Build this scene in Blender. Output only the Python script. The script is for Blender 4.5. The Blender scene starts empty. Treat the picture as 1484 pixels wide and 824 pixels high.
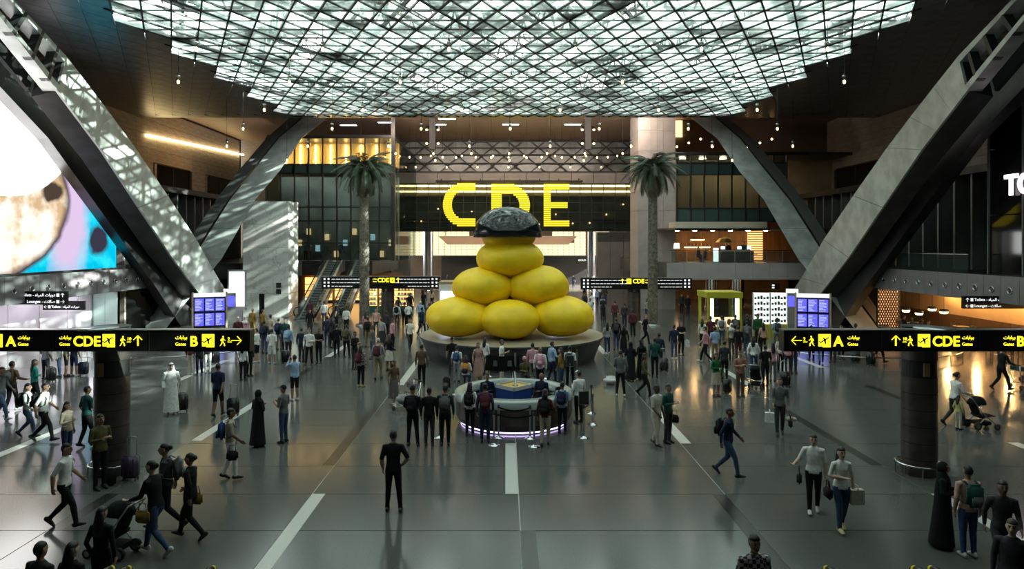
import bpy, bmesh, math, random
from mathutils import Vector, Matrix, noise as mnoise
from mathutils.bvhtree import BVHTree
random.seed(7)
R = math.radians
scene = bpy.context.scene
COL = scene.collection

# ------------------------------------------------------------------ camera
CX, CZ, F = -0.30, 5.9, 1000.0            # eye position (x, height) and focal length in pixels of 1484 x 824
VX, VY = 733.0, 353.0                     # vanishing point of the hall axis in the photograph
cam_d = bpy.data.cameras.new('camera')
cam_d.sensor_width = 36.0
cam_d.lens = F / 1484 * 36
cam_d.shift_x = (742 - VX) / 1484
cam_d.shift_y = -(412 - VY) / 1484
cam_d.clip_end = 400
cam = bpy.data.objects.new('camera', cam_d)
cam.location = (CX, 0, CZ)
cam.rotation_euler = (R(90), 0, 0)
COL.objects.link(cam)
scene.camera = cam
def P(x, y, Y):
    """a pixel of the photograph at depth Y"""
    return Vector((CX + (x - VX) / F * Y, Y, CZ + (VY - y) / F * Y))
def floor_pt(x, y):
    Y = F * CZ / (y - VY)
    return Vector((CX + (x - VX) / F * Y, Y, 0))

# ------------------------------------------------------------------ sky, sun, exposure
world = bpy.data.worlds.new('sky')
scene.world = world
world.use_nodes = True
wn = world.node_tree
bg = wn.nodes['Background']
bg.inputs['Color'].default_value = (0.96, 1.0, 0.97, 1)
bg.inputs['Strength'].default_value = 4.1
sun_d = bpy.data.lights.new('sun', 'SUN')
sun_d.energy = 26.0
sun_d.angle = R(0.6)
sun_d.color = (1.0, 0.96, 0.88)
sun = bpy.data.objects.new('sun', sun_d)
sun.rotation_euler = Vector((-0.88, 0.12, -0.45)).to_track_quat('-Z', 'Y').to_euler()
COL.objects.link(sun)
por_d = bpy.data.lights.new('skylight_portal', 'AREA')
por_d.shape = 'RECTANGLE'; por_d.size = 42; por_d.size_y = 50
por_d.cycles.is_portal = True
por = bpy.data.objects.new('skylight_portal', por_d)
por.location = (0, 33, 17.6)
COL.objects.link(por)
vs = scene.view_settings
vs.view_transform = 'Standard'; vs.look = 'None'; vs.gamma = 1.0
vs.use_curve_mapping = False
vs.exposure = 1.05
cy = scene.cycles
cy.max_bounces = 7; cy.diffuse_bounces = 3; cy.glossy_bounces = 3
cy.transmission_bounces = 4; cy.transparent_max_bounces = 10
cy.caustics_reflective = False; cy.caustics_refractive = False
cy.sample_clamp_indirect = 6.0
cy.use_denoising = True

# ------------------------------------------------------------------ materials
MATS = {}
def mk(name, col, rough=0.5, metal=0.0, noise=None, bump=None, emit=None, es=0.0, spec=0.5, stretch=None, col2=None, coat=0.0):
    """principled material with a procedural colour variation (noise=(scale, amount)) and relief (bump=(scale, strength))"""
    if name in MATS: return MATS[name]
    m = bpy.data.materials.new(name); m.use_nodes = True
    nt = m.node_tree; b = nt.nodes['Principled BSDF']
    b.inputs['Base Color'].default_value = (*col, 1)
    b.inputs['Roughness'].default_value = rough
    b.inputs['Metallic'].default_value = metal
    b.inputs['Specular IOR Level'].default_value = spec
    b.inputs['Coat Weight'].default_value = coat
    if emit:
        b.inputs['Emission Color'].default_value = (*emit, 1)
        b.inputs['Emission Strength'].default_value = es
    if noise or bump:
        tc = nt.nodes.new('ShaderNodeTexCoord'); mp = nt.nodes.new('ShaderNodeMapping')
        if stretch: mp.inputs['Scale'].default_value = stretch
        nt.links.new(tc.outputs['Object'], mp.inputs['Vector'])
    if noise:
        n = nt.nodes.new('ShaderNodeTexNoise'); n.inputs['Scale'].default_value = noise[0]; n.inputs['Detail'].default_value = 4
        nt.links.new(mp.outputs['Vector'], n.inputs['Vector'])
        r = nt.nodes.new('ShaderNodeValToRGB')
        c2 = col2 if col2 else tuple(min(1, c * (1 + noise[1])) for c in col)
        c1 = col if col2 else tuple(c * (1 - noise[1]) for c in col)
        r.color_ramp.elements[0].position = 0.35; r.color_ramp.elements[0].color = (*c1, 1)
        r.color_ramp.elements[1].position = 0.65; r.color_ramp.elements[1].color = (*c2, 1)
        nt.links.new(n.outputs['Fac'], r.inputs['Fac'])
        nt.links.new(r.outputs['Color'], b.inputs['Base Color'])
    if bump:
        n2 = nt.nodes.new('ShaderNodeTexNoise'); n2.inputs['Scale'].default_value = bump[0]
        nt.links.new(mp.outputs['Vector'], n2.inputs['Vector'])
        bp = nt.nodes.new('ShaderNodeBump'); bp.inputs['Strength'].default_value = bump[1]
        nt.links.new(n2.outputs['Fac'], bp.inputs['Height'])
        nt.links.new(bp.outputs['Normal'], b.inputs['Normal'])
    MATS[name] = m
    return m

def glow(name, col, s):
    return mk(name, tuple(min(1, c) * 0.5 for c in col), 0.6, emit=col, es=s)

def glass_mat(name, tint, transp, rough=0.05, base=(0.02, 0.025, 0.025)):
    """architectural glass: part clear, part dark reflecting"""
    m = bpy.data.materials.new(name); m.use_nodes = True
    nt = m.node_tree; b = nt.nodes['Principled BSDF']; out = nt.nodes['Material Output']
    b.inputs['Base Color'].default_value = (*base, 1); b.inputs['Roughness'].default_value = rough
    t = nt.nodes.new('ShaderNodeBsdfTransparent'); t.inputs['Color'].default_value = (*tint, 1)
    mx = nt.nodes.new('ShaderNodeMixShader'); mx.inputs['Fac'].default_value = transp
    nt.links.new(b.outputs[0], mx.inputs[1]); nt.links.new(t.outputs[0], mx.inputs[2])
    nt.links.new(mx.outputs[0], out.inputs['Surface'])
    MATS[name] = m
    return m

def skylight_mat(name, clear, tint):
    """patterned roof glass: part clear, part light-scattering, each pane a little different"""
    m = bpy.data.materials.new(name); m.use_nodes = True
    nt = m.node_tree; out = nt.nodes['Material Output']
    nt.nodes.remove(nt.nodes['Principled BSDF'])
    tr = nt.nodes.new('ShaderNodeBsdfTransparent'); tr.inputs['Color'].default_value = (*tint, 1)
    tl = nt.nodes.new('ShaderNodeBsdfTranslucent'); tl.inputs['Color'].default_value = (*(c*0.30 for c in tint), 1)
    gl = nt.nodes.new('ShaderNodeBsdfGlossy'); gl.inputs['Roughness'].default_value = 0.12
    gl.inputs['Color'].default_value = (0.6, 0.65, 0.65, 1)
    oi = nt.nodes.new('ShaderNodeObjectInfo')
    tc = nt.nodes.new('ShaderNodeNewGeometry')
    nz = nt.nodes.new('ShaderNodeTexNoise'); nz.inputs['Scale'].default_value = 0.55; nz.inputs['Detail'].default_value = 5
    nt.links.new(tc.outputs['Position'], nz.inputs['Vector'])
    mr = nt.nodes.new('ShaderNodeMapRange')
    mr.inputs['From Min'].default_value = 0.35; mr.inputs['From Max'].default_value = 0.65
    mr.inputs['To Min'].default_value = clear - 0.46; mr.inputs['To Max'].default_value = clear + 0.34
    nt.links.new(nz.outputs['Fac'], mr.inputs['Value'])
    ad = nt.nodes.new('ShaderNodeMath'); ad.operation = 'MULTIPLY_ADD'
    nt.links.new(oi.outputs['Random'], ad.inputs[0]); ad.inputs[1].default_value = 0.26
    nt.links.new(mr.outputs['Result'], ad.inputs[2]); ad.use_clamp = True
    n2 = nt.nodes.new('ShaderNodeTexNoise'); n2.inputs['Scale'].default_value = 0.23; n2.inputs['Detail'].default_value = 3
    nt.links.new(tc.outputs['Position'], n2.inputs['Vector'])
    rp = nt.nodes.new('ShaderNodeValToRGB')          # frit varying per pane, plus painted blotches of cloud and roof-structure shade
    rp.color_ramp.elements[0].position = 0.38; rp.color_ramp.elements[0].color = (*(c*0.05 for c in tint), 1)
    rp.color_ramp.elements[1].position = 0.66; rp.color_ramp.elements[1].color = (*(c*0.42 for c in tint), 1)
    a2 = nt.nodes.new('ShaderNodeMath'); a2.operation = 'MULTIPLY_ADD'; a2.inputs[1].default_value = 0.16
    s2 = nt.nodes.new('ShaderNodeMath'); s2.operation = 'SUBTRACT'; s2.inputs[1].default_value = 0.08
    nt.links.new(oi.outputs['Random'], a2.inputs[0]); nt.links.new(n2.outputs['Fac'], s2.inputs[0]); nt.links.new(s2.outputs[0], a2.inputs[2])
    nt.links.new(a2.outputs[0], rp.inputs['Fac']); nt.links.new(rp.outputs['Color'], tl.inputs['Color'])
    mx = nt.nodes.new('ShaderNodeMixShader')
    nt.links.new(ad.outputs[0], mx.inputs['Fac'])
    nt.links.new(tl.outputs[0], mx.inputs[1]); nt.links.new(tr.outputs[0], mx.inputs[2])
    m2 = nt.nodes.new('ShaderNodeMixShader'); m2.inputs['Fac'].default_value = 0.10
    nt.links.new(mx.outputs[0], m2.inputs[1]); nt.links.new(gl.outputs[0], m2.inputs[2])
    nt.links.new(m2.outputs[0], out.inputs['Surface'])
    return m

M = {}
def terrazzo():
    m = mk('terrazzo', (0.098, 0.098, 0.094), 0.15, noise=(60, 0.22), spec=0.55)
    return m
M['terrazzo'] = terrazzo()
M['terrazzo_far'] = mk('terrazzo_field', (0.115, 0.11, 0.102), 0.17, noise=(40, 0.2), spec=0.55)
M['joint'] = mk('pale_joint', (0.5, 0.5, 0.48), 0.35)
M['white_inlay'] = mk('white_stone_inlay', (0.62, 0.6, 0.57), 0.22, noise=(30, 0.06))
M['black_inlay'] = mk('black_stone_inlay', (0.03, 0.03, 0.03), 0.2, noise=(30, 0.2))
M['ceil_dark'] = mk('dark_ceiling_metal', (0.2, 0.19, 0.2), 0.33, 0.7, noise=(1.3, 0.22))
M['ceil_back'] = mk('ceiling_void', (0.012, 0.012, 0.013), 0.9)
M['mullion'] = mk('dark_mullion', (0.02, 0.022, 0.022), 0.5, 0.4)
M['steel_frame'] = mk('roof_steel', (0.15, 0.18, 0.175), 0.5, 0.1)
M['beam'] = mk('brushed_beam_steel', (0.5, 0.52, 0.51), 0.42, 0.35, noise=(1.1, 0.2), bump=(6, 0.04))
M['beam_dark'] = mk('dark_beam_steel', (0.06, 0.06, 0.062), 0.35, 0.6, noise=(1.0, 0.25))
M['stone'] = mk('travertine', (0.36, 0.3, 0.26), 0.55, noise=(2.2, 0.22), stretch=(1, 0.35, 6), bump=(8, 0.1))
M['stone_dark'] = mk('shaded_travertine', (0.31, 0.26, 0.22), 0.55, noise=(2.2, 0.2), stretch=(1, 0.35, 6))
M['fascia'] = mk('fascia_metal', (0.22, 0.21, 0.225), 0.42, 0.35, noise=(0.8, 0.12))
M['porthole'] = mk('porthole_chrome', (0.55, 0.56, 0.58), 0.18, 1.0)
M['porthole_lens'] = mk('porthole_lens', (0.04, 0.045, 0.05), 0.08)
M['dark'] = mk('near_black', (0.015, 0.015, 0.016), 0.6)
M['black_gloss'] = mk('gloss_black', (0.012, 0.012, 0.013), 0.18)
M['black_sign'] = mk('sign_black', (0.006, 0.006, 0.006), 0.5, spec=0.25)
M['sign_yellow'] = glow('sign_yellow', (1.0, 0.86, 0.02), 0.85)
M['sign_white'] = glow('sign_white', (0.95, 0.97, 1.0), 0.45)
M['soffit'] = mk('wood_slat_soffit', (0.36, 0.25, 0.21), 0.5, noise=(1.5, 0.12), stretch=(0.2, 6, 1))
M['concrete'] = mk('pale_grey_cladding', (0.36, 0.335, 0.325), 0.55, noise=(0.9, 0.1))
M['grey_panel'] = mk('grey_panel', (0.2, 0.2, 0.2), 0.4, 0.3, noise=(0.6, 0.1))
M['chrome'] = mk('polished_steel', (0.62, 0.62, 0.63), 0.16, 1.0)
M['steel'] = mk('satin_steel', (0.42, 0.43, 0.44), 0.3, 0.9)
M['glass_dark'] = glass_mat('dark_glass', (0.75, 0.82, 0.8), 0.7)
M['glass_black'] = glass_mat('black_glass', (0.3, 0.32, 0.33), 0.3, base=(0.01, 0.01, 0.011))
M['glass_clear'] = glass_mat('clear_glass', (0.85, 0.92, 0.9), 0.85, base=(0.1, 0.12, 0.12))
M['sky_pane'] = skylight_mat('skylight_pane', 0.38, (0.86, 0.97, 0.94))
M['sky_clear'] = glass_mat('skylight_clear_pane', (0.97, 1.0, 0.99), 0.93, base=(0.3, 0.33, 0.33))
M['warm_glow'] = glow('warm_light', (1.0, 0.72, 0.36), 6.0)
M['bulb'] = glow('bulb_light', (1.0, 0.58, 0.24), 5.0)
M['strip'] = glow('strip_light', (1.0, 0.78, 0.36), 5.0)
M['white_light'] = glow('white_light', (0.95, 0.98, 1.0), 5.0)

# ------------------------------------------------------------------ mesh helpers
class MB:
    def __init__(s): s.v = []; s.f = []; s.m = []
    def add(s, vs, fs, mi=0):
        o = len(s.v); s.v += [tuple(v) for v in vs]
        s.f += [tuple(i + o for i in f) for f in fs]; s.m += [mi] * len(fs)
        return s
    def box(s, x0, x1, y0, y1, z0, z1, mi=0):
        return s.add([(x0,y0,z0),(x1,y0,z0),(x1,y1,z0),(x0,y1,z0),(x0,y0,z1),(x1,y0,z1),(x1,y1,z1),(x0,y1,z1)],
                     [(0,3,2,1),(4,5,6,7),(0,1,5,4),(1,2,6,5),(2,3,7,6),(3,0,4,7)], mi)
    def cbox(s, c, d, mi=0, M4=None):
        x,y,z = (k/2 for k in d)
        vs = [Vector(q) for q in [(-x,-y,-z),(x,-y,-z),(x,y,-z),(-x,y,-z),(-x,-y,z),(x,-y,z),(x,y,z),(-x,y,z)]]
        if M4: vs = [M4 @ q for q in vs]
        return s.add([q + Vector(c) for q in vs], [(0,3,2,1),(4,5,6,7),(0,1,5,4),(1,2,6,5),(2,3,7,6),(3,0,4,7)], mi)
    def prism(s, poly, ax, a, b, mi=0):
        """2-D outline (counter-clockwise) swept along axis ax from a to b"""
        def mkp(p, t):
            if ax == 'x': return (t, p[0], p[1])
            if ax == 'y': return (p[0], t, p[1])
            return (p[0], p[1], t)
        n = len(poly)
        vs = [mkp(p, a) for p in poly] + [mkp(p, b) for p in poly]
        fs = [tuple(range(n))[::-1], tuple(range(n, 2*n))] + [(i, (i+1)%n, n+(i+1)%n, n+i) for i in range(n)]
        return s.add(vs, fs, mi)
    def tube(s, pts, rad, n=8, mi=0, cap=True, side=(1,0,0), seg_mi=None):
        pts = [Vector(p) for p in pts]; k = len(pts); o = len(s.v)
        sd = Vector(side)
        for i, p in enumerate(pts):
            t = (pts[min(i+1,k-1)] - pts[max(i-1,0)])
            t = t.normalized() if t.length > 1e-9 else Vector((0,0,1))
            u = sd - t * sd.dot(t)
            if u.length < 1e-3: u = Vector((0,1,0)) - t * t.y
            if u.length < 1e-3: u = Vector((0,0,1)) - t * t.z
            u.normalize(); w = t.cross(u)
            r = rad[i] if isinstance(rad, (list, tuple)) else rad
            rx, ry = r if isinstance(r, (list, tuple)) else (r, r)
            for j in range(n):
                a = 2*math.pi*j/n
                s.v.append(tuple(p + u*(rx*math.cos(a)) + w*(ry*math.sin(a))))
        for i in range(k-1):
            mm = seg_mi[i] if seg_mi else mi
            for j in range(n):
                a, b = o+i*n+j, o+i*n+(j+1)%n
                s.f.append((a, b, b+n, a+n)); s.m.append(mm)
        if cap:
            s.f.append(tuple(o+j for j in range(n))[::-1]); s.m.append(seg_mi[0] if seg_mi else mi)
            s.f.append(tuple(o+(k-1)*n+j for j in range(n))); s.m.append(seg_mi[-1] if seg_mi else mi)
        return s
    def bar(s, a, b, w, h=None, mi=0):
        """square-section bar from a to b"""
        a, b = Vector(a), Vector(b); h = h or w
        t = (b-a).normalized(); up = Vector((0,0,1)) if abs(t.z) < 0.95 else Vector((0,1,0))
        u = t.cross(up).normalized(); q = u.cross(t)
        vs = [p + u*sx*w/2 + q*sy*h/2 for p in (a,b) for sx,sy in ((-1,-1),(1,-1),(1,1),(-1,1))]
        return s.add(vs, [(0,3,2,1),(4,5,6,7),(0,1,5,4),(1,2,6,5),(2,3,7,6),(3,0,4,7)], mi)
    def lathe(s, prof, n=24, c=(0,0,0), mi=0, a0=0, a1=2*math.pi):
        o = len(s.v); full = abs(a1-a0-2*math.pi) < 1e-6; k = n if full else n+1
        for (r, z) in prof:
            for j in range(k):
                a = a0 + (a1-a0)*j/n
                s.v.append((c[0]+r*math.cos(a), c[1]+r*math.sin(a), c[2]+z))
        for i in range(len(prof)-1):
            for j in range(n):
                a, b = o+i*k+j, o+i*k+(j+1)%k
                s.f.append((a, b, b+k, a+k)); s.m.append(mi)
        return s
    def ell(s, c, r, nu=12, nv=8, mi=0, fn=None):
        o = len(s.v)
        for i in range(nv+1):
            th = math.pi*i/nv
            for j in range(nu):
                ph = 2*math.pi*j/nu
                d = Vector((math.sin(th)*math.cos(ph), math.sin(th)*math.sin(ph), math.cos(th)))
                k = fn(d) if fn else 1.0
                s.v.append((c[0]+r[0]*d.x*k, c[1]+r[1]*d.y*k, c[2]+r[2]*d.z*k))
        for i in range(nv):
            for j in range(nu):
                a, b = o+i*nu+j, o+i*nu+(j+1)%nu
                s.f.append((a, a+nu, b+nu, b)); s.m.append(mi)
        return s
    def mesh(s, name, mats, smooth=False):
        me = bpy.data.meshes.new(name)
        me.from_pydata(s.v, [], s.f)
        for m in (mats if isinstance(mats, (list, tuple)) else [mats]): me.materials.append(m)
        me.polygons.foreach_set('material_index', s.m)
        if smooth: me.polygons.foreach_set('use_smooth', [True]*len(s.f))
        me.update()
        return me
    def build(s, name, mats, parent=None, smooth=False, loc=None):
        return link(name, s.mesh(name, mats, smooth), parent, loc)
def link(name, me, parent=None, loc=None, rot=None, scale=None):
    o = bpy.data.objects.new(name, me); COL.objects.link(o)
    if parent: o.parent = parent
    if loc is not None: o.location = loc
    if rot is not None: o.rotation_euler = rot
    if scale is not None: o.scale = scale
    return o
def tag(o, label, cat, group=None):
    o['label'] = label; o['category'] = cat
    if group: o['group'] = group
    return o
def thing(name, label, cat, loc=(0,0,0), rz=0.0, group=None):
    o = link(name, None, None, loc, (0,0,rz)); o.empty_display_size = 0.2
    return tag(o, label, cat, group)
def struct(o):
    o['kind'] = 'structure'; return o
def copy_tree(o, parent=None):
    c = o.copy(); COL.objects.link(c); c.parent = parent
    for ch in o.children: copy_tree(ch, c)
    return c
_txt = {}
def text_mesh(body, size, mat, bold=0.012, align='LEFT', ext=0.006):
    k = (body, size, mat.name, bold, align)
    if k in _txt: return _txt[k]
    c = bpy.data.curves.new('text', 'FONT'); c.body = body; c.size = size; c.align_x = align
    c.offset = bold*size; c.extrude = ext; c.resolution_u = 3
    o = bpy.data.objects.new('text', c); COL.objects.link(o)
    me = bpy.data.meshes.new_from_object(o.evaluated_get(bpy.context.evaluated_depsgraph_get()))
    bpy.data.objects.remove(o)
    me.materials.clear(); me.materials.append(mat)
    _txt[k] = me
    return me
def text(name, body, size, mat, parent, loc, rot=(R(90),0,0), **kw):
    return link(name, text_mesh(body, size, mat, **kw), parent, loc, rot)
GATES_AR = '\uFE95\uFE8E\uFE91\uFE8D\uFEEE\uFE91'
# ================================================================== FLOOR
U, LX, Y00 = 2.06, 4.87, 14.2
floor = struct(MB().box(-33, 33, -12, 118, -0.30, -0.012).build('floor', M['joint']))
slab_me = MB().box(-LX/2+0.012, LX/2-0.012, -U/2+0.012, U/2-0.012, -0.012, 0.0).mesh('terrazzo_slab', M['terrazzo'])
j0, j1 = -3, 11                                   # rows of slabs large enough to be told apart
for i in range(-5, 5):
    for j in range(j0, j1):
        link('terrazzo_slab', slab_me, floor, ((i+0.5)*LX, Y00 + (j+0.5)*U, 0))
YA, YB = Y00 + j0*U, Y00 + j1*U
fm = MB().box(-33, 33, -12, YA, -0.012, 0).box(-33, 33, YB, 118, -0.012, 0)
fm.box(-33, -5*LX, YA, YB, -0.012, 0).box(5*LX, 33, YA, YB, -0.012, 0)
o = fm.build('terrazzo_field', M['terrazzo_far'], floor)
def stripe(k, ya, yb, white, side=1):
    x = k*LX; w = 0.31
    x0, x1 = (x, x+w) if side > 0 else (x-w, x)
    MB().box(x0, x1, ya, yb, 0.0, 0.002).build('floor_stripe', M['white_inlay'] if white else M['black_inlay'], floor)
for k, ya, yb, wh, sd in ((0, 16.3, 20.4, 1, -1), (0, 10.1, 14.2, 0, 1), (-1, 10.1, 16.3, 1, 1), (-1, 18.4, 24.6, 0, -1), (-1, 28.8, 34.9, 1, 1),
        (1, 10.1, 16.25, 0, -1), (1, 20.4, 24.5, 1, 1), (1, 36.9, 41, 1, 1), (-2, 20.7, 26, 1, 1), (-2, 14.2, 16.3, 0, 1), (-2, 28, 33, 0, 1), (2, 18.4, 24.6, 0, -1), (2, 12.1, 16.3, 1, 1),
        (2, 28.8, 33, 1, 1), (-3, 18.4, 22.5, 1, 1), (-3, 29, 35, 1, 1), (3, 22.6, 28.8, 0, 1), (3, 32.9, 37, 1, 1), (3, 18.4, 20.5, 1, 1), (-2, 36, 41, 1, 1), (2, 38, 43, 0, 1),
        (-1, 43, 49, 1, 1), (1, 49, 55, 1, 1), (2, 50, 56, 1, 1), (-3, 40, 44, 0, 1)):
    stripe(k, ya, yb, wh, sd)
# ================================================================== CEILING WITH SKYLIGHT
HC = CZ + 10.6                                    # underside of the ceiling
AX, BY = 0.675, 1.40                              # half diagonals of a ceiling cell
CE, CG = 58.0, 9.0                                # far edge of the ceiling, near edge of the glazing
def zig(y):
    t = ((y - 33.5) / 5.6) % 1.0
    return 18.9 - 1.35 * (1 - abs(2*t - 1))
ceiling = struct(MB().box(-33, -19.2, -12, CE+0.2, HC+0.12, HC+0.3).box(19.2, 33, -12, CE+0.2, HC+0.12, HC+0.3)
                 .box(-19.2, 19.2, -12, CG, HC+0.12, HC+0.3).build('ceiling', M['ceil_back']))
def rhomb(a, b, t):
    return MB().add([(a,0,0),(0,b,0),(-a,0,0),(0,-b,0),(a,0,t),(0,b,t),(-a,0,t),(0,-b,t)],
                    [(0,3,2,1),(4,5,6,7),(0,1,5,4),(1,2,6,5),(2,3,7,6),(3,0,4,7)])
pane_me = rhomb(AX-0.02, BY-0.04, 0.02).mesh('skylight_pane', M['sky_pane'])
clear_me = rhomb(AX-0.02, BY-0.04, 0.02).mesh('skylight_clear_pane', M['sky_clear'])
pane_stuff, pane_clear_stuff, dark_stuff = MB(), MB(), MB()
dark_me = rhomb(AX-0.012, BY-0.025, 0.06).mesh('ceiling_panel', M['ceil_dark'])
clear_pts = []
def ceil_pt(x, y):
    Y = 10600.0/(353 - y); return (CX + (x-VX)/F*Y, Y)
for (ax_, ay_, bx_, by_) in ((440,80,462,57), (722,84,768,56), (1002,86,1068,60), (590,112,640,128), (850,115,888,130), (325,114,395,133), (1108,118,1130,135),
        (560,137,600,148), (722,156,764,148), (415,162,470,165), (1020,160,1050,168), (975,150,1010,143), (222,2,265,18), (580,0,610,14), (915,4,940,15), (1255,8,1285,20), (625,162,690,166), (845,160,880,167)):
    a, b = ceil_pt(ax_, ay_), ceil_pt(bx_, by_)
    for q in range(9):
        clear_pts.append((a[0]+(b[0]-a[0])*q/8, a[1]+(b[1]-a[1])*q/8))
cells = []
for j in range(-9, 42):
    cy_ = CE - 1.4 - (j+0) * BY
    for i in range(-26, 27):
        cx_ = i*2*AX + (AX if j % 2 else 0.0)
        cells.append((cx_, cy_))
glass, dark = [], []
for (x, y) in cells:
    if y > CE - 1.0 or y < -10: continue
    (glass if abs(x) < zig(y) and y > CG else dark).append((x, y))
def seen(c):
    Y = c[1]; ypx = VY - 10600/max(Y, 1); xpx = VX + (c[0]-CX)/max(Y, 1)*F
    return ypx > -12 and -12 < xpx < 1496
def is_clear(c):
    return any(abs(c[0]-q[0])/AX + abs(c[1]-q[1])/BY < 0.72 for q in clear_pts)
glass.sort(key=lambda c: (not seen(c), c[1]))
for n, c in enumerate(glass):
    cl = is_clear(c)
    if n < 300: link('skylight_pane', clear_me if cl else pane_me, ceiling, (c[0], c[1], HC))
    else:
        tgt = pane_clear_stuff if cl else pane_stuff
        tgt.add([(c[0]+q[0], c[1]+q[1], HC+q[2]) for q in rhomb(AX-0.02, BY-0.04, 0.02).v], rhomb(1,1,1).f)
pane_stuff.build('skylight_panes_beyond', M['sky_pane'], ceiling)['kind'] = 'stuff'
if pane_clear_stuff.v: pane_clear_stuff.build('clear_panes_beyond', M['sky_clear'], ceiling)['kind'] = 'stuff'
dark.sort(key=lambda c: (not seen(c), c[1]))
for n, c in enumerate(dark):
    if n < 300: link('ceiling_panel', dark_me, ceiling, (c[0], c[1], HC))
    elif c[1] > 2: dark_stuff.add([(c[0]+q[0], c[1]+q[1], HC+q[2]) for q in rhomb(AX-0.012, BY-0.025, 0.06).v], rhomb(1,1,1).f)
dark_stuff.build('ceiling_panels_beyond', M['ceil_dark'], ceiling)['kind'] = 'stuff'
# glazing bars: two diagonal families and one across
yb = CE - 1.4
j = 0
while yb - j*BY > CG:
    y = yb - j*BY; L = zig(y) - 0.3
    MB().box(-L, L, y-0.022, y+0.022, HC-0.03, HC+0.05).build('glazing_bar', M['mullion'], ceiling); j += 1
for s in (-1, 1):
    for k in range(-60, 61):
        # line x = s*(AX/BY)*(y - yb) + AX*(2k+1)
        c0 = AX*(2*k+1); pts = []
        y = CG
        run = []
        while y <= CE - 0.2:
            x = s*(AX/BY)*(y - yb) + c0
            if abs(x) < 18.4: run.append((x, y))
            y += 0.35
        if len(run) > 3:
            a, b = run[0], run[-1]
            MB().bar((a[0], a[1], HC+0.0), (b[0], b[1], HC+0.0), 0.075, 0.10).build('glazing_bar', M['mullion'], ceiling)
# far edge of the ceiling
ed = MB().prism([(CE-0.9, HC+0.02), (CE+0.2, HC+0.02), (CE+0.45, HC+0.25), (CE+0.45, HC+2.2), (CE-0.9, HC+2.2)][::1], 'x', -33, 33)
o = struct(ed.build('trim_1', M['ceil_dark']))
# steel trusses over the glass
tr = MB()
Ls = 60.0
for n in range(20):
    t0 = n*3.0
    tr.tube([(t0,0,0.2),(t0+1.5,0,2.6),(t0+3.0,0,0.2)], 0.07, 5)
tr.tube([(0,0,0.2),(Ls,0,0.2)], 0.13, 6); tr.tube([(0,0,2.6),(Ls,0,2.6)], 0.13, 6)
truss_me = tr.mesh('roof_truss', M['steel_frame'])
ang = math.atan2(BY, AX)
for s in (-1, 1):
    for k in range(-6, 7):
        o = struct(link('roof_truss', truss_me, None, (k*5.4 - s*13, CG - 2, HC+0.9), (0, 0, ang if s > 0 else math.pi-ang)))
for k in range(11):
    struct(MB().box(-21, 21, -0.12, 0.12, 0, 0.3).build('roof_purlin', M['steel_frame'], None, loc=(0, CG+1+k*4.6, HC+3.6)))

# ================================================================== WALLS
WX = 31.0                                          # side walls
wl = struct(MB().box(-WX-0.6, -WX, -12, 80, 4.3, 18.2).box(-WX-0.6, -WX, -12, 118, 0, 4.3).build('wall_left', M['dark']))
wr = struct(MB().box(WX, WX+0.6, -12, 80, 4.3, 18.2).box(WX, WX+0.6, -12, 118, 0, 4.3).build('wall_right', M['dark']))
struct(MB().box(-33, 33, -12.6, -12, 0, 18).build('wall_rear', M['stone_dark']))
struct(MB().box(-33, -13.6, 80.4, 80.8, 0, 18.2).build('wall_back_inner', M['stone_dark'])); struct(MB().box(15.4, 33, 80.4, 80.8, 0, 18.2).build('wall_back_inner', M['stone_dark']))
struct(MB().box(-33, 33, 117, 117.6, 0, 18.2).build('wall_back', M['dark']))
ZS = 10.5
def in_win(side, y, z):
    ws = ((60, 66.8), (70.4, 77)) if side < 0 else ((58, 65), (68.5, 72))
    return any(a-0.1 < y < b+0.1 for a, b in ws) and z < ZS + 2.45
pw, ph = 1.7, 1.2
for side, w in ((-1, wl), (1, wr)):
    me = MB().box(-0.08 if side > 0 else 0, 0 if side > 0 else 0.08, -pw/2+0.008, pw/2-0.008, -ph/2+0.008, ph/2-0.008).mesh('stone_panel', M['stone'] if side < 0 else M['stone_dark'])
    y = 24.0
    while y < 80:
        z = ZS + ph/2
        while z < 18.0:
            if not in_win(side, y, z): link('stone_panel', me, w, (side*(WX-0.02), y, z))
            z += ph
        y += pw
# windows in the stone
nwin = 0
def stone_window(side, y0, y1, lit=None):
    global nwin
    nwin += 1
    x = side*(WX - 0.06)
    wdw = struct(link('window_%d' % nwin, None, None, (0, 0, 0)))
    npn = max(1, round((y1-y0)/3.4))
    for k in range(npn):
        a = y0 + (y1-y0)*k/npn; b = y0 + (y1-y0)*(k+1)/npn
        MB().box(min(x, x-side*0.03), max(x, x-side*0.03), a+0.08, b-0.08, ZS+0.05, ZS+2.4).build('pane', lit or M['glass_black'], wdw)
    fr = MB()
    for k in range(npn+1):
        a = y0 + (y1-y0)*k/npn
        fr.box(min(x-side*0.08, x), max(x-side*0.08, x), a-0.06, a+0.06, ZS, ZS+2.45)
    fr.box(min(x-side*0.08, x), max(x-side*0.08, x), y0, y1, ZS-0.05, ZS+0.05).box(min(x-side*0.08, x), max(x-side*0.08, x), y0, y1, ZS+2.38, ZS+2.48)
    fr.build('frame', M['mullion'], wdw)
stone_window(-1, 60, 66.8); stone_window(-1, 70.4, 77)
stone_window(1, 58, 65); stone_window(1, 68.5, 72, glow('lit_window', (1.0, 0.78, 0.36), 0.85))
# cove light along the wall on the screen side
cv = MB().bar((-WX+0.25, 58.5, CZ+9.2), (-WX+0.25, 80, CZ+10.3), 0.2, 0.16)
tag(cv.build('cove_light', M['strip']), 'amber linear cove light along the stone wall above the black windows', 'light')
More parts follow.
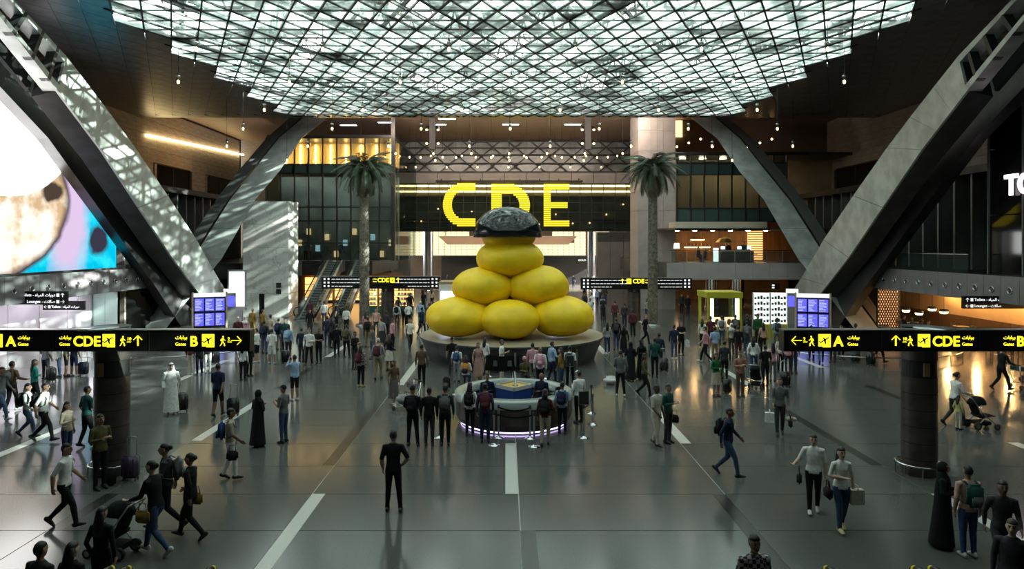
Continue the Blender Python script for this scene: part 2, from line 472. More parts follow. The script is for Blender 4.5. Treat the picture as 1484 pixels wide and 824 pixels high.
# ledge under the stone and dark glazing with fins on the upper floor
nfin = 0
for side, w in ((-1, wl), (1, wr)):
    x0, x1 = sorted((side*27.2, side*WX))
    struct(MB().box(x0, x1, 20, 79, ZS-0.45, ZS).build('trim_%d' % (2 if side < 0 else 3), M['beam_dark']))
    gx = side*28.6
    fac = struct(link('upper_glazing', None, None, (0, 0, 0)))
    for k in range(22):
        y = 30 + k*1.6
        MB().box(gx-0.02, gx+0.02, y+0.03, y+1.57, 4.35, ZS-0.45).build('pane', M['glass_black'], fac)
        xx = sorted((gx - side*1.1, gx - side*0.05))
        MB().box(xx[0], xx[1], y-0.09, y+0.09, 4.35, ZS-0.45).build('fin', M['grey_panel'], fac)
    # warm ceiling lights on the upper corridor behind the glass
    for k in range(9):
        MB().box(side*29.6-0.25, side*29.6+0.25, 32+k*4-0.25, 32+k*4+0.25, ZS-0.62, ZS-0.55).build('downlight', M['warm_glow'], fac)
# ================================================================== BALCONIES (upper floor slabs)
FXB, ZB0, ZB1 = 24.4, 2.95, 4.3
disc = lambda r, t: MB().lathe([(0, 0), (r, 0), (r, t), (0, t)], 16)
def porthole_meshes(side):
    rg = MB(); n = 18
    for (r0, r1, t) in ((0.125, 0.175, 0.05),):
        vs = []; fs = []
        for j in range(n):
            a = 2*math.pi*j/n; c, s = math.cos(a), math.sin(a)
            vs += [(0, r0*c, r0*s), (-side*t, r0*1.06*c, r0*1.06*s), (-side*t*0.6, r1*c, r1*s), (0, r1*c, r1*s)]
        for j in range(n):
            for k in range(3):
                fs.append((j*4+k, ((j+1)%n)*4+k, ((j+1)%n)*4+k+1, j*4+k+1))
        rg.add(vs, fs)
    ln = MB().ell((0,0,0), (0.03, 0.125, 0.125), 12, 6)
    return rg.mesh('porthole_ring', M['porthole'], True), ln.mesh('porthole_lens', M['porthole_lens'], True)
for side in (-1, 1):
    x0, x1 = sorted((side*(FXB+0.06), side*WX))
    b = struct(MB().box(x0, x1, 18, 63, ZB0+0.05, ZB1).build('balcony_slab', M['beam_dark']))
    ring_me, lens_me = porthole_meshes(side)
    pm = MB().box(-0.04, 0.04, -0.615, 0.615, ZB0, ZB1).mesh('fascia_panel', M['fascia'])
    for k in range(31):
        y = 20.0 + k*1.25
        p = link('fascia_panel', pm, b, (side*FXB, y, 0))
        link('porthole_ring', ring_me, p, (-side*0.045, 0, 3.6))
        link('porthole_lens', lens_me, p, (-side*0.05, 0, 3.6))
    # glass balustrade with steel rail
    gl = thing('glass_balustrade', 'clear glass balustrade with steel rail along the %s balcony edge' % ('LED screen' if side < 0 else 'restaurant'), 'railing', (side*(FXB+0.25), 44 if side < 0 else 37, ZB1))
    ya, yb2 = (0.2, 13.5) if side < 0 else (0.2, 19.5)
    npn = 8
    for k in range(npn):
        a = ya + (yb2-ya)*k/npn; c = ya + (yb2-ya)*(k+1)/npn
        MB().box(-0.01, 0.01, a+0.02, c-0.02, 0.0, 1.0).build('pane', M['glass_clear'], gl)
    MB().box(-0.03, 0.03, ya, yb2, 1.0, 1.05).build('handrail', M['steel'], gl)
# slab edge of the balcony with the cafe, across the back on the right and left
cafe_b = struct(MB().box(13.0, WX, 57.1, 80, ZB0+0.05, ZB1).build('balcony_slab', M['beam_dark']))
for k in range(8):
    x = 13.0 + k*1.42
    MB().box(x+0.01, x+1.41, 57.0, 57.1, ZB0, ZB1).build('fascia_panel', mk('pink_grey_fascia', (0.5, 0.45, 0.455), 0.4, 0.1, noise=(0.5, 0.1)), cafe_b)
lb = struct(MB().box(-WX, -17.2, 64.1, 80, ZB0+0.05, ZB1).box(-17.2, -12.8, 64.6, 80, ZB0+0.05, ZB1).box(-WX, -22, 56.5, 64.1, ZB0+0.05, ZB1).build('balcony_slab', M['beam_dark']))
for k in range(8):
    MB().box(-24.2+k*1.42-0.7, -24.2+k*1.42+0.7, 63.98, 64.1, ZB0, ZB1).build('fascia_panel', M['fascia'], lb) if k < 4 else None

# ================================================================== GREAT X-SHAPED BEAMS
def girder(A, B, off, mat, name, parent, mirror):
    """box girder: front face between the edge lines A and B, thickness off"""
    m = MB(); n = len(A); sx = -1 if mirror else 1
    rows = []
    for a, b in zip(A, B):
        a, b = Vector(a), Vector(b)
        row = [a, b, b + off, a + off]
        rows.append([Vector((sx*q.x, q.y, q.z)) for q in row])
    vs = [q for r in rows for q in r]; fs = []
    for i in range(n-1):
        for k in range(4):
            q = (i*4+k, i*4+(k+1) % 4, (i+1)*4+(k+1) % 4, (i+1)*4+k)
            fs.append(q if mirror else q[::-1])
    fs += [(0,1,2,3), tuple((n-1)*4+k for k in (3,2,1,0))]
    m.add(vs, fs)
    me = m.mesh(name, mat)
    return link(name, me, parent)
def px_plane(x, y, X):
    Y = (X - CX) / ((x - VX)/F); return P(x, y, Y)
def lerp(a, b, t): return a + (b-a)*t
def resample(pts, n):
    out = []; k = len(pts)-1
    for i in range(n):
        t = i/(n-1)*k; j = min(int(t), k-1); out.append(lerp(Vector(pts[j]), Vector(pts[j+1]), t-j))
    return out
def clampz(v): return Vector((v.x, v.y, max(v.z, 0.0)))
for mirror in (False, True):
    tx = 'restaurant' if mirror else 'LED screen'
    nb = thing('diagonal_beam', 'wide brushed steel beam slanting to the ceiling on the %s side' % tx, 'beam', (0,0,0), 0, 'great crossing beams')
    # inner girder: solid lower part
    planeX = lambda y: -22.6 + (462-y)/462*2.4
    A = [px_plane(x, y, planeX(y)) for x, y in ((96,81),(149,150),(202,222),(278,335),(327,422),(351,466))]
    B = [px_plane(x, y, planeX(y)) for x, y in ((84,132),(118,178),(151,222),(243,364),(291,428),(318,470))]
    A[-1].z = 0; B[-1].z = 0
    off = Vector((-1.1, 0, -0.25))
    nseg = 8
    Ar, Br = resample(A, nseg+1), resample(B, nseg+1)
    for i in range(nseg):                          # cladding panels along the beam
        girder([lerp(Ar[i], Ar[i+1], 0.004), lerp(Ar[i], Ar[i+1], 0.996)], [lerp(Br[i], Br[i+1], 0.004), lerp(Br[i], Br[i+1], 0.996)], Vector((-0.12, 0, 0)), M['beam'], 'cladding_panel', nb, mirror)
    sh = Vector((-0.12, 0, 0))
    girder([a + sh for a in A], [b + sh for b in B], off, M['beam_dark'], 'girder_body', nb, mirror)
    # upper open ladder part
    A2 = [px_plane(x, y, planeX(y)) for x, y in ((-60,-82),(22,0),(96,81))]
    B2 = [px_plane(x, y, planeX(y)) for x, y in ((-70,-62),(0,24),(84,132))]
    mid = lambda t: [lerp(a, b, t) for a, b in zip(A2, B2)]
    girder(A2, mid(0.17), Vector((-0.7, 0, 0)), M['beam'], 'rail', nb, mirror)
    girder(mid(0.83), B2, Vector((-0.7, 0, 0)), M['beam'], 'rail', nb, mirror)
    for t in (0.18, 0.5, 0.8):
        a = lerp(A2[1], A2[2], t); b = lerp(B2[1], B2[2], t); a2 = lerp(A2[1], A2[2], t+0.05); b2 = lerp(B2[1], B2[2], t+0.05)
        girder([a, a2], [b, b2], Vector((-0.4, 0, 0)), M['beam_dark'], 'rung', nb, mirror)
    back = Vector((-1.3, 0, 0))
    girder([a + back for a in A2], [b + back for b in B2], Vector((-0.2, 0, 0)), M['ceil_back'], 'back_plate', nb, mirror)
    # outer dark girder
    ob_ = thing('outer_beam', 'dark parallel beam behind the wide beam on the %s side' % tx, 'beam', (0,0,0), 0, 'great crossing beams')
    C = [px_plane(x, y, -23.6) for x, y in ((-80,40),(70,200),(226,416),(262,468))]
    D = [px_plane(x, y, -23.6) for x, y in ((-20,40),(129,200),(267,392),(312,468))]
    C[-1].z = 0; D[-1].z = 0
    for v in C + D:
        if v.z > 15.9: v.z = 15.9
    girder(C, D, Vector((-0.8, 0.3, 0)), M['beam_dark'], 'girder_body', ob_, mirror)
    # arch crossing behind, leaning in over the hall
    fb = thing('arch_beam', 'curved steel arch beam rising behind the crossing on the %s side' % tx, 'beam', (0,0,0), 0, 'great crossing beams')
    yd = ((130,62),(170,60.2),(200,59.2),(248,57),(289,55.3),(375,52),(440,49.5),(477,47.8))
    def dep(y):
        for (a, ya), (b, yb3) in zip(yd, yd[1:]):
            if a <= y <= b: return lerp(ya, yb3, (y-a)/(b-a))
        return yd[-1][1]
    Lp = ((425,166),(386,200),(345,248),(313,289),(256,375),(212,440),(186,477))
    Rp = ((482,164),(437,200),(405,248),(370,289),(321,375),(268,440),(240,477))
    Lw = [P(x, y, dep(y)) for x, y in Lp]; Rw = [P(x, y, dep(y)) for x, y in Rp]
    Lw[-1].z = 0; Rw[-1].z = 0
    Lw, Rw = resample(Lw, 13), resample(Rw, 13)
    G0 = [lerp(a, b, 0.30) for a, b in zip(Lw, Rw)]; G1 = [lerp(a, b, 0.36) for a, b in zip(Lw, Rw)]
    for i in range(12):
        q = lambda L: [lerp(L[i], L[i+1], 0.005), lerp(L[i], L[i+1], 0.995)]
        girder(q(Rw), q(G1), Vector((-0.05, 0.12, 0)), M['beam'], 'cladding_panel', fb, mirror)
    girder(G0, Lw, Vector((-0.2, 0.7, 0)), mk('arch_side_steel', (0.2, 0.2, 0.2), 0.4, 0.6), 'side_flange', fb, mirror)
    ofs = Vector((-0.05, 0.16, 0))
    girder([r + ofs for r in Rw], [g + ofs for g in G1], Vector((-0.5, 1.1, 0)), M['beam_dark'], 'girder_body', fb, mirror)
    girder([g + Vector((0, 0.35, 0)) for g in G1], [g + Vector((0, 0.35, 0)) for g in G0], Vector((0, 0.2, 0)), M['beam_dark'], 'groove', fb, mirror)
# ================================================================== BACK OF THE HALL
HS = CZ + 12.0
soff = struct(MB().box(-33, 33, CE+0.3, 118, HS+0.1, HS+0.4).build('ceiling_back', M['dark']))
for k in range(44):                                # wooden slats running across
    y = CE + 0.7 + k*0.52
    MB().box(-31, 31, y, y+0.48, HS, HS+0.08).build('soffit_slat', M['soffit'], soff)
for (x, y) in ((635,180),(740,180),(830,180),(648,172),(560,177),(505,181)):
    c = P(x, y, 12000/(VY-y))
    t = thing('soffit_light', 'small bright linear light set into the pink wooden soffit', 'light', (c.x, c.y, HS), 0, 'soffit lights')
    MB().box(-0.9, 0.9, -0.28, 0.28, -0.03, 0.0).build('frame', M['steel'], t)
    MB().box(-0.8, 0.8, -0.2, 0.2, -0.05, -0.03).build('diffuser', M['white_light'], t)
for x in (627, 852):                               # dark drop columns with flood lamps
    c = P(x, 190, 66)
    t = thing('drop_post', 'black floodlight post hanging from the wooden soffit on the %s side' % ('escalator' if x < 700 else 'pilaster'), 'post', (c.x, 66, HS), 0, 'drop posts')
    MB().box(-0.28, 0.28, -0.28, 0.28, -3.0, 0).build('post', M['dark'], t)
    for s in (-1, 1):
        for z in (-0.9, -2.2):
            q = MB().tube([(s*0.3, 0, z+0.15), (s*0.5, 0, z), (s*0.55, -0.15, z-0.2)], [0.05, 0.16, 0.18], 10).build('floodlight', M['black_gloss'], t)
            MB().ell((s*0.55, -0.17, z-0.24), (0.12, 0.05, 0.1), 8, 6).build('lens', M['bulb'], q)
YB_ = 80.0
for k in range(5):                                 # added fill lights hidden behind the ceiling edge, brightening the back hall
    fx = -10 + k*5
    t = thing('fill_bar', 'added fill light bar hidden behind the ceiling edge', 'light', (fx, CE+0.75, HC+0.75), 0, 'added fill bars behind the ceiling edge')
    MB().box(-1.5, 1.5, -0.3, 0.0, -0.15, 0.15).build('housing', M['dark'], t)
    ld = bpy.data.lights.new('flood', 'AREA'); ld.shape = 'RECTANGLE'; ld.size = 2.8; ld.size_y = 0.25; ld.energy = 330; ld.color = (1.0, 0.82, 0.66)
    lo = link('fill_lamp', ld, t, (0, 0.03, 0.0)); lo.rotation_euler = (R(90-6), 0, 0)
BX0, BX1 = P(570, 0, YB_).x, P(925, 0, YB_).x
zt, zm, zg, zb = CZ + 12.0, CZ + 8.24, CZ + 7.0, CZ + 1.44
# bridge with truss and glazed front
br = struct(MB().box(BX0, BX1, YB_+0.6, YB_+1.0, zm, zt).build('bridge', mk('bridge_dark_wall', (0.16, 0.18, 0.175), 0.25, noise=(0.7, 0.3))))
MB().box(BX0, BX1, YB_, YB_+0.5, zg, zm).build('bridge_beam', M['concrete'], br)
for k in range(12):
    x = BX0 + (BX1-BX0)*k/11
    MB().box(x-0.03, x+0.03, YB_-0.03, YB_, zg, zm).build('joint_cover', M['mullion'], br)
cw = 2.64
hgt = zt - zm
for s in (-1, 1):
    for k in range(-3, 15):
        xa = BX0 + k*cw; xb = xa + cw*1.72
        za, zc = (zm, zt) if s > 0 else (zt, zm)
        x0, x1, z0, z1 = xa, xb, za, zc
        if x0 < BX0: z0 = za + (zc-za)*(BX0-xa)/(xb-xa); x0 = BX0
        if x1 > BX1: z1 = za + (zc-za)*(BX1-xa)/(xb-xa); x1 = BX1
        if x1 - x0 > 0.3: MB().bar((x0, YB_+0.2, z0), (x1, YB_+0.2, z1), 0.14, 0.14).build('truss_diagonal', M['mullion'], br)
for z in (zm+0.1, zm+1.1, zm+2.1, zm+2.9, zt-0.1):
    MB().box(BX0, BX1, YB_+0.1, YB_+0.3, z-0.06, z+0.06).build('truss_chord', M['mullion'], br)
for k in range(22):
    x = BX0 + (BX1-BX0)*k/21
    MB().box(x-0.035, x+0.035, YB_-0.06, YB_+0.06, zb, zg).build('mullion', M['mullion'], br)
for k in range(6):
    z = zb + (zg-zb)*k/5
    MB().box(BX0, BX1, YB_-0.05, YB_+0.05, z-0.03, z+0.03).build('mullion', M['mullion'], br)
for k in range(7):
    xa, xb = BX0+(BX1-BX0)*k/7, BX0+(BX1-BX0)*(k+1)/7
    MB().box(xa+0.02, xb-0.02, YB_-0.01, YB_+0.01, zb, zg).build('pane', M['glass_dark'], br)
for z in (CZ+6.8, CZ+6.15):
    MB().box(BX0, BX1, YB_+1.2, YB_+1.35, z-0.1, z+0.1).build('light_strip', M['strip'], br)
MB().box(BX0, BX1, YB_+1.4, YB_+1.6, CZ+5.6, zg).build('strip_backing', mk('bronze_panel', (0.25, 0.17, 0.1), 0.4), br)
MB().box(BX0, BX1, YB_+2.5, YB_+2.8, zb, CZ+5.6).build('inner_wall', mk('teal_grey_wall', (0.14, 0.16, 0.155), 0.3, noise=(0.5, 0.4)), br)
for k in range(14):
    MB().ell((BX0+1+k*2.0, YB_+2.0, CZ+2.2+random.random()*3.0), (0.09, 0.09, 0.09), 8, 6).build('inner_lamp', M['bulb'], br)
rail = MB().box(P(632,0,YB_).x, P(844,0,YB_).x, YB_-0.5, YB_-0.4, CZ+7.15, CZ+7.3)
for k in range(8):
    x = lerp(P(640,0,YB_).x, P(838,0,YB_).x, k/7); rail.box(x-0.04, x+0.04, YB_-0.45, YB_, CZ+7.2, CZ+7.5)
rail.build('sign_rail', M['mullion'], br)
# letters C D E made of horizontal slats
def letter_spans(ch, z, w, h, t):
    """x-intervals of the letter at height z (0..h)"""
    th = t*0.92
    if ch == 'E':
        if z < th or z > h-th: return [(0, w)]
        if abs(z-h/2) < th/2: return [(0, w*0.93)]
        return [(0, t)]
    zc = (z-h/2)/(h/2)
    if ch == 'D':
        def edge(a, b):
            q = 1-(zc*h/2/b)**2
            return a*math.sqrt(q) if q > 0 else None
        fl = w*0.42
        ro = edge(w-fl, h/2); ri = edge(w-fl-t, h/2-th)
        xo = fl + (ro or 0)
        if ri is None: return [(0, xo)]
        return [(0, t), (fl+ri, xo)]
    if ch == 'C':
        q = 1-zc*zc
        xo = w*0.62*(1-math.sqrt(max(q, 0)))
        if z < th or z > h-th: return [(xo, w)]
        ci = 1-((z-h/2)/(h/2-th))**2
        xi = w*0.62 - (w*0.62-t)*math.sqrt(max(ci, 0))
        return [(xo, max(xi, xo+0.3))]
def big_letter(ch, px0, px1, py0, py1):
    Yl = YB_ - 0.6
    a, b = P(px0, py1, Yl), P(px1, py0, Yl)
    w, h = b.x-a.x, b.z-a.z; n = 21; m = MB()
    for k in range(n):
        z = (k+0.5)/n*h
        for (x0, x1) in letter_spans(ch, z, w, h, w*0.27):
            m.box(x0, x1, -0.1, 0.1, z-h/n*0.36, z+h/n*0.36)
    o = m.build('sign_letter', glow('letter_yellow', (1.0, 0.78, 0.02), 0.55), None, loc=a)
    tag(o, 'giant yellow slatted letter %s on the glazed bridge' % ch, 'letter', 'giant gate letters')
    for x in (0.15*w, 0.85*w if ch != 'D' else 0.6*w):
        for z_ in (h-0.3, 0.2): MB().box(x-0.04, x+0.04, 0.1, 0.55, z_, z_+0.1).build('bracket', M['mullion'], o)
big_letter('C', 642, 689, 265, 328); big_letter('D', 712, 768, 266, 328); big_letter('E', 788, 825, 266, 328)
# concourse under and behind the bridge
YC = 100.0
con = struct(MB().box(-22, 24, YC-0.25, YC+0.2, 0, 9.0).build('wall_concourse', mk('concourse_wall', (0.12, 0.09, 0.07), 0.5, noise=(0.3, 0.3))))
lit = glow('lantern_panel', (1.0, 0.84, 0.46), 0.75)
for n, (x0, x1, y0, y1) in enumerate(((592,614,325,370),(628,645,325,370),(645,690,352,370),(690,800,352,370),(800,832,352,370),(832,848,325,370),(862,882,325,370),(918,926,352,372),(646,680,326,342),(800,830,326,342))):
    a, b = P(x0, y1, YC), P(x1, y0, YC)
    t = thing('lantern_panel', 'backlit cream lantern panel with fine grid beyond the bridge', 'light panel', (a.x, YC-0.44, a.z), 0, 'lantern panels of the far concourse')
    w, h = b.x-a.x, b.z-a.z
    MB().box(0, w, 0.05, 0.15, 0, h).build('diffuser', lit, t)
    g = MB(); k = 0
    while k*0.42 < h: g.box(0, w, 0, 0.05, k*0.42-0.02, k*0.42+0.02); k += 1
    k = 0
    while k*0.8 < w: g.box(k*0.8-0.02, k*0.8+0.02, 0, 0.05, 0, h); k += 1
    g.build('grid', mk('lantern_grid', (0.2, 0.15, 0.08), 0.5), t)
can = thing('canopy', 'flared brown canopy beam across the far concourse', 'canopy', (P(736,348,96).x, 96, P(0,348,96).z))
hw = (P(838,0,96).x - P(640,0,96).x)/2
MB().prism([(-hw+1.2, -0.6), (hw-1.2, -0.6), (hw, 0.5), (-hw, 0.5)], 'y', -1.2, 1.2).build('fascia', mk('canopy_brown', (0.3, 0.2, 0.16), 0.4), can)
MB().box(-hw, hw, -1.2, 1.2, 0.5, 0.58).build('roof_edge', M['steel'], can)
for k in range(4): MB().box(-hw+1+k*(2*hw-2)/3-0.04, -hw+1+k*(2*hw-2)/3+0.04, -0.04, 0.04, 0.58, zb+1.45-can.location.z).build('hanger', M['steel'], can)
for (x0, x1, y0, y1, Yc, mt) in ((613,627,325,404,86,'steel'),(851,862,325,404,86,'steel')):
    a, b = P(x0, y1, Yc), P(x1, y0, Yc); r = (b.x-a.x)/2
    t = thing('column', 'tall satin steel column under the glazed bridge', 'column', ((a.x+b.x)/2, Yc, 0), 0, 'steel columns')
    MB().lathe([(r, 0), (r, zb+2.6)], 20).build('shaft', M['steel'], t, True)
    MB().lathe([(r+0.08, 0), (r+0.08, 0.3), (r, 0.3)], 20).build('base_ring', M['chrome'], t, True)
for (x0, x1, y0, y1, Yc) in ((568,592,335,393,82.5),(866,922,336,402,82.5)):
    a, b = P(x0, y1, Yc), P(x1, y0, Yc)
    t = thing('service_tower', 'grey panelled service tower under the bridge %s' % ('by the escalators' if x0 < 700 else 'by the pale pilaster'), 'tower', ((a.x+b.x)/2, Yc, 0))
    hwid = (b.x-a.x)/2; npn = 2 if x0 < 700 else 3
    for k in range(npn):
        xa = -hwid + 2*hwid*k/npn
        MB().box(xa+0.02, xa+2*hwid/npn-0.02, -0.05, 0.05, 0, b.z).build('panel', M['grey_panel'], t)
    MB().box(-hwid, hwid, 0.05, 1.6, 0, b.z).build('core', M['beam_dark'], t)
gs = thing('shop_sign', 'small white illuminated shop sign reading GOLD', 'sign', P(838, 378, 99.5))
text('lettering', 'GOLD', 0.4, M['sign_white'], gs, (0, 0, 0))
MB().box(-0.1, 1.3, 0.05, 0.16, -0.1, 0.4).build('backing', M['dark'], gs)
ga = MB().box(-0.1, 0.1, 0, 0.05, -0.1, 3.2)
struct(MB().box(P(640,0,YC).x, P(862,0,YC).x, YC-0.35, YC-0.25, 0, 4.15).build('wall_shopfront', M['dark']))
for k in range(9):
    x = lerp(-12, 14, k/8)
    t = thing('concourse_light', 'bright square downlight over the far concourse', 'light', (x, 90, zb+1.4), 0, 'concourse downlights')
    MB().box(-0.5, 0.5, -0.5, 0.5, -0.06, 0).build('diffuser', glow('downlight_warm', (1.0, 0.8, 0.5), 45), t)
struct(MB().box(-22, 24, YB_+1, YC, zb+1.42, zb+1.7).build('ceiling_concourse', mk('concourse_ceiling', (0.2, 0.18, 0.16), 0.6)))
# ---------------- glazed wall beside the bridge, above the escalators
YG = 64.6
GX0, GX1 = P(386, 0, YG).x, P(570, 0, YG).x
gw = struct(link('glazed_wall', None, None, (0, 0, 0)))
ztop = CZ + 9.9
amb = glow('amber_glow', (1.0, 0.56, 0.14), 0.55)
n = 9
for k in range(n+1):
    x = lerp(GX0, GX1, k/n)
    MB().box(x-0.05, x+0.05, YG-0.12, YG+0.1, 4.3, ztop).build('mullion', M['mullion'], gw)
zs_ = [4.3, P(0,352,YG).z, P(0,320,YG).z, P(0,300,YG).z, P(0,251,YG).z, P(0,238,YG).z, ztop]
for z in zs_[1:]:
    MB().box(GX0, GX1, YG-0.06, YG+0.06, z-0.05, z+0.05).build('transom', M['mullion'], gw)
sp = mk('teal_spandrel', (0.05, 0.09, 0.09), 0.12)
for k in range(n):
    xa, xb = lerp(GX0, GX1, k/n)+0.05, lerp(GX0, GX1, (k+1)/n)-0.05
    for z0, z1 in zip(zs_, zs_[1:]):
        me = MB().box(xa, xb, YG-0.015, YG+0.015, z0+0.05, z1-0.05)
        me.build('pane', sp if abs(z0-zs_[4]) < 0.01 else M['glass_dark'], gw)
MB().box(GX0, GX1, YG+3.5, YG+3.8, zs_[5], ztop).build('amber_wall', mk('amber_wood_wall', (0.75, 0.47, 0.17), 0.5, noise=(1.2, 0.25), stretch=(3, 1, 0.3)), gw)
for k in range(8):
    x = lerp(GX0, GX1, (k+0.5)/8)
    MB().box(x-0.06, x+0.06, YG+3.2, YG+3.4, zs_[5]+0.1, ztop-0.2).build('amber_tube', glow('amber_tube_glow', (1.0, 0.6, 0.18), 16), gw)
MB().box(GX0, GX1, YG+3.5, YG+3.8, 4.3, zs_[4]).build('inner_wall', mk('dim_room_wall', (0.25, 0.27, 0.25), 0.4, noise=(0.4, 0.5)), gw)
for k in range(6):
    for zc_ in (zs_[5]-0.1,): MB().box(GX0+0.8+k*1.9, GX0+1.7+k*1.9, YG+1.6, YG+2.0, zc_, zc_+0.05).build('room_light', glow('hidden_room_fill', (0.9, 1.0, 0.95), 26), gw)  # added glowing panels, hidden behind the spandrel to brighten the inner wall
for k in range(12):
    MB().box(GX0+1+k*0.9, GX0+1.4+k*0.9, YG+3.3, YG+3.45, 4.6+(k*7 % 5)*0.55, 5.2+(k*7 % 5)*0.55).build('shop_light', glow('dim_warm', (1.0, 0.7, 0.35), 0.7) if k % 3 else glow('dim_cool', (0.5, 0.8, 0.9), 0.5), gw)
MB().box(GX0, GX1, YG+0.1, YG+14, ztop, ztop+0.3).build('roof_slab', M['beam_dark'], gw)
MB().box(GX1-0.1, GX1+0.1, YG+0.2, YB_, 4.3, ztop).build('return_pane', M['glass_dark'], gw)
MB().box(GX1-0.2, GX1+0.15, YG-0.1, YG+0.4, 4.3, ztop+2.1).build('corner_post', M['beam_dark'], gw)
# ---------------- facade over the cafe
YR = 62.0
RX0, RX1 = P(981, 0, YR).x, P(1140, 0, YR).x
fc = struct(link('upper_facade', None, None, (0, 0, 0)))
zr = [P(0,321,YR).z, P(0,302,YR).z, P(0,253,YR).z, P(0,236,YR).z, P(0,224,YR).z]
n = 8
for k in range(n+1):
    x = lerp(RX0, RX1, k/n); MB().box(x-0.05, x+0.05, YR-0.1, YR+0.1, zr[0], zr[-1]).build('mullion', M['mullion'], fc)
for z in zr: MB().box(RX0, RX1, YR-0.07, YR+0.07, z-0.05, z+0.05).build('transom', M['mullion'], fc)
for k in range(n):
    xa, xb = lerp(RX0, RX1, k/n)+0.05, lerp(RX0, RX1, (k+1)/n)-0.05
    for q, (z0, z1) in enumerate(zip(zr, zr[1:])):
        MB().box(xa, xb, YR-0.015, YR+0.015, z0+0.05, z1-0.05).build('pane', sp if q in (0, 2) else M['glass_dark'], fc)
MB().box(RX0, RX1+8, YR+4, YR+4.3, zr[0], zr[-1]).build('room_wall', mk('tan_room_wall', (0.45, 0.36, 0.24), 0.5, noise=(0.3, 0.3)), fc)
MB().box(RX0, RX1+8, YR+0.1, YR+14, zr[-1], zr[-1]+0.25).build('roof_slab', M['beam_dark'], fc)
for k in range(5):
    MB().box(RX0+0.8+k*1.9, RX0+1.3+k*1.9, YR+2, YR+2.5, zr[-1]-0.12, zr[-1]-0.06).build('room_light', glow('room_warm', (1.0, 0.8, 0.5), 22), fc)
for k in range(9):
    MB().ell((RX0+0.5+k*1.1, YR+2, zr[-1]+1.0+(k % 3)*0.35), (0.1, 0.1, 0.1), 8, 6).build('attic_lamp', M['bulb'], fc)
MB().box(RX0, RX1+8, YR+5, YR+5.2, zr[-1]+0.25, HS).build('attic_wall', mk('attic_wall', (0.12, 0.09, 0.07), 0.6), fc)
for (x0, x1) in ((0.1, 1.7),):
    MB().box(RX0+x0, RX0+x1, YR+4.7, YR+4.8, CZ+10.3, HS-0.1).build('lit_attic_window', glow('attic_window', (1.0, 0.66, 0.3), 1.0), fc)
# cream band
cream = mk('cream_plaster', (0.62, 0.55, 0.44), 0.6, noise=(0.5, 0.05))
cb = struct(MB().box(P(979,0,59.5).x, P(1112,0,59.5).x, 59.5, 62.1, P(0,333,59.5).z, P(0,321,59.5).z).build('trim_4', cream))
for k in range(5):
    x = lerp(P(1003,0,59.5).x, P(1092,0,59.5).x, k/4)
    MB().box(x-0.3, x+0.3, 59.45, 59.5, P(0,333,59.5).z, P(0,331.5,59.5).z).build('air_slot', M['dark'], cb)
# ---------------- cafe on the balcony
CYB = 65.5
cwall = struct(MB().box(13.2, 29, CYB, CYB+0.3, ZB1, 8.0).build('wall_cafe', mk('cafe_wood', (0.16, 0.075, 0.03), 0.45, noise=(1.0, 0.35), stretch=(5, 1, 0.5))))
MB().box(13.2, 29, 59.5, CYB, P(0,333,59.5).z, P(0,333,59.5).z+0.15).build('soffit_panel', mk('cafe_soffit', (0.12, 0.08, 0.05), 0.6), cwall)
for k in range(6):
    t = thing('cafe_downlight', 'small warm downlight in the cafe ceiling', 'light', (15.2+k*1.6, 62.4, P(0,333,59.5).z), 0, 'cafe downlights')
    MB().lathe([(0, -0.05), (0.16, -0.05), (0.18, 0)], 12).build('lens', glow('cafe_lamp_glow', (1.0, 0.62, 0.25), 90), t)
for k, (x0, x1) in enumerate(((993,1030), (1002,1022))):
    a, b = P(x0, 0, CYB-0.3), P(x1, 0, CYB-0.3)
    t = thing('bottle_shelf', '%s lit wooden shelf on the cafe wall' % ('upper' if k else 'lower'), 'shelf', (a.x, CYB-0.3, 5.6+k*0.7))
    MB().box(0, b.x-a.x, 0, 0.28, 0, 0.05).build('board', cream, t); MB().box(0, b.x-a.x, 0.2, 0.28, -0.06, 0).build('light_strip', M['strip'], t)
    for q in range(7):
        MB().lathe([(0.06, 0.05), (0.06, 0.25), (0.02, 0.33), (0.02, 0.4)], 8, (0.15+q*(b.x-a.x-0.3)/6, 0.12, 0)).build('bottle', mk('amber_bottle', (0.35, 0.15, 0.03), 0.15), t, True)
a, b = P(1084, 378, CYB-0.4), P(1106, 334, CYB-0.4)
bw = thing('slat_screen', 'glowing amber wall of stacked horizontal slats in the cafe', 'screen', (a.x, CYB-0.4, ZB1))
MB().box(0, b.x-a.x, 0.1, 0.15, 0, 3.1).build('glow_panel', glow('amber_screen', (1.0, 0.5, 0.18), 1.0), bw)
for q in range(14): MB().box(0, b.x-a.x, 0, 0.1, q*0.22, q*0.22+0.09).build('slat', mk('slat_wood', (0.4, 0.22, 0.1), 0.5), bw)
# railing at the balcony edge
rl = thing('balcony_railing', 'steel and glass railing in front of the balcony cafe', 'railing', (13.4, 57.25, ZB1))
RLN = 10.6
for k in range(9):
    MB().box(k*RLN/8-0.03, k*RLN/8+0.03, -0.03, 0.03, 0, 1.02).build('post', M['steel'], rl)
    if k < 8: MB().box(k*RLN/8+0.06, (k+1)*RLN/8-0.06, -0.01, 0.01, 0.1, 0.95).build('pane', M['glass_clear'], rl)
MB().box(-0.05, RLN+0.05, -0.04, 0.04, 1.02, 1.07).build('handrail', M['chrome'], rl)
MB().box(-0.05, RLN+0.05, -0.02, 0.02, 0.06, 0.1).build('bottom_rail', M['steel'], rl)
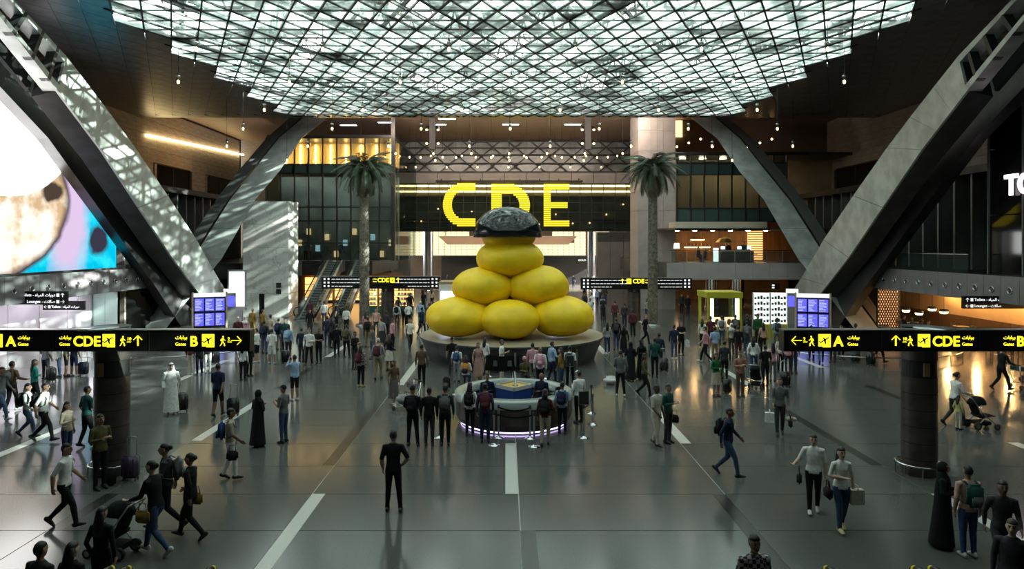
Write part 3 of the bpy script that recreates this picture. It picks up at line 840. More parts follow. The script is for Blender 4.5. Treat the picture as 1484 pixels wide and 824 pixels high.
# floor lamp, planter, tables, umbrella, sign boards on the cafe terrace
p = P(984, 380, 58.2); t = thing('table_lamp', 'cafe lamp with glowing cream shade beside the railing', 'lamp', (p.x, 59.0, ZB1))
MB().lathe([(0.16,0),(0.16,0.03),(0.02,0.05),(0.02,1.25)], 12).build('stand', M['dark'], t, True)
MB().lathe([(0.26,1.2),(0.2,1.65)], 16).build('shade', glow('lamp_shade_glow', (1.0, 0.8, 0.5), 2.2), t, True)
p = P(1074, 0, 59.0); t = thing('cafe_parasol', 'small olive parasol over the cafe terrace counter', 'parasol', (p.x-0.5, 61.6, ZB1))
MB().lathe([(0.03,0),(0.03,2.2)], 8).build('pole', M['steel'], t); MB().lathe([(0.95,1.7),(0.6,2.05),(0,2.25)], 10).build('canopy', mk('olive_canvas', (0.25, 0.19, 0.04), 0.8), t)
MB().lathe([(0.25,0),(0.25,0.06),(0.03,0.08)], 12).build('base', M['steel'], t)
for k, x in enumerate((990, 1012, 1035, 1062, 1088)):
    p = P(x, 0, 58.3)
    t = thing('cafe_table', 'small dark round cafe table behind the balcony railing', 'table', (p.x, 58.4+(k % 2)*0.8 if k < 3 else 57.8, ZB1), 0, 'cafe tables')
    MB().lathe([(0,0.74),(0.38,0.74),(0.38,0.7),(0,0.7)], 16).build('tabletop', mk('dark_wood', (0.06, 0.035, 0.02), 0.4), t)
    MB().lathe([(0.04,0.03),(0.04,0.7)], 8).build('leg', M['steel'], t); MB().lathe([(0.25,0),(0.25,0.03),(0,0.04)], 14).build('base', M['steel'], t)
p = P(1038, 0, 57.9); t = thing('menu_board', 'upright white menu board on the cafe terrace', 'sign', (p.x, 58.0, ZB1))
MB().box(-0.22, 0.22, -0.02, 0.02, 0.1, 1.25).build('panel', glow('board_white', (0.85, 1.0, 0.95), 0.7), t); MB().box(-0.25, 0.25, -0.15, 0.15, 0, 0.1).build('foot', M['steel'], t)
for k, x in enumerate((1048, 1072, 1086)):
    p = P(x, 0, 58.9); t = thing('till', 'small cafe till screen glowing pale blue on the counter', 'screen', (p.x, 59.0, ZB1+1.0), 0, 'cafe tills')
    MB().box(-0.2, 0.2, -0.02, 0.03, 0.1, 0.42).build('casing', M['dark'], t); MB().box(-0.17, 0.17, -0.03, -0.02, 0.13, 0.39).build('screen', glow('till_blue', (0.6, 0.8, 1.0), 1.2), t)
    MB().box(-0.08, 0.08, -0.05, 0.08, 0, 0.1).build('stand', M['dark'], t)
a, b = P(1045, 0, 59.0), P(1092, 0, 59.0)
t = thing('cafe_counter', 'dark cafe counter with pale top on the terrace', 'counter', (a.x, 58.9, ZB1))
MB().box(0, b.x-a.x, 0, 0.6, 0, 0.95).build('body', mk('counter_brown', (0.09, 0.06, 0.05), 0.5), t); MB().box(-0.05, b.x-a.x+0.05, -0.05, 0.65, 0.95, 1.0).build('worktop', cream, t)
# ---------------- pale pilaster
PX0, PX1 = P(925, 0, 62).x, P(979, 0, 62).x
pil = struct(MB().box(PX0+0.05, PX1-0.05, 62.05, 66, 0, HS).build('pilaster', M['concrete']))
tw, th = (PX1-PX0)/3, 1.78
pm = MB().box(0.012, tw-0.012, 0, 0.05, 0.012, th-0.012).mesh('cladding_tile', M['concrete'])
for i in range(3):
    for j in range(10): link('cladding_tile', pm, pil, (PX0+i*tw, 62.0, j*th))
sm = MB().box(0, 0.05, 0.012, 1.3, 0.012, th-0.012).mesh('cladding_tile', M['concrete'])
for j in range(10):
    for i in range(3): link('cladding_tile', sm, pil, (PX0, 62.05+i*1.31, j*th))
# ---------------- marble block
def marble():
    m = mk('veined_marble', (0.62, 0.6, 0.585), 0.3, noise=(0.8, 0.07))
    nt = m.node_tree; b = nt.nodes['Principled BSDF']
    tc = nt.nodes.new('ShaderNodeNewGeometry'); v = nt.nodes.new('ShaderNodeTexVoronoi'); v.feature = 'DISTANCE_TO_EDGE'; v.inputs['Scale'].default_value = 1.6
    n = nt.nodes.new('ShaderNodeTexNoise'); n.inputs['Scale'].default_value = 1.5; n.inputs['Detail'].default_value = 6
    mx = nt.nodes.new('ShaderNodeMix'); mx.data_type = 'VECTOR'; mx.inputs['Factor'].default_value = 0.6
    nt.links.new(tc.outputs['Position'], n.inputs['Vector']); nt.links.new(tc.outputs['Position'], mx.inputs[4]); nt.links.new(n.outputs['Color'], mx.inputs[5])
    nt.links.new(mx.outputs[1], v.inputs['Vector'])
    r = nt.nodes.new('ShaderNodeValToRGB'); r.color_ramp.elements[0].position = 0.0; r.color_ramp.elements[0].color = (0.42, 0.4, 0.39, 1)
    r.color_ramp.elements[1].position = 0.02; r.color_ramp.elements[1].color = (0.74, 0.72, 0.705, 1)
    nt.links.new(v.outputs['Distance'], r.inputs['Fac']); nt.links.new(r.outputs['Color'], b.inputs['Base Color'])
    return m
MRB = marble()
MX0, MX1, MY0, MY1, MZ = P(352,0,55.6).x, P(418,0,55.6).x, 55.6, 58.2, P(0,291,55.6).z
mb = thing('marble_block', 'tall white veined marble tower standing before the escalators', 'tower', ((MX0+MX1)/2, MY0, 0))
cx0 = (MX0+MX1)/2
MB().box(MX0-cx0+0.06, MX1-cx0-0.06, 0.06, MY1-MY0, 0, MZ-0.05).build('core', M['grey_panel'], mb)
for i in range(3):
    for j in range(5):
        w = (MX1-MX0)/3; h = MZ/5
        xa = MX0-cx0+i*w
        if i == 1 and j == 0:                       # slot of a doorway
            MB().box(xa+0.01, xa+w*0.05, 0, 0.06, 0.01, h-0.01).box(xa+w*0.42, xa+w-0.01, 0, 0.06, 0.01, h-0.01).build('marble_panel', MRB, mb)
            MB().box(xa+w*0.05, xa+w*0.42, 0.03, 0.06, 0, h-0.01).build('dark_door', M['black_gloss'], mb)
            continue
        MB().box(xa+0.008, xa+w-0.008, 0, 0.06, j*h+0.008, (j+1)*h-0.008).build('marble_panel', MRB, mb)
for j in range(5):
    h = MZ/5
    for q in range(2):
        d = (MY1-MY0)/2
        MB().box(MX1-cx0-0.06, MX1-cx0, q*d+0.008, (q+1)*d-0.008, j*h+0.008, (j+1)*h-0.008).build('marble_panel', MRB, mb)
MB().box(MX0-cx0, MX1-cx0, 0, MY1-MY0, MZ-0.05, MZ).build('cap', MRB, mb)
for k in range(2): MB().box(0.85, 1.25, -0.03, 0, 2.35-k*0.5, 2.75-k*0.5).build('pictogram_plate', M['dark'], mb)
# ---------------- escalators
def escalator(x0, x1, yb, yt, zt_, label, steps=True):
    """from the floor at yb up to height zt_ at yt"""
    s = 1 if yt > yb else -1; w = x1-x0; L = abs(yt-yb)
    t = thing('escalator', label, 'escalator', ((x0+x1)/2, yb, 0))
    rise0, rise1 = 1.2, L-1.0
    def prof(u):
        return 0.0 if u < rise0 else (zt_ if u > rise1 else zt_*(u-rise0)/(rise1-rise0))
    us = [0, rise0, rise1, L]
    # truss body
    poly = [(u*s, prof(u)-0.02) for u in us] + [(L*s, zt_-0.9), (rise1*s-0.6*s, zt_-1.0), (rise0*s+1.6*s, 0.0)]
    MB().prism(poly if s > 0 else poly[::-1], 'x', -w/2+0.05, w/2-0.05).build('truss', M['grey_panel'], t)
    n = int((rise1-rise0)/0.38)
    for k in range(n):
        u0 = rise0 + (rise1-rise0)*k/n; u1 = rise0 + (rise1-rise0)*(k+1)/n; z = zt_*(k+1)/n
        ya, yc = sorted((u0*s, (u1+0.02)*s))
        q = MB().box(-w/2+0.22, w/2-0.22, ya, yc, z-0.22, z).build('step', mk('step_grey', (0.1, 0.105, 0.11), 0.4, 0.5), t)
        yn = u0*s
        MB().box(-w/2+0.22, w/2-0.22, min(yn, yn-s*0.015), max(yn, yn-s*0.015), z-0.04, z).build('nosing', mk('step_nosing', (0.35, 0.36, 0.37), 0.35, 0.6), q)
    for a, b, z in ((0.0, rise0, 0.01), (rise1, L, zt_+0.01)):
        ya, yc = sorted((a*s, b*s)); MB().box(-w/2+0.2, w/2-0.2, ya, yc, z-0.02, z).build('comb_plate', M['steel'], t)
    for sd in (-1, 1):
        xx = sd*(w/2-0.1)
        line = [(xx, u*s, prof(u)) for u in (0.25, rise0, rise1, L-0.1)]
        g = MB()
        vs = []
        for (x, y, z) in line: vs += [(x-0.01, y, z+0.02), (x+0.01, y, z+0.02), (x+0.01, y, z+0.86), (x-0.01, y, z+0.86)]
        fs = []
        for i in range(len(line)-1):
            for k in range(4): fs.append((i*4+k, i*4+(k+1) % 4, (i+1)*4+(k+1) % 4, (i+1)*4+k))
        g.add(vs, fs); g.build('balustrade_glass', M['glass_clear'], t)
        hp = [(xx, 0.3*s, 0.35), (xx, 0.08*s, 0.48), (xx, -0.02*s, 0.62), (xx, 0.0*s, 0.78), (xx, 0.1*s, 0.885), (xx, 0.22*s, 0.93), (xx, 0.35*s, 0.94)]
        hp += [(x, y, z+0.94) for x, y, z in line[1:3]] + [(xx, (L-0.1)*s, zt_+0.94), (xx, L*s, zt_+0.7)]
        h = MB().tube(hp, 0.05, 8, side=(1, 0, 0)).build('handrail', M['black_gloss'], t, True)
        MB().tube([(xx, 0.10*s, 0.885), (xx, 0.15*s, 0.90)], 0.0535, 8).build('yellow_mark', mk('mark_yellow', (0.8, 0.65, 0.02), 0.4), h, True)
        sk = MB()
        vs = []
        for (x, y, z) in line: vs += [(x-0.12, y, z-0.02), (x+0.1, y, z-0.02), (x+0.1, y, z+0.12), (x-0.12, y, z+0.12)]
        sk.add(vs, fs + [(0,1,2,3), (15,14,13,12)]); sk.build('skirting', M['steel'], t)
    return t
ya_ = 54.2
escalator(P(432,0,ya_).x, P(459,0,ya_).x, 52.8, 64.0, ZB1, 'grey escalator rising beside the marble tower')
escalator(P(478,0,ya_).x, P(499,0,ya_).x, 53.4, 64.6, ZB1, 'grey escalator rising between its twin and the palm trunk')
escalator(-7.65, -6.28, 10.75, 1.2, ZB1, 'near escalator with black handrails, outer one by the dark suitcase column')
escalator(-6.22, -4.72, 10.75, 1.2, ZB1, 'near escalator with black handrails beside the long white floor stripe')
escalator(4.55, 6.1, 10.75, 1.2, ZB1, 'near escalator with black handrails beside the man in plaid')
escalator(6.16, 7.6, 10.75, 1.2, ZB1, 'near escalator with black handrails beside the woman in abaya')
# amber shop between and behind the escalators
shop_glow = glow('shop_amber', (1.0, 0.55, 0.18), 0.9)
sw = struct(MB().box(-23, -10.8, 70, 70.3, 0, ZB0).build('wall_shop', mk('shop_back', (0.2, 0.13, 0.08), 0.5, noise=(0.6, 0.4))))
for k in range(7):
    x = -20 + k*1.5
    t = thing('shop_display', 'amber backlit shop display behind the escalators', 'display', (x, 69.6, 0), 0, 'shop displays behind the escalators')
    MB().box(-0.6, 0.6, 0.2, 0.35, 0.2, 2.5).build('back_panel', shop_glow, t); MB().box(-0.6, 0.6, 0, 0.35, 0, 0.2).build('plinth', M['dark'], t)
    for q in range(3): MB().box(-0.6, 0.6, 0, 0.3, 0.5+q*0.65, 0.55+q*0.65).build('shelf', mk('dark_wood', (0.06, 0.035, 0.02), 0.4), t)
for k in range(3):
    x = P(514, 0, 60).x + 1.2 + k*1.6
    t = thing('produce_stand', 'green tiered produce stand with packets by the palm', 'stand', (x, 60, 0), 0, 'tiered stands by the palm')
    MB().box(-0.7, 0.7, -0.3, 0.3, 0, 0.5).build('plinth', mk('teal_paint', (0.03, 0.16, 0.13), 0.5), t)
    for q in range(4):
        s_ = MB().box(-0.7, 0.7, -0.3+q*0.12, 0.3, 0.6+q*0.4, 0.64+q*0.4).build('shelf', mk('teal_paint', (0, 0, 0)), t)
        for e in range(5):
            MB().box(-0.65+e*0.27, -0.45+e*0.27, -0.22+q*0.12, -0.02+q*0.12, 0.64+q*0.4, 0.85+q*0.4).build('packet', mk('packet_%d' % (e % 3), ((0.7,0.5,0.2),(0.8,0.75,0.65),(0.5,0.1,0.06))[e % 3], 0.5), s_)
    MB().box(-0.7, 0.7, 0.26, 0.3, 0.5, 2.3).build('back_panel', shop_glow, t)
# brown interior under the cafe balcony
bw_ = struct(MB().box(14.5, 30, 74, 74.3, 0, ZB0).build('wall_lobby', mk('lobby_brown', (0.22, 0.12, 0.06), 0.45, noise=(0.5, 0.25))))
for x, Yc in ((1031, 63), (1069, 63)):
    p = P(x, 0, Yc)
    t = thing('column', 'short polished steel column under the cafe balcony', 'column', (p.x, Yc, 0), 0, 'columns under the cafe')
    MB().lathe([(0.55, 0), (0.55, ZB0)], 22).build('shaft', M['chrome'], t, True); MB().lathe([(0.62, 0), (0.62, 0.2), (0.55, 0.22)], 22).build('base_ring', M['steel'], t, True)
for k in range(4):
    t = thing('lobby_light', 'warm round downlight under the cafe balcony', 'light', (16+k*2.6, 66, ZB0), 0, 'lobby downlights')
    MB().lathe([(0, -0.04), (0.3, -0.04), (0.32, 0)], 14).build('lens', glow('lobby_glow', (1.0, 0.6, 0.28), 16), t)
# ================================================================== LED SCREEN
def screen_mat():
    m = bpy.data.materials.new('led_picture'); m.use_nodes = True; nt = m.node_tree
    nt.nodes.remove(nt.nodes['Principled BSDF']); out = nt.nodes['Material Output']
    em = nt.nodes.new('ShaderNodeEmission'); em.inputs['Strength'].default_value = 0.7
    tc = nt.nodes.new('ShaderNodeTexCoord')
    nz = nt.nodes.new('ShaderNodeTexNoise'); nz.inputs['Scale'].default_value = 0.8; nz.inputs['Detail'].default_value = 5
    nt.links.new(tc.outputs['Object'], nz.inputs['Vector'])
    def mask(c, r, soft=0.06, warp=0.25):
        wv = nt.nodes.new('ShaderNodeVectorMath'); wv.operation = 'MULTIPLY_ADD'
        nt.links.new(nz.outputs['Color'], wv.inputs[0]); wv.inputs[1].default_value = (0, warp, warp); nt.links.new(tc.outputs['Object'], wv.inputs[2])
        s = nt.nodes.new('ShaderNodeVectorMath'); s.operation = 'SUBTRACT'; s.inputs[1].default_value = (0, c[0]+warp/2, c[1]+warp/2)
        nt.links.new(wv.outputs[0], s.inputs[0])
        d = nt.nodes.new('ShaderNodeVectorMath'); d.operation = 'MULTIPLY'; d.inputs[1].default_value = (0, 1/r[0], 1/r[1])
        nt.links.new(s.outputs[0], d.inputs[0])
        l = nt.nodes.new('ShaderNodeVectorMath'); l.operation = 'LENGTH'; nt.links.new(d.outputs[0], l.inputs[0])
        mr = nt.nodes.new('ShaderNodeMapRange'); mr.inputs['From Min'].default_value = 1-soft; mr.inputs['From Max'].default_value = 1+soft
        mr.inputs['To Min'].default_value = 1; mr.inputs['To Max'].default_value = 0; nt.links.new(l.outputs['Value'], mr.inputs['Value'])
        return mr.outputs['Result']
    def mix(a, b, f):
        x = nt.nodes.new('ShaderNodeMix'); x.data_type = 'RGBA'; nt.links.new(f, x.inputs['Factor'])
        for s, v in ((6, a), (7, b)):
            if isinstance(v, tuple): x.inputs[s].default_value = (*v, 1)
            else: nt.links.new(v, x.inputs[s])
        return x.outputs[2]
    rp = nt.nodes.new('ShaderNodeValToRGB')
    rp.color_ramp.elements[0].position = 0.42; rp.color_ramp.elements[0].color = (0.0, 0.42, 0.62, 1)
    rp.color_ramp.elements[1].position = 0.6; rp.color_ramp.elements[1].color = (0.02, 0.6, 0.75, 1)
    nt.links.new(nz.outputs['Fac'], rp.inputs['Fac'])
    c = rp.outputs['Color']
    c = mix(c, (0.55, 0.42, 0.6), mask((38.6, 7.2), (1.6, 3.4), 0.35, 1.2))
    c = mix(c, (0.03, 0.03, 0.05), mask((41.5, 6.1), (0.95, 0.9), 0.2, 0.9))
    c = mix(c, (0.05, 0.03, 0.04), mask((32.5, 8.2), (6.2, 4.05), 0.03, 0.5))
    rt = nt.nodes.new('ShaderNodeValToRGB')
    rt.color_ramp.elements[0].position = 0.4; rt.color_ramp.elements[0].color = (0.52, 0.36, 0.2, 1)
    rt.color_ramp.elements[1].position = 0.62; rt.color_ramp.elements[1].color = (1.0, 0.9, 0.78, 1)
    nt.links.new(nz.outputs['Fac'], rt.inputs['Fac'])
    c = mix(c, rt.outputs['Color'], mask((32.4, 8.2), (5.9, 3.75), 0.05, 0.5))
    c = mix(c, (0.06, 0.04, 0.03), mask((37.2, 8.7), (0.8, 0.5), 0.2, 0.8))
    c = mix(c, (4.0, 3.9, 3.8), mask((33.2, 11.3), (5.2, 3.0), 0.04, 0.2))
    nt.links.new(c, em.inputs['Color']); nt.links.new(em.outputs[0], out.inputs['Surface'])
    return m
SX = -24.75
scr = thing('led_screen', 'huge LED video wall showing a glossy white, tan and cyan picture', 'screen', (0, 0, 0))
MB().box(SX-0.03, SX, 25, 43.3, 4.42, 13.2).build('display', screen_mat(), scr)
MB().box(SX-0.5, SX-0.03, 24.9, 43.4, 4.35, 13.3).build('cabinet', M['dark'], scr)
MB().box(SX-0.05, SX+0.06, 24.9, 43.4, 4.31, 4.42).build('bezel', M['beam_dark'], scr)
# ================================================================== DARK GLASS BOX WITH LIT LETTERS
gb = struct(link('glass_box', None, None, (0, 0, 0)))
for k in range(6):
    y = 22 + k*2.48
    for q in range(3):
        MB().box(25.55, 25.6, y+0.04, y+2.44, 3.9+q*3.5+0.03, 3.9+(q+1)*3.5-0.03).build('pane', M['glass_black'], gb)
    MB().box(25.45, 25.6, y-0.04, y+0.04, 3.9, 14.4).build('mullion', M['grey_panel'], gb)
MB().box(25.45, 25.6, 36.84, 36.92, 3.9, 14.4).build('mullion', M['grey_panel'], gb)
for q in range(3): MB().box(25.6, 30.9, 36.84, 36.9, 3.9+q*3.5+0.03, 3.9+(q+1)*3.5-0.03).build('pane', M['glass_black'], gb)
MB().box(25.4, 31, 21.8, 37.0, 3.75, 3.9).box(25.4, 31, 21.8, 37.0, 14.4, 14.6).build('frame', M['fascia'], gb)
MB().box(26.5, 27.0, 22, 36.8, 3.9, 14.4).build('inner_blind', M['dark'], gb)
led = glow('sign_pinkwhite', (1.0, 0.82, 0.92), 1.6)
sgn = thing('lit_sign', 'white pinkish illuminated letters TO on the dark glass box', 'sign', (25.38, 35.5, 8.4))
text('lettering', 'TO', 1.45, led, sgn, (0, 0, 0), (R(90), 0, R(-90)), bold=0.03, ext=0.04)
# ================================================================== SIGNS
def pict_plane(parent, x, z, s):
    """yellow square with an aircraft"""
    q = MB().box(0, s, -0.012, 0, 0, s).box(s*0.35, s, -0.012, 0, -s*0.08, 0).build('pictogram', M['sign_yellow'], parent, loc=(x, 0, z))
    a = R(32); c, sn = math.cos(a), math.sin(a)
    def rot(p): return (s*0.5 + s*(p[0]*c - p[1]*sn), s*0.52 + s*(p[0]*sn + p[1]*c))
    m = MB()
    for poly in ([(-0.42,-0.035),(0.36,-0.035),(0.44,0.0),(0.36,0.05),(-0.38,0.05)], [(-0.08,0.0),(0.1,0.0),(-0.06,-0.32),(-0.14,-0.32)], [(-0.05,0.03),(0.12,0.03),(0.0,0.22),(-0.07,0.22)], [(-0.42,0.0),(-0.32,0.0),(-0.42,0.17),(-0.48,0.17)]):
        pts = [rot(p) for p in poly]
        ar = sum(pts[i][0]*pts[(i+1) % len(pts)][1]-pts[(i+1) % len(pts)][0]*pts[i][1] for i in range(len(pts)))
        m.prism(pts if ar < 0 else pts[::-1], 'y', -0.02, -0.01)
    m.build('aircraft', M['black_sign'], q)
def pict_man(parent, x, z, h, flip=False):
    m = MB(); f = -1 if flip else 1
    def L(a, b, w): m.bar((f*a[0]*h, -0.01, a[1]*h), (f*b[0]*h, -0.01, b[1]*h), w*h, 0.012)
    m.ell((0.04*f*h, -0.01, 0.92*h), (0.085*h, 0.006, 0.085*h), 10, 6)
    L((0.02,0.80),(-0.04,0.45),0.15); L((-0.04,0.48),(0.14,0.26),0.1); L((0.14,0.28),(0.18,0.0),0.1); L((-0.04,0.46),(-0.12,0.2),0.1); L((-0.12,0.2),(-0.26,0.02),0.09)
    L((0.02,0.76),(0.16,0.6),0.08); L((0.16,0.6),(0.28,0.56),0.07); L((0.0,0.76),(-0.16,0.66),0.08); L((-0.16,0.66),(-0.18,0.5),0.07)
    m.build('walking_figure', M['sign_yellow'], parent, loc=(x, 0, z))
def arrow(parent, x, z, s, ang, mat=None):
    m = MB()
    def q(p): a = R(ang); return (p[0]*math.cos(a)-p[1]*math.sin(a), p[0]*math.sin(a)+p[1]*math.cos(a))
    def L(a, b, w): a, b = q(a), q(b); m.bar((a[0]*s, -0.008, a[1]*s), (b[0]*s, -0.008, b[1]*s), w*s, 0.012)
    L((0,-0.5),(0,0.42),0.13); L((0,0.46),(-0.4,0.06),0.13); L((0,0.46),(0.4,0.06),0.13)
    m.build('arrow', mat or M['sign_yellow'], parent, loc=(x, 0, z))
SY = 17.0
def sgx(px): return CX + (px-VX)/F*SY
def sgz(py): return CZ + (VY-py)/F*SY
def round_column(x, y, label, h, r=0.42, ring=True):
    t = thing('round_column', label, 'column', (x, y, 0))
    n = 9; zs = [h*k/n for k in range(n+1)]
    for k in range(n):
        if k == n-3: continue
        MB().lathe([(r, zs[k]+0.008), (r, zs[k+1]-0.008)], 36).build('cladding_band', mk('column_bronze', (0.10, 0.085, 0.08), 0.36, 0.55, noise=(2, 0.25)), t, True)
    k = n-3
    MB().lathe([(r-0.03, zs[k]), (r-0.03, zs[k+1])], 28).build('recess_band', M['black_gloss'], t, True)
    q = MB().box(-0.3*r, 0.05*r, -r-0.01, -r+0.06, zs[k]+0.04, zs[k+1]-0.04).build('plaque', mk('plaque_gold', (0.45, 0.33, 0.15), 0.4, 0.5), t)
    MB().lathe([(0, h), (r+0.02, h), (r+0.02, h+0.02), (0, h+0.02)], 28).build('core_cap', M['dark'], t); MB().lathe([(r-0.02, 0), (r-0.02, h)], 28).build('core', M['dark'], t)
    if ring:
        rr = r+0.12; m = MB(); nn = 32; vs = []; fs = []
        m.tube([(rr*math.cos(2*math.pi*j/nn), rr*math.sin(2*math.pi*j/nn), 0.28) for j in range(nn+1)], 0.025, 6, cap=False, side=(0, 0, 1))
        rg = m.build('guard_ring', M['chrome'], t, True)
        for j in range(8):
            a = 2*math.pi*(j+0.5)/8
            MB().lathe([(0.018, 0), (0.018, 0.28)], 6, (rr*math.cos(a), rr*math.sin(a), 0)).build('post', M['chrome'], rg)
    return t
SB, ST = sgz(509), sgz(479)
for nm, x0, x1, colx, items in (
    ('screen side', -57, 361, 152, [('pl',-14),('t','A',10),('ag',26),('|',77),('ag',86),('t','CDE',107),('pl',149),('man',178,0),('n','10',184),('ar',200,0),('|',216),('ag',254),('t','B',276),('pl',293),('man',323,0),('n','2',330),('ar',343,-90)]),
    ('restaurant side', 1137, 1549, 1343, [('ar',1154,90),('n','2',1164),('man',1176,1),('pl',1186),('t','A',1209),('ag',1228),('|',1278),('ar',1298,0),('n','10',1308),('man',1319,1),('pl',1330),('t','CDE',1352),('ag',1394),('|',1420),('ag',1454),('t','B',1474),('pl',1492)])):
    lab = 'long black gate sign with yellow A, CDE and B lettering, %s' % ('B with arrow to the right-hand walkway' if x0 < 0 else 'A with arrow toward the hall')
    g = thing('gate_sign', 'long black gate sign whose yellow %s' % ('B carries an arrow at its end' if x0 < 0 else 'A carries an arrow at its end'), 'sign', (0, SY, 0), 0, 'overhead gate signs')
    xa, xb = sgx(x0), sgx(x1)
    MB().box(xa, xb, 0, 0.3, SB, ST).build('board', M['black_sign'], g)
    MB().box(xa-0.02, xb+0.02, -0.01, 0.31, ST, ST+0.025).build('top_edge', M['steel'], g)
    MB().box(xb, xb+0.02, 0, 0.3, SB, ST).build('end_cap', M['beam_dark'], g); MB().box(xa-0.02, xa, 0, 0.3, SB, ST).build('end_cap', M['beam_dark'], g)
    base = sgz(501)
    for it in items:
        if it[0] == 't': text('lettering', it[1], 0.345, M['sign_yellow'], g, (sgx(it[2])-0.015, -0.003, base), bold=0.028)
        if it[0] == 'ag':
            text('lettering', GATES_AR, 0.118, M['sign_yellow'], g, (sgx(it[1]), -0.003, sgz(491)), bold=0.006)
            text('lettering', 'Gates', 0.112, M['sign_yellow'], g, (sgx(it[1]), -0.003, sgz(500.5)), bold=0.004)
        if it[0] == 'n': text('lettering', it[1], 0.11, M['sign_yellow'], g, (sgx(it[1 + 1]), -0.003, sgz(493)), bold=0.02); 
        if it[0] == 'n': MB().box(0, 0.1, -0.01, 0, -0.03, -0.012).build('minute_bar', M['sign_yellow'], g, loc=(sgx(it[2]), 0, sgz(494)))
        if it[0] == 'pl': pict_plane(g, sgx(it[1]), sgz(501.5), 0.3)
        if it[0] == 'man': pict_man(g, sgx(it[1]), sgz(501), 0.25, bool(it[2]))
        if it[0] == 'ar': arrow(g, sgx(it[1]), sgz(493), 0.26, it[2])
        if it[0] == '|': MB().box(-0.006, 0.006, -0.004, 0, SB, ST).build('joint', M['beam_dark'], g, loc=(sgx(it[1]), 0, 0))
    cxp = CX + (colx-VX)/F*17.45
    round_column(cxp, 17.45+0.32, 'dark bronze round column under the gate sign on the %s' % nm, SB if False else ST+0.01)
    MB().lathe([(0, ST+0.025), (0.46, ST+0.025), (0.46, ST+0.06), (0, ST+0.06)], 28, (cxp, 0.15, 0)).build('cap_disc', M['steel'], g, True)
# hall signs of the second row
def hall_sign(x0, x1, y0, y1, colx, cde_left, lab):
    Ys = 52.0
    g = thing('hall_sign', lab, 'sign', (0, Ys, 0), 0, 'hall direction signs')
    a, b = P(x0, y1, Ys), P(x1, y0, Ys)
    MB().box(a.x, b.x, 0, 0.35, a.z, b.z).build('board', M['black_sign'], g)
    MB().box(a.x-0.03, b.x+0.03, -0.02, 0.37, b.z, b.z+0.05).build('top_edge', M['steel'], g)
    h = b.z-a.z; sx = lambda px: CX + (px-VX)/F*Ys
    cxm = (540 if cde_left else 898)
    zc = a.z + h*0.56
    if cde_left:
        text('lettering', 'CDE', 0.44, M['sign_yellow'], g, (sx(547), -0.01, zc), bold=0.03)
        pict_plane(g, sx(565), zc-0.03, 0.36); arrow(g, sx(577), zc+0.16, 0.38, 0)
        text('lettering', GATES_AR, 0.13, M['sign_yellow'], g, (sx(540), -0.01, zc+0.2)); text('lettering', 'Gates', 0.13, M['sign_yellow'], g, (sx(540), -0.01, zc))
    else:
        arrow(g, sx(902), zc+0.16, 0.38, 0); pict_plane(g, sx(908), zc-0.03, 0.36)
        text('lettering', 'CDE', 0.44, M['sign_yellow'], g, (sx(917), -0.01, zc), bold=0.03)
        text('lettering', GATES_AR, 0.13, M['sign_yellow'], g, (sx(935), -0.01, zc+0.2)); text('lettering', 'Gates', 0.13, M['sign_yellow'], g, (sx(935), -0.01, zc))
    rnd = random.Random(3)
    for r in range(3):                             # rows too small to read: pictogram squares and dashes
        z = a.z + h*(0.12 + 0.3*r)
        for xs, sg in ((x0+3, 1), (x1-3, -1)):
            x = sx(xs)
            for q in range(2):
                MB().box(min(x, x+sg*0.14), max(x, x+sg*0.14), -0.01, 0, z+0.02, z+0.15).build('pictogram', M['sign_white'], g); x += sg*0.3
            for q in range(9 if r else 6):
                w = 0.12+0.22*rnd.random(); x2 = x+sg*w
                MB().box(min(x, x2), max(x, x2), -0.01, 0, z+0.055, z+0.095).build('dash', M['sign_white'], g); x = x2+sg*0.06
    c = P(colx, 0, Ys)
    round_column(c.x, Ys+0.9, 'grey round column carrying the hall sign beside the %s' % ('escalators' if cde_left else 'pale pilaster'), b.z, 0.5, False)
hall_sign(466, 637, 401, 418, 559, True, 'wide black hall sign with small yellow CDE hanging near the escalators')
hall_sign(842, 1003, 403, 419, 922, False, 'wide black hall sign with small yellow CDE hanging near the pilaster')
# signs under the balconies
AR_TOI = '\uFE94\uFE8E\uFEF4\uFEE4\uFEDF\uFE8D \uFE95\uFE8D\uFEAD\uFEED\uFEA9'.replace('\uFE94', '\uFEE9')
AR_LOU = '\uFE95\uFEFB\uFE8E\uFEBB'
def small_sign(x0, x1, y0, y1, Y, lab, rows, right):
    a, b = P(x0, y1, Y), P(x1, y0, Y); h = b.z-a.z
    g = thing('balcony_sign', lab, 'sign', (a.x, Y, a.z))
    MB().box(0, b.x-a.x, 0, 0.2, 0, h).build('board', M['black_sign'], g)
    for k in range(2): MB().box(0.3+k*(b.x-a.x-0.7), 0.36+k*(b.x-a.x-0.7), 0.08, 0.12, h, max(h+0.05, ZB0-a.z)).build('hanger', M['steel'], g)
    s = h/len(rows)*(0.62 if len(rows) > 1 else 0.36)
    for k, (en, ar, ang) in enumerate(rows):
        z = h - (k+0.75)*h/len(rows)
        if right:
            arrow(g, s*0.9, z+s*0.3, s, ang, M['sign_white']); MB().box(s*1.7, s*2.4, -0.01, 0, z-0.02, z+s*0.7).build('pictogram', M['sign_white'], g)
            text('lettering', en+' - '+ar, s, M['sign_white'], g, (s*2.7, -0.005, z))
        else:
            w = b.x-a.x
            arrow(g, w-s*0.9, z+s*0.3, s, ang, M['sign_white']); MB().box(w-s*2.4, w-s*1.7, -0.01, 0, z-0.02, z+s*0.7).build('pictogram', M['sign_white'], g)
            text('lettering', en+' - '+ar, s, M['sign_white'], g, (w-s*2.7, -0.005, z), align='RIGHT')
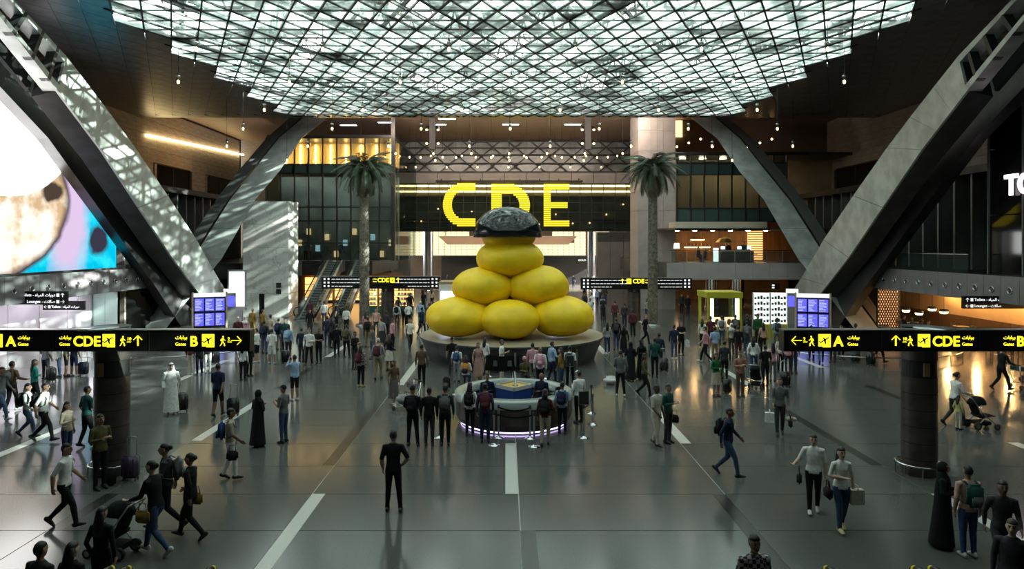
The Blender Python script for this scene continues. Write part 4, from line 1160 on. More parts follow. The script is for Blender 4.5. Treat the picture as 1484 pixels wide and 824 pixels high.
small_sign(-30, 96, 422, 441, 34.5, 'black toilets and lounges sign under the balcony by the frosted wall', [('Toilets', AR_TOI, 0), ('Lounges', AR_LOU, -90)], False)
small_sign(62, 121, 436, 449, 39.0, 'narrow black toilets sign behind the lounges sign', [('Toilets', AR_TOI, 90)], True)
small_sign(1397, 1520, 429, 447, 34.5, 'black toilets and lounges sign before the amber restaurant', [('Toilets', AR_TOI, 0), ('Lounges', AR_LOU, 90)], True)
p = P(1117, 419, 56); t = thing('small_sign', 'tiny black pictogram sign under the cafe balcony', 'sign', p)
MB().box(0, 0.75, 0, 0.1, 0, 0.5).build('board', M['black_sign'], t); MB().box(0.1, 0.3, -0.01, 0, 0.08, 0.2).box(0.1, 0.3, -0.01, 0, 0.28, 0.4).build('pictogram', M['sign_white'], t)
# flight information displays
fid = mk('flight_display', (0.02, 0.02, 0.08), 0.3, emit=(0.1, 0.1, 0.7), es=0.7)
def flight_display(px, py, yaw, lab):
    c = floor_pt(px, py); t = thing('flight_display', lab, 'display', c, R(yaw))
    MB().box(-1.0, 1.0, 0.02, 0.3, 0.15, 2.3).build('cabinet', M['dark'], t)
    MB().box(-1.0, 1.0, -0.02, 0.3, 2.3, 2.55).build('header', glow('header_white', (0.85, 0.95, 0.9), 0.55), t)
    MB().box(1.0, 1.12, -0.05, 0.35, 0, 2.6).box(-1.12, -1.0, -0.05, 0.35, 0, 2.6).build('side_post', mk('post_tan', (0.4, 0.32, 0.28), 0.5), t)
    for r in range(2):
        for k in range(3):
            x = -0.97+k*0.65
            s = MB().box(x, x+0.63, -0.03, 0.02, 0.3+r*1.0, 1.25+r*1.0).build('monitor', M['black_gloss'], t)
            MB().box(x+0.03, x+0.6, -0.035, -0.03, 0.35+r*1.0, 1.2+r*1.0).build('screen', fid, s)
            ln = MB()
            for q in range(9): ln.box(x+0.06, x+0.25+0.3*random.random(), -0.038, -0.035, 0.42+r+q*0.085, 0.445+r+q*0.085)
            ln.build('text_line', glow('screen_text', (0.6, 0.65, 1.0), 0.6), s)
flight_display(304, 479, 22, 'flight information stand with six blue screens near the marble tower')
flight_display(1178, 481, -22, 'flight information stand with six blue screens near the white shop shelves')
for px, py, yaw, lab in ((333, 470, 22, 'single blue information screen behind the flight stand near the marble tower'), (1148, 470, -22, 'single blue information screen beside the white shelves')):
    c = floor_pt(px, py); t = thing('info_screen', lab, 'screen', c, R(yaw))
    MB().box(-0.42, 0.42, 0, 0.2, 0, 2.6).build('cabinet', M['grey_panel'], t); MB().box(-0.35, 0.35, -0.02, 0, 1.3, 2.1).build('screen', fid, t)
    MB().box(-0.42, 0.42, -0.02, 0.2, 2.3, 2.6).build('header', glow('header_white', (1, 1, 1), 0.5), t)
# lit poster by the marble tower
a = P(330, 478, 53); t = thing('lit_poster', 'white backlit poster frame beside the marble tower', 'poster', (a.x, 53.0, 0))
MB().box(0, 1.4, 0, 0.15, 0.8, 3.9).build('frame', M['steel'], t); MB().box(0.12, 1.28, -0.02, 0, 1.1, 3.75).build('face', glow('poster_white', (0.95, 1.0, 1.0), 0.9), t); MB().box(0.3, 1.1, 0, 0.15, 0, 0.8).build('foot', M['steel'], t)

# ================================================================== SCULPTURE ON ITS ROUND PLINTH (plain stand-in)
SCX, SCY, SR, SH = 0.0, 36.0, 4.75, 1.22
pl = thing('round_plinth', 'low round dark plinth with tan top under the yellow sculpture', 'plinth', (SCX, SCY, 0))
slate = mk('slate_panel', (0.055, 0.055, 0.06), 0.4, noise=(1.2, 0.25))
for k in range(28):
    a0, a1 = 2*math.pi*k/28+0.002, 2*math.pi*(k+1)/28-0.002
    MB().lathe([(SR-0.47, 0.0), (SR-0.44, 0.12), (SR-0.05, SH-0.12), (SR, SH-0.1), (SR, SH-0.02)], 4, a0=a0, a1=a1).build('side_panel', slate, pl)
MB().lathe([(0, SH), (SR-0.02, SH), (SR, SH-0.02)], 64).build('top', mk('tan_stone', (0.33, 0.27, 0.2), 0.35, noise=(1.5, 0.12)), pl)
MB().lathe([(0, 0.0), (SR-0.55, 0.0), (SR-0.55, 0.2)], 48).build('base', M['dark'], pl)
ylw = mk('yellow_finish', (0.95, 0.62, 0.004), 0.5, noise=(1.8, 0.08), bump=(9, 0.12))
sc_ = thing('sculpture', 'huge heap of rounded yellow forms crowned by a glossy black dome', 'sculpture', (SCX-0.1, SCY-0.7, SH+0.045)); sc_.scale = (1.09, 1.09, 1.0)
def pebble(c, r, seed):
    def fn(d):
        return 1 + 0.05*mnoise.noise(Vector((d.x*1.4+seed, d.y*1.4, d.z*1.4)))
    m = MB().ell(c, r, 40, 26, fn=fn)
    m.build('rounded_form', ylw, sc_, True)
pebble((-2.35,-0.7,0.98), (1.55,1.5,1.0), 1); pebble((0.0,-1.3,0.95), (1.35,1.35,0.97), 2); pebble((2.4,-0.6,1.0), (1.5,1.5,1.02), 3); pebble((0.1,1.2,1.1), (2.2,1.6,1.1), 9)
pebble((-1.25,-0.2,2.45), (1.45,1.4,1.0), 4); pebble((1.3,-0.1,2.5), (1.5,1.4,1.05), 5); pebble((0.0,0.0,3.9), (1.6,1.45,1.0), 6); pebble((-0.05,0,5.0), (1.25,1.2,0.75), 7)
dome = MB().lathe([(1.52, 0.0), (1.62, 0.02), (1.6, 0.35), (1.42, 0.85), (1.08, 1.25), (0.6, 1.5), (0, 1.58)], 48, (-0.1, -0.05, 4.95))
dome.lathe([(1.52, 0.0), (1.5, 0.3), (1.3, 0.8), (0.9, 1.2), (0, 1.45)], 48, (-0.1, -0.05, 4.95))
dome.build('black_dome', mk('lacquer_black', (0.008, 0.009, 0.011), 0.1, bump=(2, 0.05)), sc_, True)
for x0, x1, lab in ((636, 668, 'white illuminated display cube behind the yellow heap on the escalator side'), (796, 818, 'white illuminated display cube behind the yellow heap on the cafe side')):
    a, b = P(x0, 455, 41.4), P(x1, 410, 41.4)
    t = thing('display_cube', lab, 'display', ((a.x+b.x)/2, 41.4, 0)); w = (b.x-a.x)/2
    MB().box(-w, w, 0, 2.4, 0, b.z).build('body', mk('cube_white', (0.75, 0.75, 0.76), 0.35), t)
    MB().box(-w+0.12, w-0.12, -0.03, 0, 0.6, b.z-0.5).build('screen', glow('cube_screen', (0.85, 0.9, 1.0), 1.4), t)
    MB().box(-w-0.03, w+0.03, -0.05, 2.45, b.z, b.z+0.06).build('cap', M['steel'], t)
# ================================================================== INFORMATION DESK
DX, DY, DR = P(744.5, 0, 23.05).x, 23.05, 1.94
dk = thing('information_desk', 'round information desk with dark panels and white glass top', 'desk', (DX, DY, 0))
for k in range(14):
    a0, a1 = 2*math.pi*k/14+0.004, 2*math.pi*(k+1)/14-0.004
    MB().lathe([(DR-0.2, 0.1), (DR-0.1, 0.12), (DR, 0.3), (DR, 0.8)], 6, a0=a0, a1=a1).build('front_panel', mk('desk_bronze', (0.075, 0.06, 0.055), 0.35, 0.3, noise=(1.2, 0.25)), dk)
MB().lathe([(DR+0.02, 0.8), (DR+0.03, 1.02), (DR-0.05, 1.06), (DR-0.4, 1.06), (DR-0.4, 0.82)], 56).build('glass_worktop', mk('white_glass', (0.34, 0.38, 0.37), 0.15), dk, True)
MB().lathe([(DR-0.42, 0.0), (DR-0.42, 0.8)], 48).build('inner_lining', M['dark'], dk, True)
MB().lathe([(DR-0.22, 0.0), (DR-0.22, 0.1), (DR-0.3, 0.1)], 48).build('plinth', M['dark'], dk, True)
MB().lathe([(DR-0.2, 0.03), (DR-0.17, 0.05), (DR-0.2, 0.07)], 56).build('light_ring', glow('violet_strip', (0.7, 0.55, 1.0), 2.2), dk, True)
bx_ = thing('blue_box', 'blue box table with yellow top inside the information desk', 'table', (DX, DY+0.1, 0), R(45))
MB().box(-0.42, 0.42, -0.42, 0.42, 0, 1.12).build('body', mk('royal_blue', (0.015, 0.06, 0.3), 0.4), bx_)
MB().box(-0.42, 0.42, -0.42, 0.42, 1.12, 1.15).build('yellow_top', mk('yellow_top', (0.7, 0.45, 0.08), 0.45), bx_)
for a in range(4):
    e = MB().box(-0.44, 0.44, -0.44, -0.40, 1.08, 1.2).build('white_rim', mk('rim_white', (0.6, 0.6, 0.62), 0.4), bx_); e.rotation_euler[2] = a*math.pi/2
ms = thing('monitor_pole', 'pair of black monitors seen from behind on a steel pole', 'monitor', (DX+0.05, DY+0.05, 1.15))
MB().lathe([(0.1, 0), (0.1, 0.03), (0.035, 0.05), (0.035, 1.1)], 12).build('pole', M['steel'], ms, True)
for s, ya in ((-1, -0.35), (1, 0.3)):
    q = MB().box(-0.38, 0.38, -0.03, 0.03, -0.25, 0.25).build('monitor', M['black_gloss'], ms, loc=(-0.25 + s*0.02 - 0.35*(s < 0), -0.05+0.0, 0.75)); q.rotation_euler = (R(-12), 0, ya)
    MB().box(-0.1, 0.1, -0.06, -0.03, -0.1, 0.1).build('mount', M['steel'], q)
lp = thing('laptop', 'open black laptop on the information desk', 'laptop', (DX+1.35, DY-0.75, 1.06), R(40))
MB().box(-0.18, 0.18, -0.12, 0.12, 0, 0.02).build('base', M['dark'], lp); q = MB().box(-0.18, 0.18, -0.01, 0.01, 0, 0.25).build('lid', M['dark'], lp, loc=(0, -0.12, 0.02)); q.rotation_euler[0] = R(15)
# ================================================================== STANCHIONS AND BELTS
st0 = None
STP = [(716,645),(774,647),(768,635),(722.6,634),(846,634),(857,599),(859,615),(709,545),(836,538),(637,634),(661,571),(790,549),(677,556)]
stw = []
def stanchion(px, py, k):
    global st0
    c = floor_pt(px, py); stw.append(c)
    lab = 'polished steel queue barrier post by the information desk' if py > 560 else 'polished steel queue barrier post along the plinth'
    if st0 is None:
        st0 = thing('barrier_post', lab, 'barrier post', c, 0, 'queue barrier posts')
        MB().lathe([(0, 0), (0.17, 0), (0.17, 0.015), (0.06, 0.04), (0.03, 0.07)], 20).build('base', M['chrome'], st0, True)
        MB().lathe([(0.028, 0.05), (0.028, 0.92)], 12).build('pole', M['steel'], st0, True)
        MB().lathe([(0.038, 0.90), (0.038, 1.0), (0, 1.01)], 12).build('belt_head', M['dark'], st0, True)
    else:
        t = copy_tree(st0); t.location = c; t['label'] = lab
for k, (x, y) in enumerate(STP): stanchion(x, y, k)
for k, (a, b) in enumerate(((4, 6), (6, 5), (0, 1), (2, 3), (7, 12), (9, 10), (7, 8))):
    pa, pb = stw[a], stw[b]; m = MB(); d = pb-pa; n = 8; vs = []
    for q in range(n+1):
        t = q/n; p = pa + d*t; z = 0.95 - 0.10*math.sin(math.pi*t)
        vs += [(p.x, p.y, z), (p.x, p.y, z-0.05)]
    m.add(vs, [(2*q, 2*q+2, 2*q+3, 2*q+1) for q in range(n)] + [(2*q+1, 2*q+3, 2*q+2, 2*q) for q in range(n)])
    tag(m.build('barrier_belt', mk('black_webbing', (0.012, 0.012, 0.014), 0.7)), 'black retractable belt strung between queue posts', 'belt', 'queue belts')
for k, (pt, lab) in enumerate(((stw[4], 'black notice board on the queue post at the desk end'), (floor_pt(826, 575), 'black notice board with white frame behind the desk'))):
    t = thing('notice_board', lab, 'sign', (pt.x, pt.y, 1.02 if k == 0 else 0.0))
    if k: MB().lathe([(0.16, 0), (0.16, 0.02), (0.02, 0.04), (0.02, 1.3)], 12).build('stand', M['steel'], t)
    z = 0 if k == 0 else 1.2
    MB().box(-0.14, 0.14, -0.015, 0.015, z, z+0.38).build('panel', M['dark'], t); 
    MB().box(-0.16, 0.16, 0.0, 0.02, z-0.02, z+0.40).build('frame', M['steel'], t)
# ================================================================== PALMS
def frond_mesh(L, seed):
    rnd = random.Random(seed); m = MB(); n = 9; pts = []
    for i in range(n+1):
        t = i/n; pts.append(Vector((L*(t - 0.16*t*t), 0, L*(0.38*t - 0.98*t*t))))
    m.tube(pts, [0.045*(1-t/n*0.85) for t in range(n+1)], 5, side=(0, 1, 0))
    for i in range(26):
        t = 0.1+0.88*i/26; k = min(int(t*n), n-1); p = lerp(pts[k], pts[k+1], t*n-k); tg = (pts[k+1]-pts[k]).normalized()
        ll = L*0.30*math.sin(math.pi*min(1, 0.15+t*0.85))**0.7 + 0.1
        for s in (-1, 1):
            d = (tg*0.75 + Vector((0, s*0.75, -0.35-0.3*rnd.random()))).normalized()
            w = tg*0.035
            m.add([p-w, p+w, p+d*ll*0.6+w*0.9+Vector((0,0,-0.02)), p+d*ll+Vector((0,0,-0.08*ll))], [(0,1,2,3)])
    return m
palm_green = mk('palm_green', (0.035, 0.05, 0.022), 0.45, noise=(3, 0.4))
palm_dry = mk('palm_dry', (0.12, 0.10, 0.055), 0.6, noise=(3, 0.4))
palm_bark = mk('palm_bark', (0.22, 0.19, 0.16), 0.85, noise=(5, 0.4), bump=(12, 0.5))
frs = [frond_mesh(2.35, 1).mesh('frond', palm_green), frond_mesh(2.0, 2).mesh('frond', palm_green), frond_mesh(1.9, 3).mesh('frond', palm_dry)]
for px, lab in ((528, 'tall date palm beside the escalators'), (946, 'tall date palm before the pale pilaster')):
    c = P(px, 0, 50.0); t = thing('palm_tree', lab, 'palm tree', (c.x, 50.0, 0))
    ht = CZ + 5.3; m = MB(); n = 70; rnd = random.Random(px)
    # trunk with overlapping leaf-base scales
    m.tube([(0.03*math.sin(i*0.1), 0, ht*i/12) for i in range(13)], [0.32 - 0.06*i/12 for i in range(13)], 14)
    for i in range(n):
        z = ht*i/n; r = 0.32-0.06*i/n
        for j in range(9):
            a = 2*math.pi*(j + 0.5*(i % 2))/9; ca, sa = math.cos(a), math.sin(a); w = 0.11; hh = ht/n*1.25
            b0 = Vector((r*ca, r*sa, z)); tn = Vector((-sa, ca, 0)); o_ = Vector((ca, sa, 0))
            m.add([b0-tn*w, b0+tn*w, b0+o_*0.07+Vector((0,0,hh))+tn*w*0.4, b0+o_*0.07+Vector((0,0,hh))-tn*w*0.4, b0+Vector((0,0,hh*1.1))-o_*0.02], [(0,1,2,3), (3,2,4), (0,3,4), (1,4,2)])
    m.build('trunk', palm_bark, t)
    MB().ell((0, 0, ht), (0.4, 0.4, 0.5), 12, 8).build('crown_shaft', palm_bark, t, True)
    for k in range(46):
        el = R(62 - 115*(k/45)**0.85); az = k*2.39996
        f = link('frond', frs[0 if k < 26 else (1 if k < 36 else 2)], t, (0.15*math.cos(az), 0.15*math.sin(az), ht+0.25-0.3*k/45))
        f.rotation_euler = (0, -el, az)
    MB().lathe([(0.62, 0), (0.62, 0.1), (0.5, 0.12), (0.33, 0.12)], 24).build('planter_ring', M['steel'], t, True)
# ================================================================== PENDANT LAMPS
pend = thing('pendant_lamp', 'small glass cylinder pendant lamp with warm bulb hanging under the skylight', 'pendant lamp', (0, 0, 0), 0, 'pendant lamps under the skylight')
MB().tube([(0,0,0),(0,0,0.12)], [0.05,0.04], 8).build('socket', M['dark'], pend)
MB().lathe([(0.10, -0.02), (0.105, -0.3), (0.10, -0.42)], 14).build('glass_tube', M['glass_clear'], pend, True)
MB().ell((0,0,-0.36), (0.075, 0.075, 0.11), 10, 8).build('bulb', M['bulb'], pend, True)
MB().lathe([(0.0, 0.0), (0.10, 0.0), (0.105, -0.1), (0.0, -0.1)], 14).build('collar', M['steel'], pend, True)
first = True
cable_me = MB().tube([(0,0,0.1),(0,0,1.0)], 0.012, 5).mesh('cable', M['mullion'])
for r, (Y, E_) in enumerate(((32.8, 9.6), (37.3, 9.1), (42.0, 8.5), (46.5, 8.1), (51.2, 7.6), (55.8, 7.1))):
    for k in range(-4, 5):
        x = k*6 + (3 if r % 2 == 0 else 0)
        if abs(x) > 19 + (0 if r < 3 else 2): continue
        o = pend if first else copy_tree(pend); first = False
        o.location = (x, Y, CZ+E_)
        cb_ = link('cable', cable_me, o); cb_.scale = (1, 1, (HC - CZ - E_ - 0.1)/0.9)
        cb_.location = (0, 0, 0.1-0.1*cb_.scale[2])
pb2 = thing('soffit_bulb', 'tiny warm bulb lamp hanging from the pink wooden soffit', 'pendant lamp', (0, 0, 0), 0, 'bulb lamps before the bridge')
MB().ell((0,0,0), (0.085,0.085,0.11), 8, 6).build('bulb', M['bulb'], pb2, True); MB().tube([(0,0,0.12),(0,0,0.32)], 0.06, 6).build('socket', M['dark'], pb2)
first = True
for r, (Y, E_) in enumerate(((62, 8.1), (66.5, 8.3), (71, 8.9), (75.5, 9.6), (75.8, 8.4))):
    for k in range(-4, 5):
        x = k*3.4 + (1.7 if r % 2 else 0)
        if abs(x) > 13.5: continue
        o = pb2 if first else copy_tree(pb2); first = False
        o.location = (x, Y, CZ+E_); cb_ = link('cable', cable_me, o); L_ = HS - CZ - E_
        cb_.scale = (1, 1, (L_-0.3)/0.9); cb_.location = (0, 0, 0.3-0.1*cb_.scale[2])
# ================================================================== UNDER THE BALCONIES: FROSTED WALL AND RESTAURANT
fw = struct(link('wall_frosted', None, None, (0, 0, 0)))
fro = mk('frosted_lilac', (0.62, 0.57, 0.62), 0.25, noise=(0.25, 0.12))
for k in range(9):
    y = 22 + k*2.5
    MB().box(-27.1, -27.0, y+0.03, y+2.47, 0, ZB0).build('frosted_panel', fro, fw)
MB().box(-27.2, -26.95, 44.5, 44.7, 0, ZB0).build('end_post', M['steel'], fw)
for k in range(6):
    t = thing('balcony_downlight', 'long cool white light under the balcony by the frosted wall', 'light', (-25.8, 24+k*3.6, ZB0+0.05), 0, 'cool balcony lights')
    MB().box(-0.3, 0.3, -1.4, 1.4, -0.05, 0).build('diffuser', glow('cool_panel', (0.95, 0.92, 1.0), 7.0), t)
pk = thing('pleated_screen', 'black pleated screen of tall fins under the balcony by the frosted wall', 'screen', (-25.6, 46.0, 0))
for k in range(7):
    q = MB().box(-0.5, 0.5, -0.04, 0.04, 0, 2.75).build('fin', M['black_gloss'], pk, loc=(0.1, k*0.62, 0)); q.rotation_euler[2] = R(50)
MB().box(-0.15, 0.15, -0.5, -0.3, 0, 2.8).build('pale_post', mk('post_tan', (0.4, 0.32, 0.28), 0.5), pk)
gp = thing('glass_partition', 'pale green glass partition at the end of the frosted wall', 'partition', (-26.2, 44.6, 0))
for k in range(2): MB().box(-0.8+k*0.81, -0.01+k*0.81, -0.02, 0.02, 0, 2.8).build('pane', mk('pale_green_glass', (0.45, 0.6, 0.56), 0.2), gp)
# restaurant
rw = struct(MB().box(30.5, 30.9, 20, 56, 0, ZB0).build('wall_restaurant', mk('restaurant_tan', (0.6, 0.4, 0.22), 0.55, noise=(0.35, 0.2))))
for k in range(10):
    MB().box(30.42, 30.5, 21+k*3.5, 21+k*3.5+3.46, 0, 1.05).build('wainscot', mk('wainscot_brown', (0.14, 0.075, 0.04), 0.5, noise=(1, 0.2)), rw)
for k in range(8):
    y = 27 + k*2.9
    t = thing('wall_washer', 'amber wall washer lamp over the restaurant wall', 'light', (30.0, y, ZB0+0.02), 0, 'amber wall washers')
    MB().lathe([(0, -0.1), (0.12, -0.1), (0.14, 0)], 10).build('lens', glow('washer_glow', (1.0, 0.6, 0.22), 260), t)
for k, (px, py) in enumerate(((1313, 449), (1332, 453), (1351, 447), (1368, 451))):
    c = P(px, py, 46 - k*1.2)
    t = thing('drum_pendant', 'black rimmed drum pendant lamp over the restaurant tables', 'pendant lamp', c, 0, 'restaurant pendants')
    MB().lathe([(0.0, 0.16), (0.24, 0.14), (0.26, 0.0)], 14).build('shade', M['dark'], t, True); MB().lathe([(0.24, 0.0), (0.2, -0.12), (0, -0.16)], 14).build('diffuser', glow('pendant_amber', (1.0, 0.65, 0.25), 5), t, True)
    MB().tube([(0, 0, 0.15), (0, 0, max(0.2, ZB0+0.05-c.z))], 0.012, 5).build('cable', M['dark'], t)
a = P(1288, 476, 48)
ls = thing('lattice_screen', 'golden perforated lattice screen at the restaurant entrance', 'screen', (a.x, 48, 0))
MB().box(-0.75, 0.75, 0.1, 0.14, 0, 2.7).build('glow_panel', glow('lattice_glow', (1.0, 0.5, 0.22), 0.7), ls)
lat = MB()
for q in range(-9, 20):
    for s in (-1, 1):
        x0, x1 = q*0.17-0.75, q*0.17-0.75+s*1.35
        a0, b0 = Vector((x0, 0.05, 0)), Vector((x1, 0.05, 2.7))
        ta = 0.0; tb = 1.0
        for lim in (-0.75, 0.75):
            if (x0-lim)*(x1-lim) < 0:
                tt = (lim-x0)/(x1-x0)
                if (lim < 0) == (x0 < lim): ta = max(ta, tt)
                elif (lim > 0) == (x0 > lim): ta = max(ta, tt)
                else: tb = min(tb, tt)
        if min(x0, x1) >= 0.75 or max(x0, x1) <= -0.75 or tb-ta < 0.1: continue
        lat.bar(a0.lerp(b0, ta), a0.lerp(b0, tb), 0.085, 0.05)
lat.build('lattice', mk('lattice_brown', (0.06, 0.03, 0.02), 0.5), ls)
MB().box(-0.8, -0.72, 0, 0.16, 0, 2.75).box(0.72, 0.8, 0, 0.16, 0, 2.75).box(-0.8, 0.8, 0, 0.16, 2.7, 2.78).build('frame', M['dark'], ls)
wood = mk('dark_wood', (0.06, 0.035, 0.02), 0.4)
for k in range(9):
    x, y = 26.0 + (k % 2)*2.2, 28 + k*2.15
    t = thing('restaurant_table', 'dark square restaurant table under the balcony', 'table', (x, y, 0), 0, 'restaurant tables')
    MB().box(-0.4, 0.4, -0.4, 0.4, 0.7, 0.75).build('tabletop', wood, t); MB().box(-0.04, 0.04, -0.04, 0.04, 0.02, 0.7).build('leg', M['steel'], t); MB().box(-0.25, 0.25, -0.25, 0.25, 0, 0.02).build('base', M['steel'], t)
    for s in (-1, 1):
        c = thing('restaurant_chair', 'dark wooden chair at a restaurant table', 'chair', (x, y+s*0.75, 0), 0 if s > 0 else math.pi, 'restaurant chairs')
        MB().box(-0.2, 0.2, -0.2, 0.2, 0.42, 0.47).build('seat', wood, c); MB().box(-0.2, 0.2, 0.17, 0.21, 0.55, 0.9).build('backrest', wood, c)
        for lx in (-1, 1):
            for ly in (-1, 1): MB().box(lx*0.18-0.02, lx*0.18+0.02, ly*0.18-0.02, ly*0.18+0.02, 0, 0.42 if ly < 0 else 0.9).build('leg', wood, c)
bar_ = thing('bar_shelf', 'open bar shelving with bottles and warm lights in the restaurant', 'shelf', (29.3, 33, 0))
for q in range(4): 
    s_ = MB().box(-0.25, 0.25, -3, 3, 0.9+q*0.5, 0.94+q*0.5).build('shelf', wood, bar_)
    for e in range(12): MB().lathe([(0.05, 0), (0.05, 0.22), (0.02, 0.3), (0.02, 0.36)], 7, (0, -2.7+e*0.49, 0.94+q*0.5)).build('bottle', mk('amber_bottle', (0.35, 0.15, 0.03), 0.15) if e % 3 else mk('pale_bottle', (0.6, 0.55, 0.45), 0.2), s_, True)
for e in range(4): MB().box(-0.25, 0.25, -3+e*2-0.03, -3+e*2+0.03, 0, 2.6).build('upright', wood, bar_)
ct_ = thing('bar_counter', 'long wooden bar counter in front of the restaurant shelves', 'counter', (27.1, 32.5, 0))
MB().box(-0.3, 0.3, -3.6, 3.6, 0, 1.0).build('body', mk('bar_brown', (0.2, 0.11, 0.05), 0.45, noise=(1.2, 0.3)), ct_); MB().box(-0.38, 0.38, -3.7, 3.7, 1.0, 1.06).build('worktop', wood, ct_)
for s_, lab in ((-1, 'low curved steel guard rail on the floor before the frosted wall'), (1, 'low curved steel guard rail on the floor before the restaurant')):
    gr = thing('guard_rail', lab, 'railing', (s_*19.0, 38.0, 0)); pts = []
    for k in range(17):
        a_ = R(200 + 140*k/16); pts.append((5.2*math.cos(a_), 4.2*math.sin(a_), 0.3))
    MB().tube(pts, 0.03, 8, side=(0, 0, 1)).build('rail', M['chrome'], gr, True)
    for k in range(0, 17, 4): MB().lathe([(0.02, 0), (0.02, 0.3)], 8, (pts[k][0], pts[k][1], 0)).build('post', M['chrome'], gr)
# ================================================================== KIOSKS
lime = mk('lime_paint', (0.42, 0.42, 0.03), 0.4)
c = floor_pt(1050, 491); kk = thing('lime_kiosk', 'lime green framed sales kiosk with glass case', 'kiosk', c)
for x in (-1.05, 0.9): MB().box(x, x+0.15, -0.08, 0.1, 0, 2.55).build('post', lime, kk)
for x in (-1.05, 0.9): MB().box(x, x+0.15, 1.9, 2.05, 0, 2.55).build('post', lime, kk)
MB().box(-1.12, 1.12, -0.1, 2.1, 2.55, 2.9).build('roof_frame', lime, kk)
for x in (-0.88, 0.68): MB().box(x, x+0.2, 0.0, 0.05, 0.9, 2.5).build('light_column', glow('kiosk_tube', (0.95, 1.0, 0.8), 2.0), kk)
MB().box(-0.9, 0.9, 0.2, 1.8, 0, 0.95).build('counter', mk('olive_panel', (0.28, 0.24, 0.04), 0.5), kk)
MB().box(-0.62, 0.62, 0.1, 0.12, 0.95, 2.5).build('display_glass', M['glass_dark'], kk)
for x in (-0.45, 0.3): 
    q = MB().box(x-0.28, x+0.32, 0.05, 0.1, 0.75, 1.35).build('poster', mk('poster_cream', (0.7, 0.55, 0.35), 0.5, emit=(0.9, 0.7, 0.4), es=0.5), kk); MB().ell((x, 0.04, 1.05), (0.14, 0.02, 0.2), 10, 6).build('poster_print', mk('print_brown', (0.15, 0.07, 0.04), 0.6), q)
shf = mk('shelf_white', (0.7, 0.74, 0.72), 0.4, emit=(0.8, 0.95, 0.9), es=0.55)
for px, lab in ((1104, 'tall lit white shop shelf with dark goods beside the lime kiosk'), (1129, 'tall lit white shop shelf with dark goods beside the blue flight screens')):
    c = floor_pt(px, 489); t = thing('shop_shelf', lab, 'shelf', c, R(-12))
    MB().box(-0.5, 0.5, 0.3, 0.4, 0, 2.8).build('back_panel', shf, t)
    for s in (-0.52, 0.48): MB().box(s, s+0.04, 0, 0.4, 0, 2.8).build('side', mk('side_pale', (0.6, 0.55, 0.58), 0.4), t)
    MB().box(-0.48, 0.48, -0.05, 0.3, 0, 0.85).build('lime_base', lime, t)
    for q in range(5):
        s_ = MB().box(-0.48, 0.48, 0.02, 0.3, 0.95+q*0.36, 0.97+q*0.36).build('shelf', shf, t)
        for e in range(5): MB().box(-0.42+e*0.18, -0.30+e*0.18, 0.06, 0.22, 0.97+q*0.36, 1.09+q*0.36+0.05*(e % 3)).build('goods', mk('goods_%d' % ((e+q) % 3), ((0.03,0.03,0.04),(0.12,0.05,0.03),(0.02,0.08,0.07))[(e+q) % 3], 0.4), s_)
# ================================================================== PEOPLE
SK, TP, FA, BT, SN, SH_, FT = range(7)
def hand(m, wr, d, s, fem):
    """palm, four unequal fingers with a bend and a thumb leaving the side of the palm"""
    d = Vector(d).normalized(); k = 0.9 if fem else 1.0
    side = Vector((0, -1, 0)) - d*Vector((0, -1, 0)).dot(d)      # thumb side points forward
    if side.length < 0.2: side = Vector((-s, 0, 0)) - d*Vector((-s, 0, 0)).dot(d)
    side.normalize(); nrm = d.cross(side).normalized()
    inw = nrm if nrm.x*s < 0 else -nrm
    m.tube([wr - d*0.02, wr + d*0.03*k, wr + d*0.075*k, wr + d*0.09*k], [(0.024,0.03), (0.02,0.038), (0.017,0.042), (0.012,0.036)], 10, SK, side=tuple(inw))
    for i, (o, L) in enumerate(((0.030, 0.07), (0.011, 0.082), (-0.010, 0.076), (-0.029, 0.058))):
        p0 = wr + d*0.08*k + side*o*k; p1 = p0 + (d + inw*0.25).normalized()*L*0.5*k; p2 = p1 + (d*0.75 + inw*0.65).normalized()*L*0.55*k
        m.tube([p0 - d*0.02, p0, p1, p2], [0.0105, 0.0105, 0.0095, 0.008], 7, SK)
    t0 = wr + d*0.03*k + side*0.03*k; t1 = t0 + (side*0.8 + d*0.6).normalized()*0.04*k; t2 = t1 + (d*0.9 + side*0.2 + inw*0.3).normalized()*0.035*k
    m.tube([t0 - side*0.015, t0, t1, t2], [0.013, 0.013, 0.011, 0.009], 7, SK)
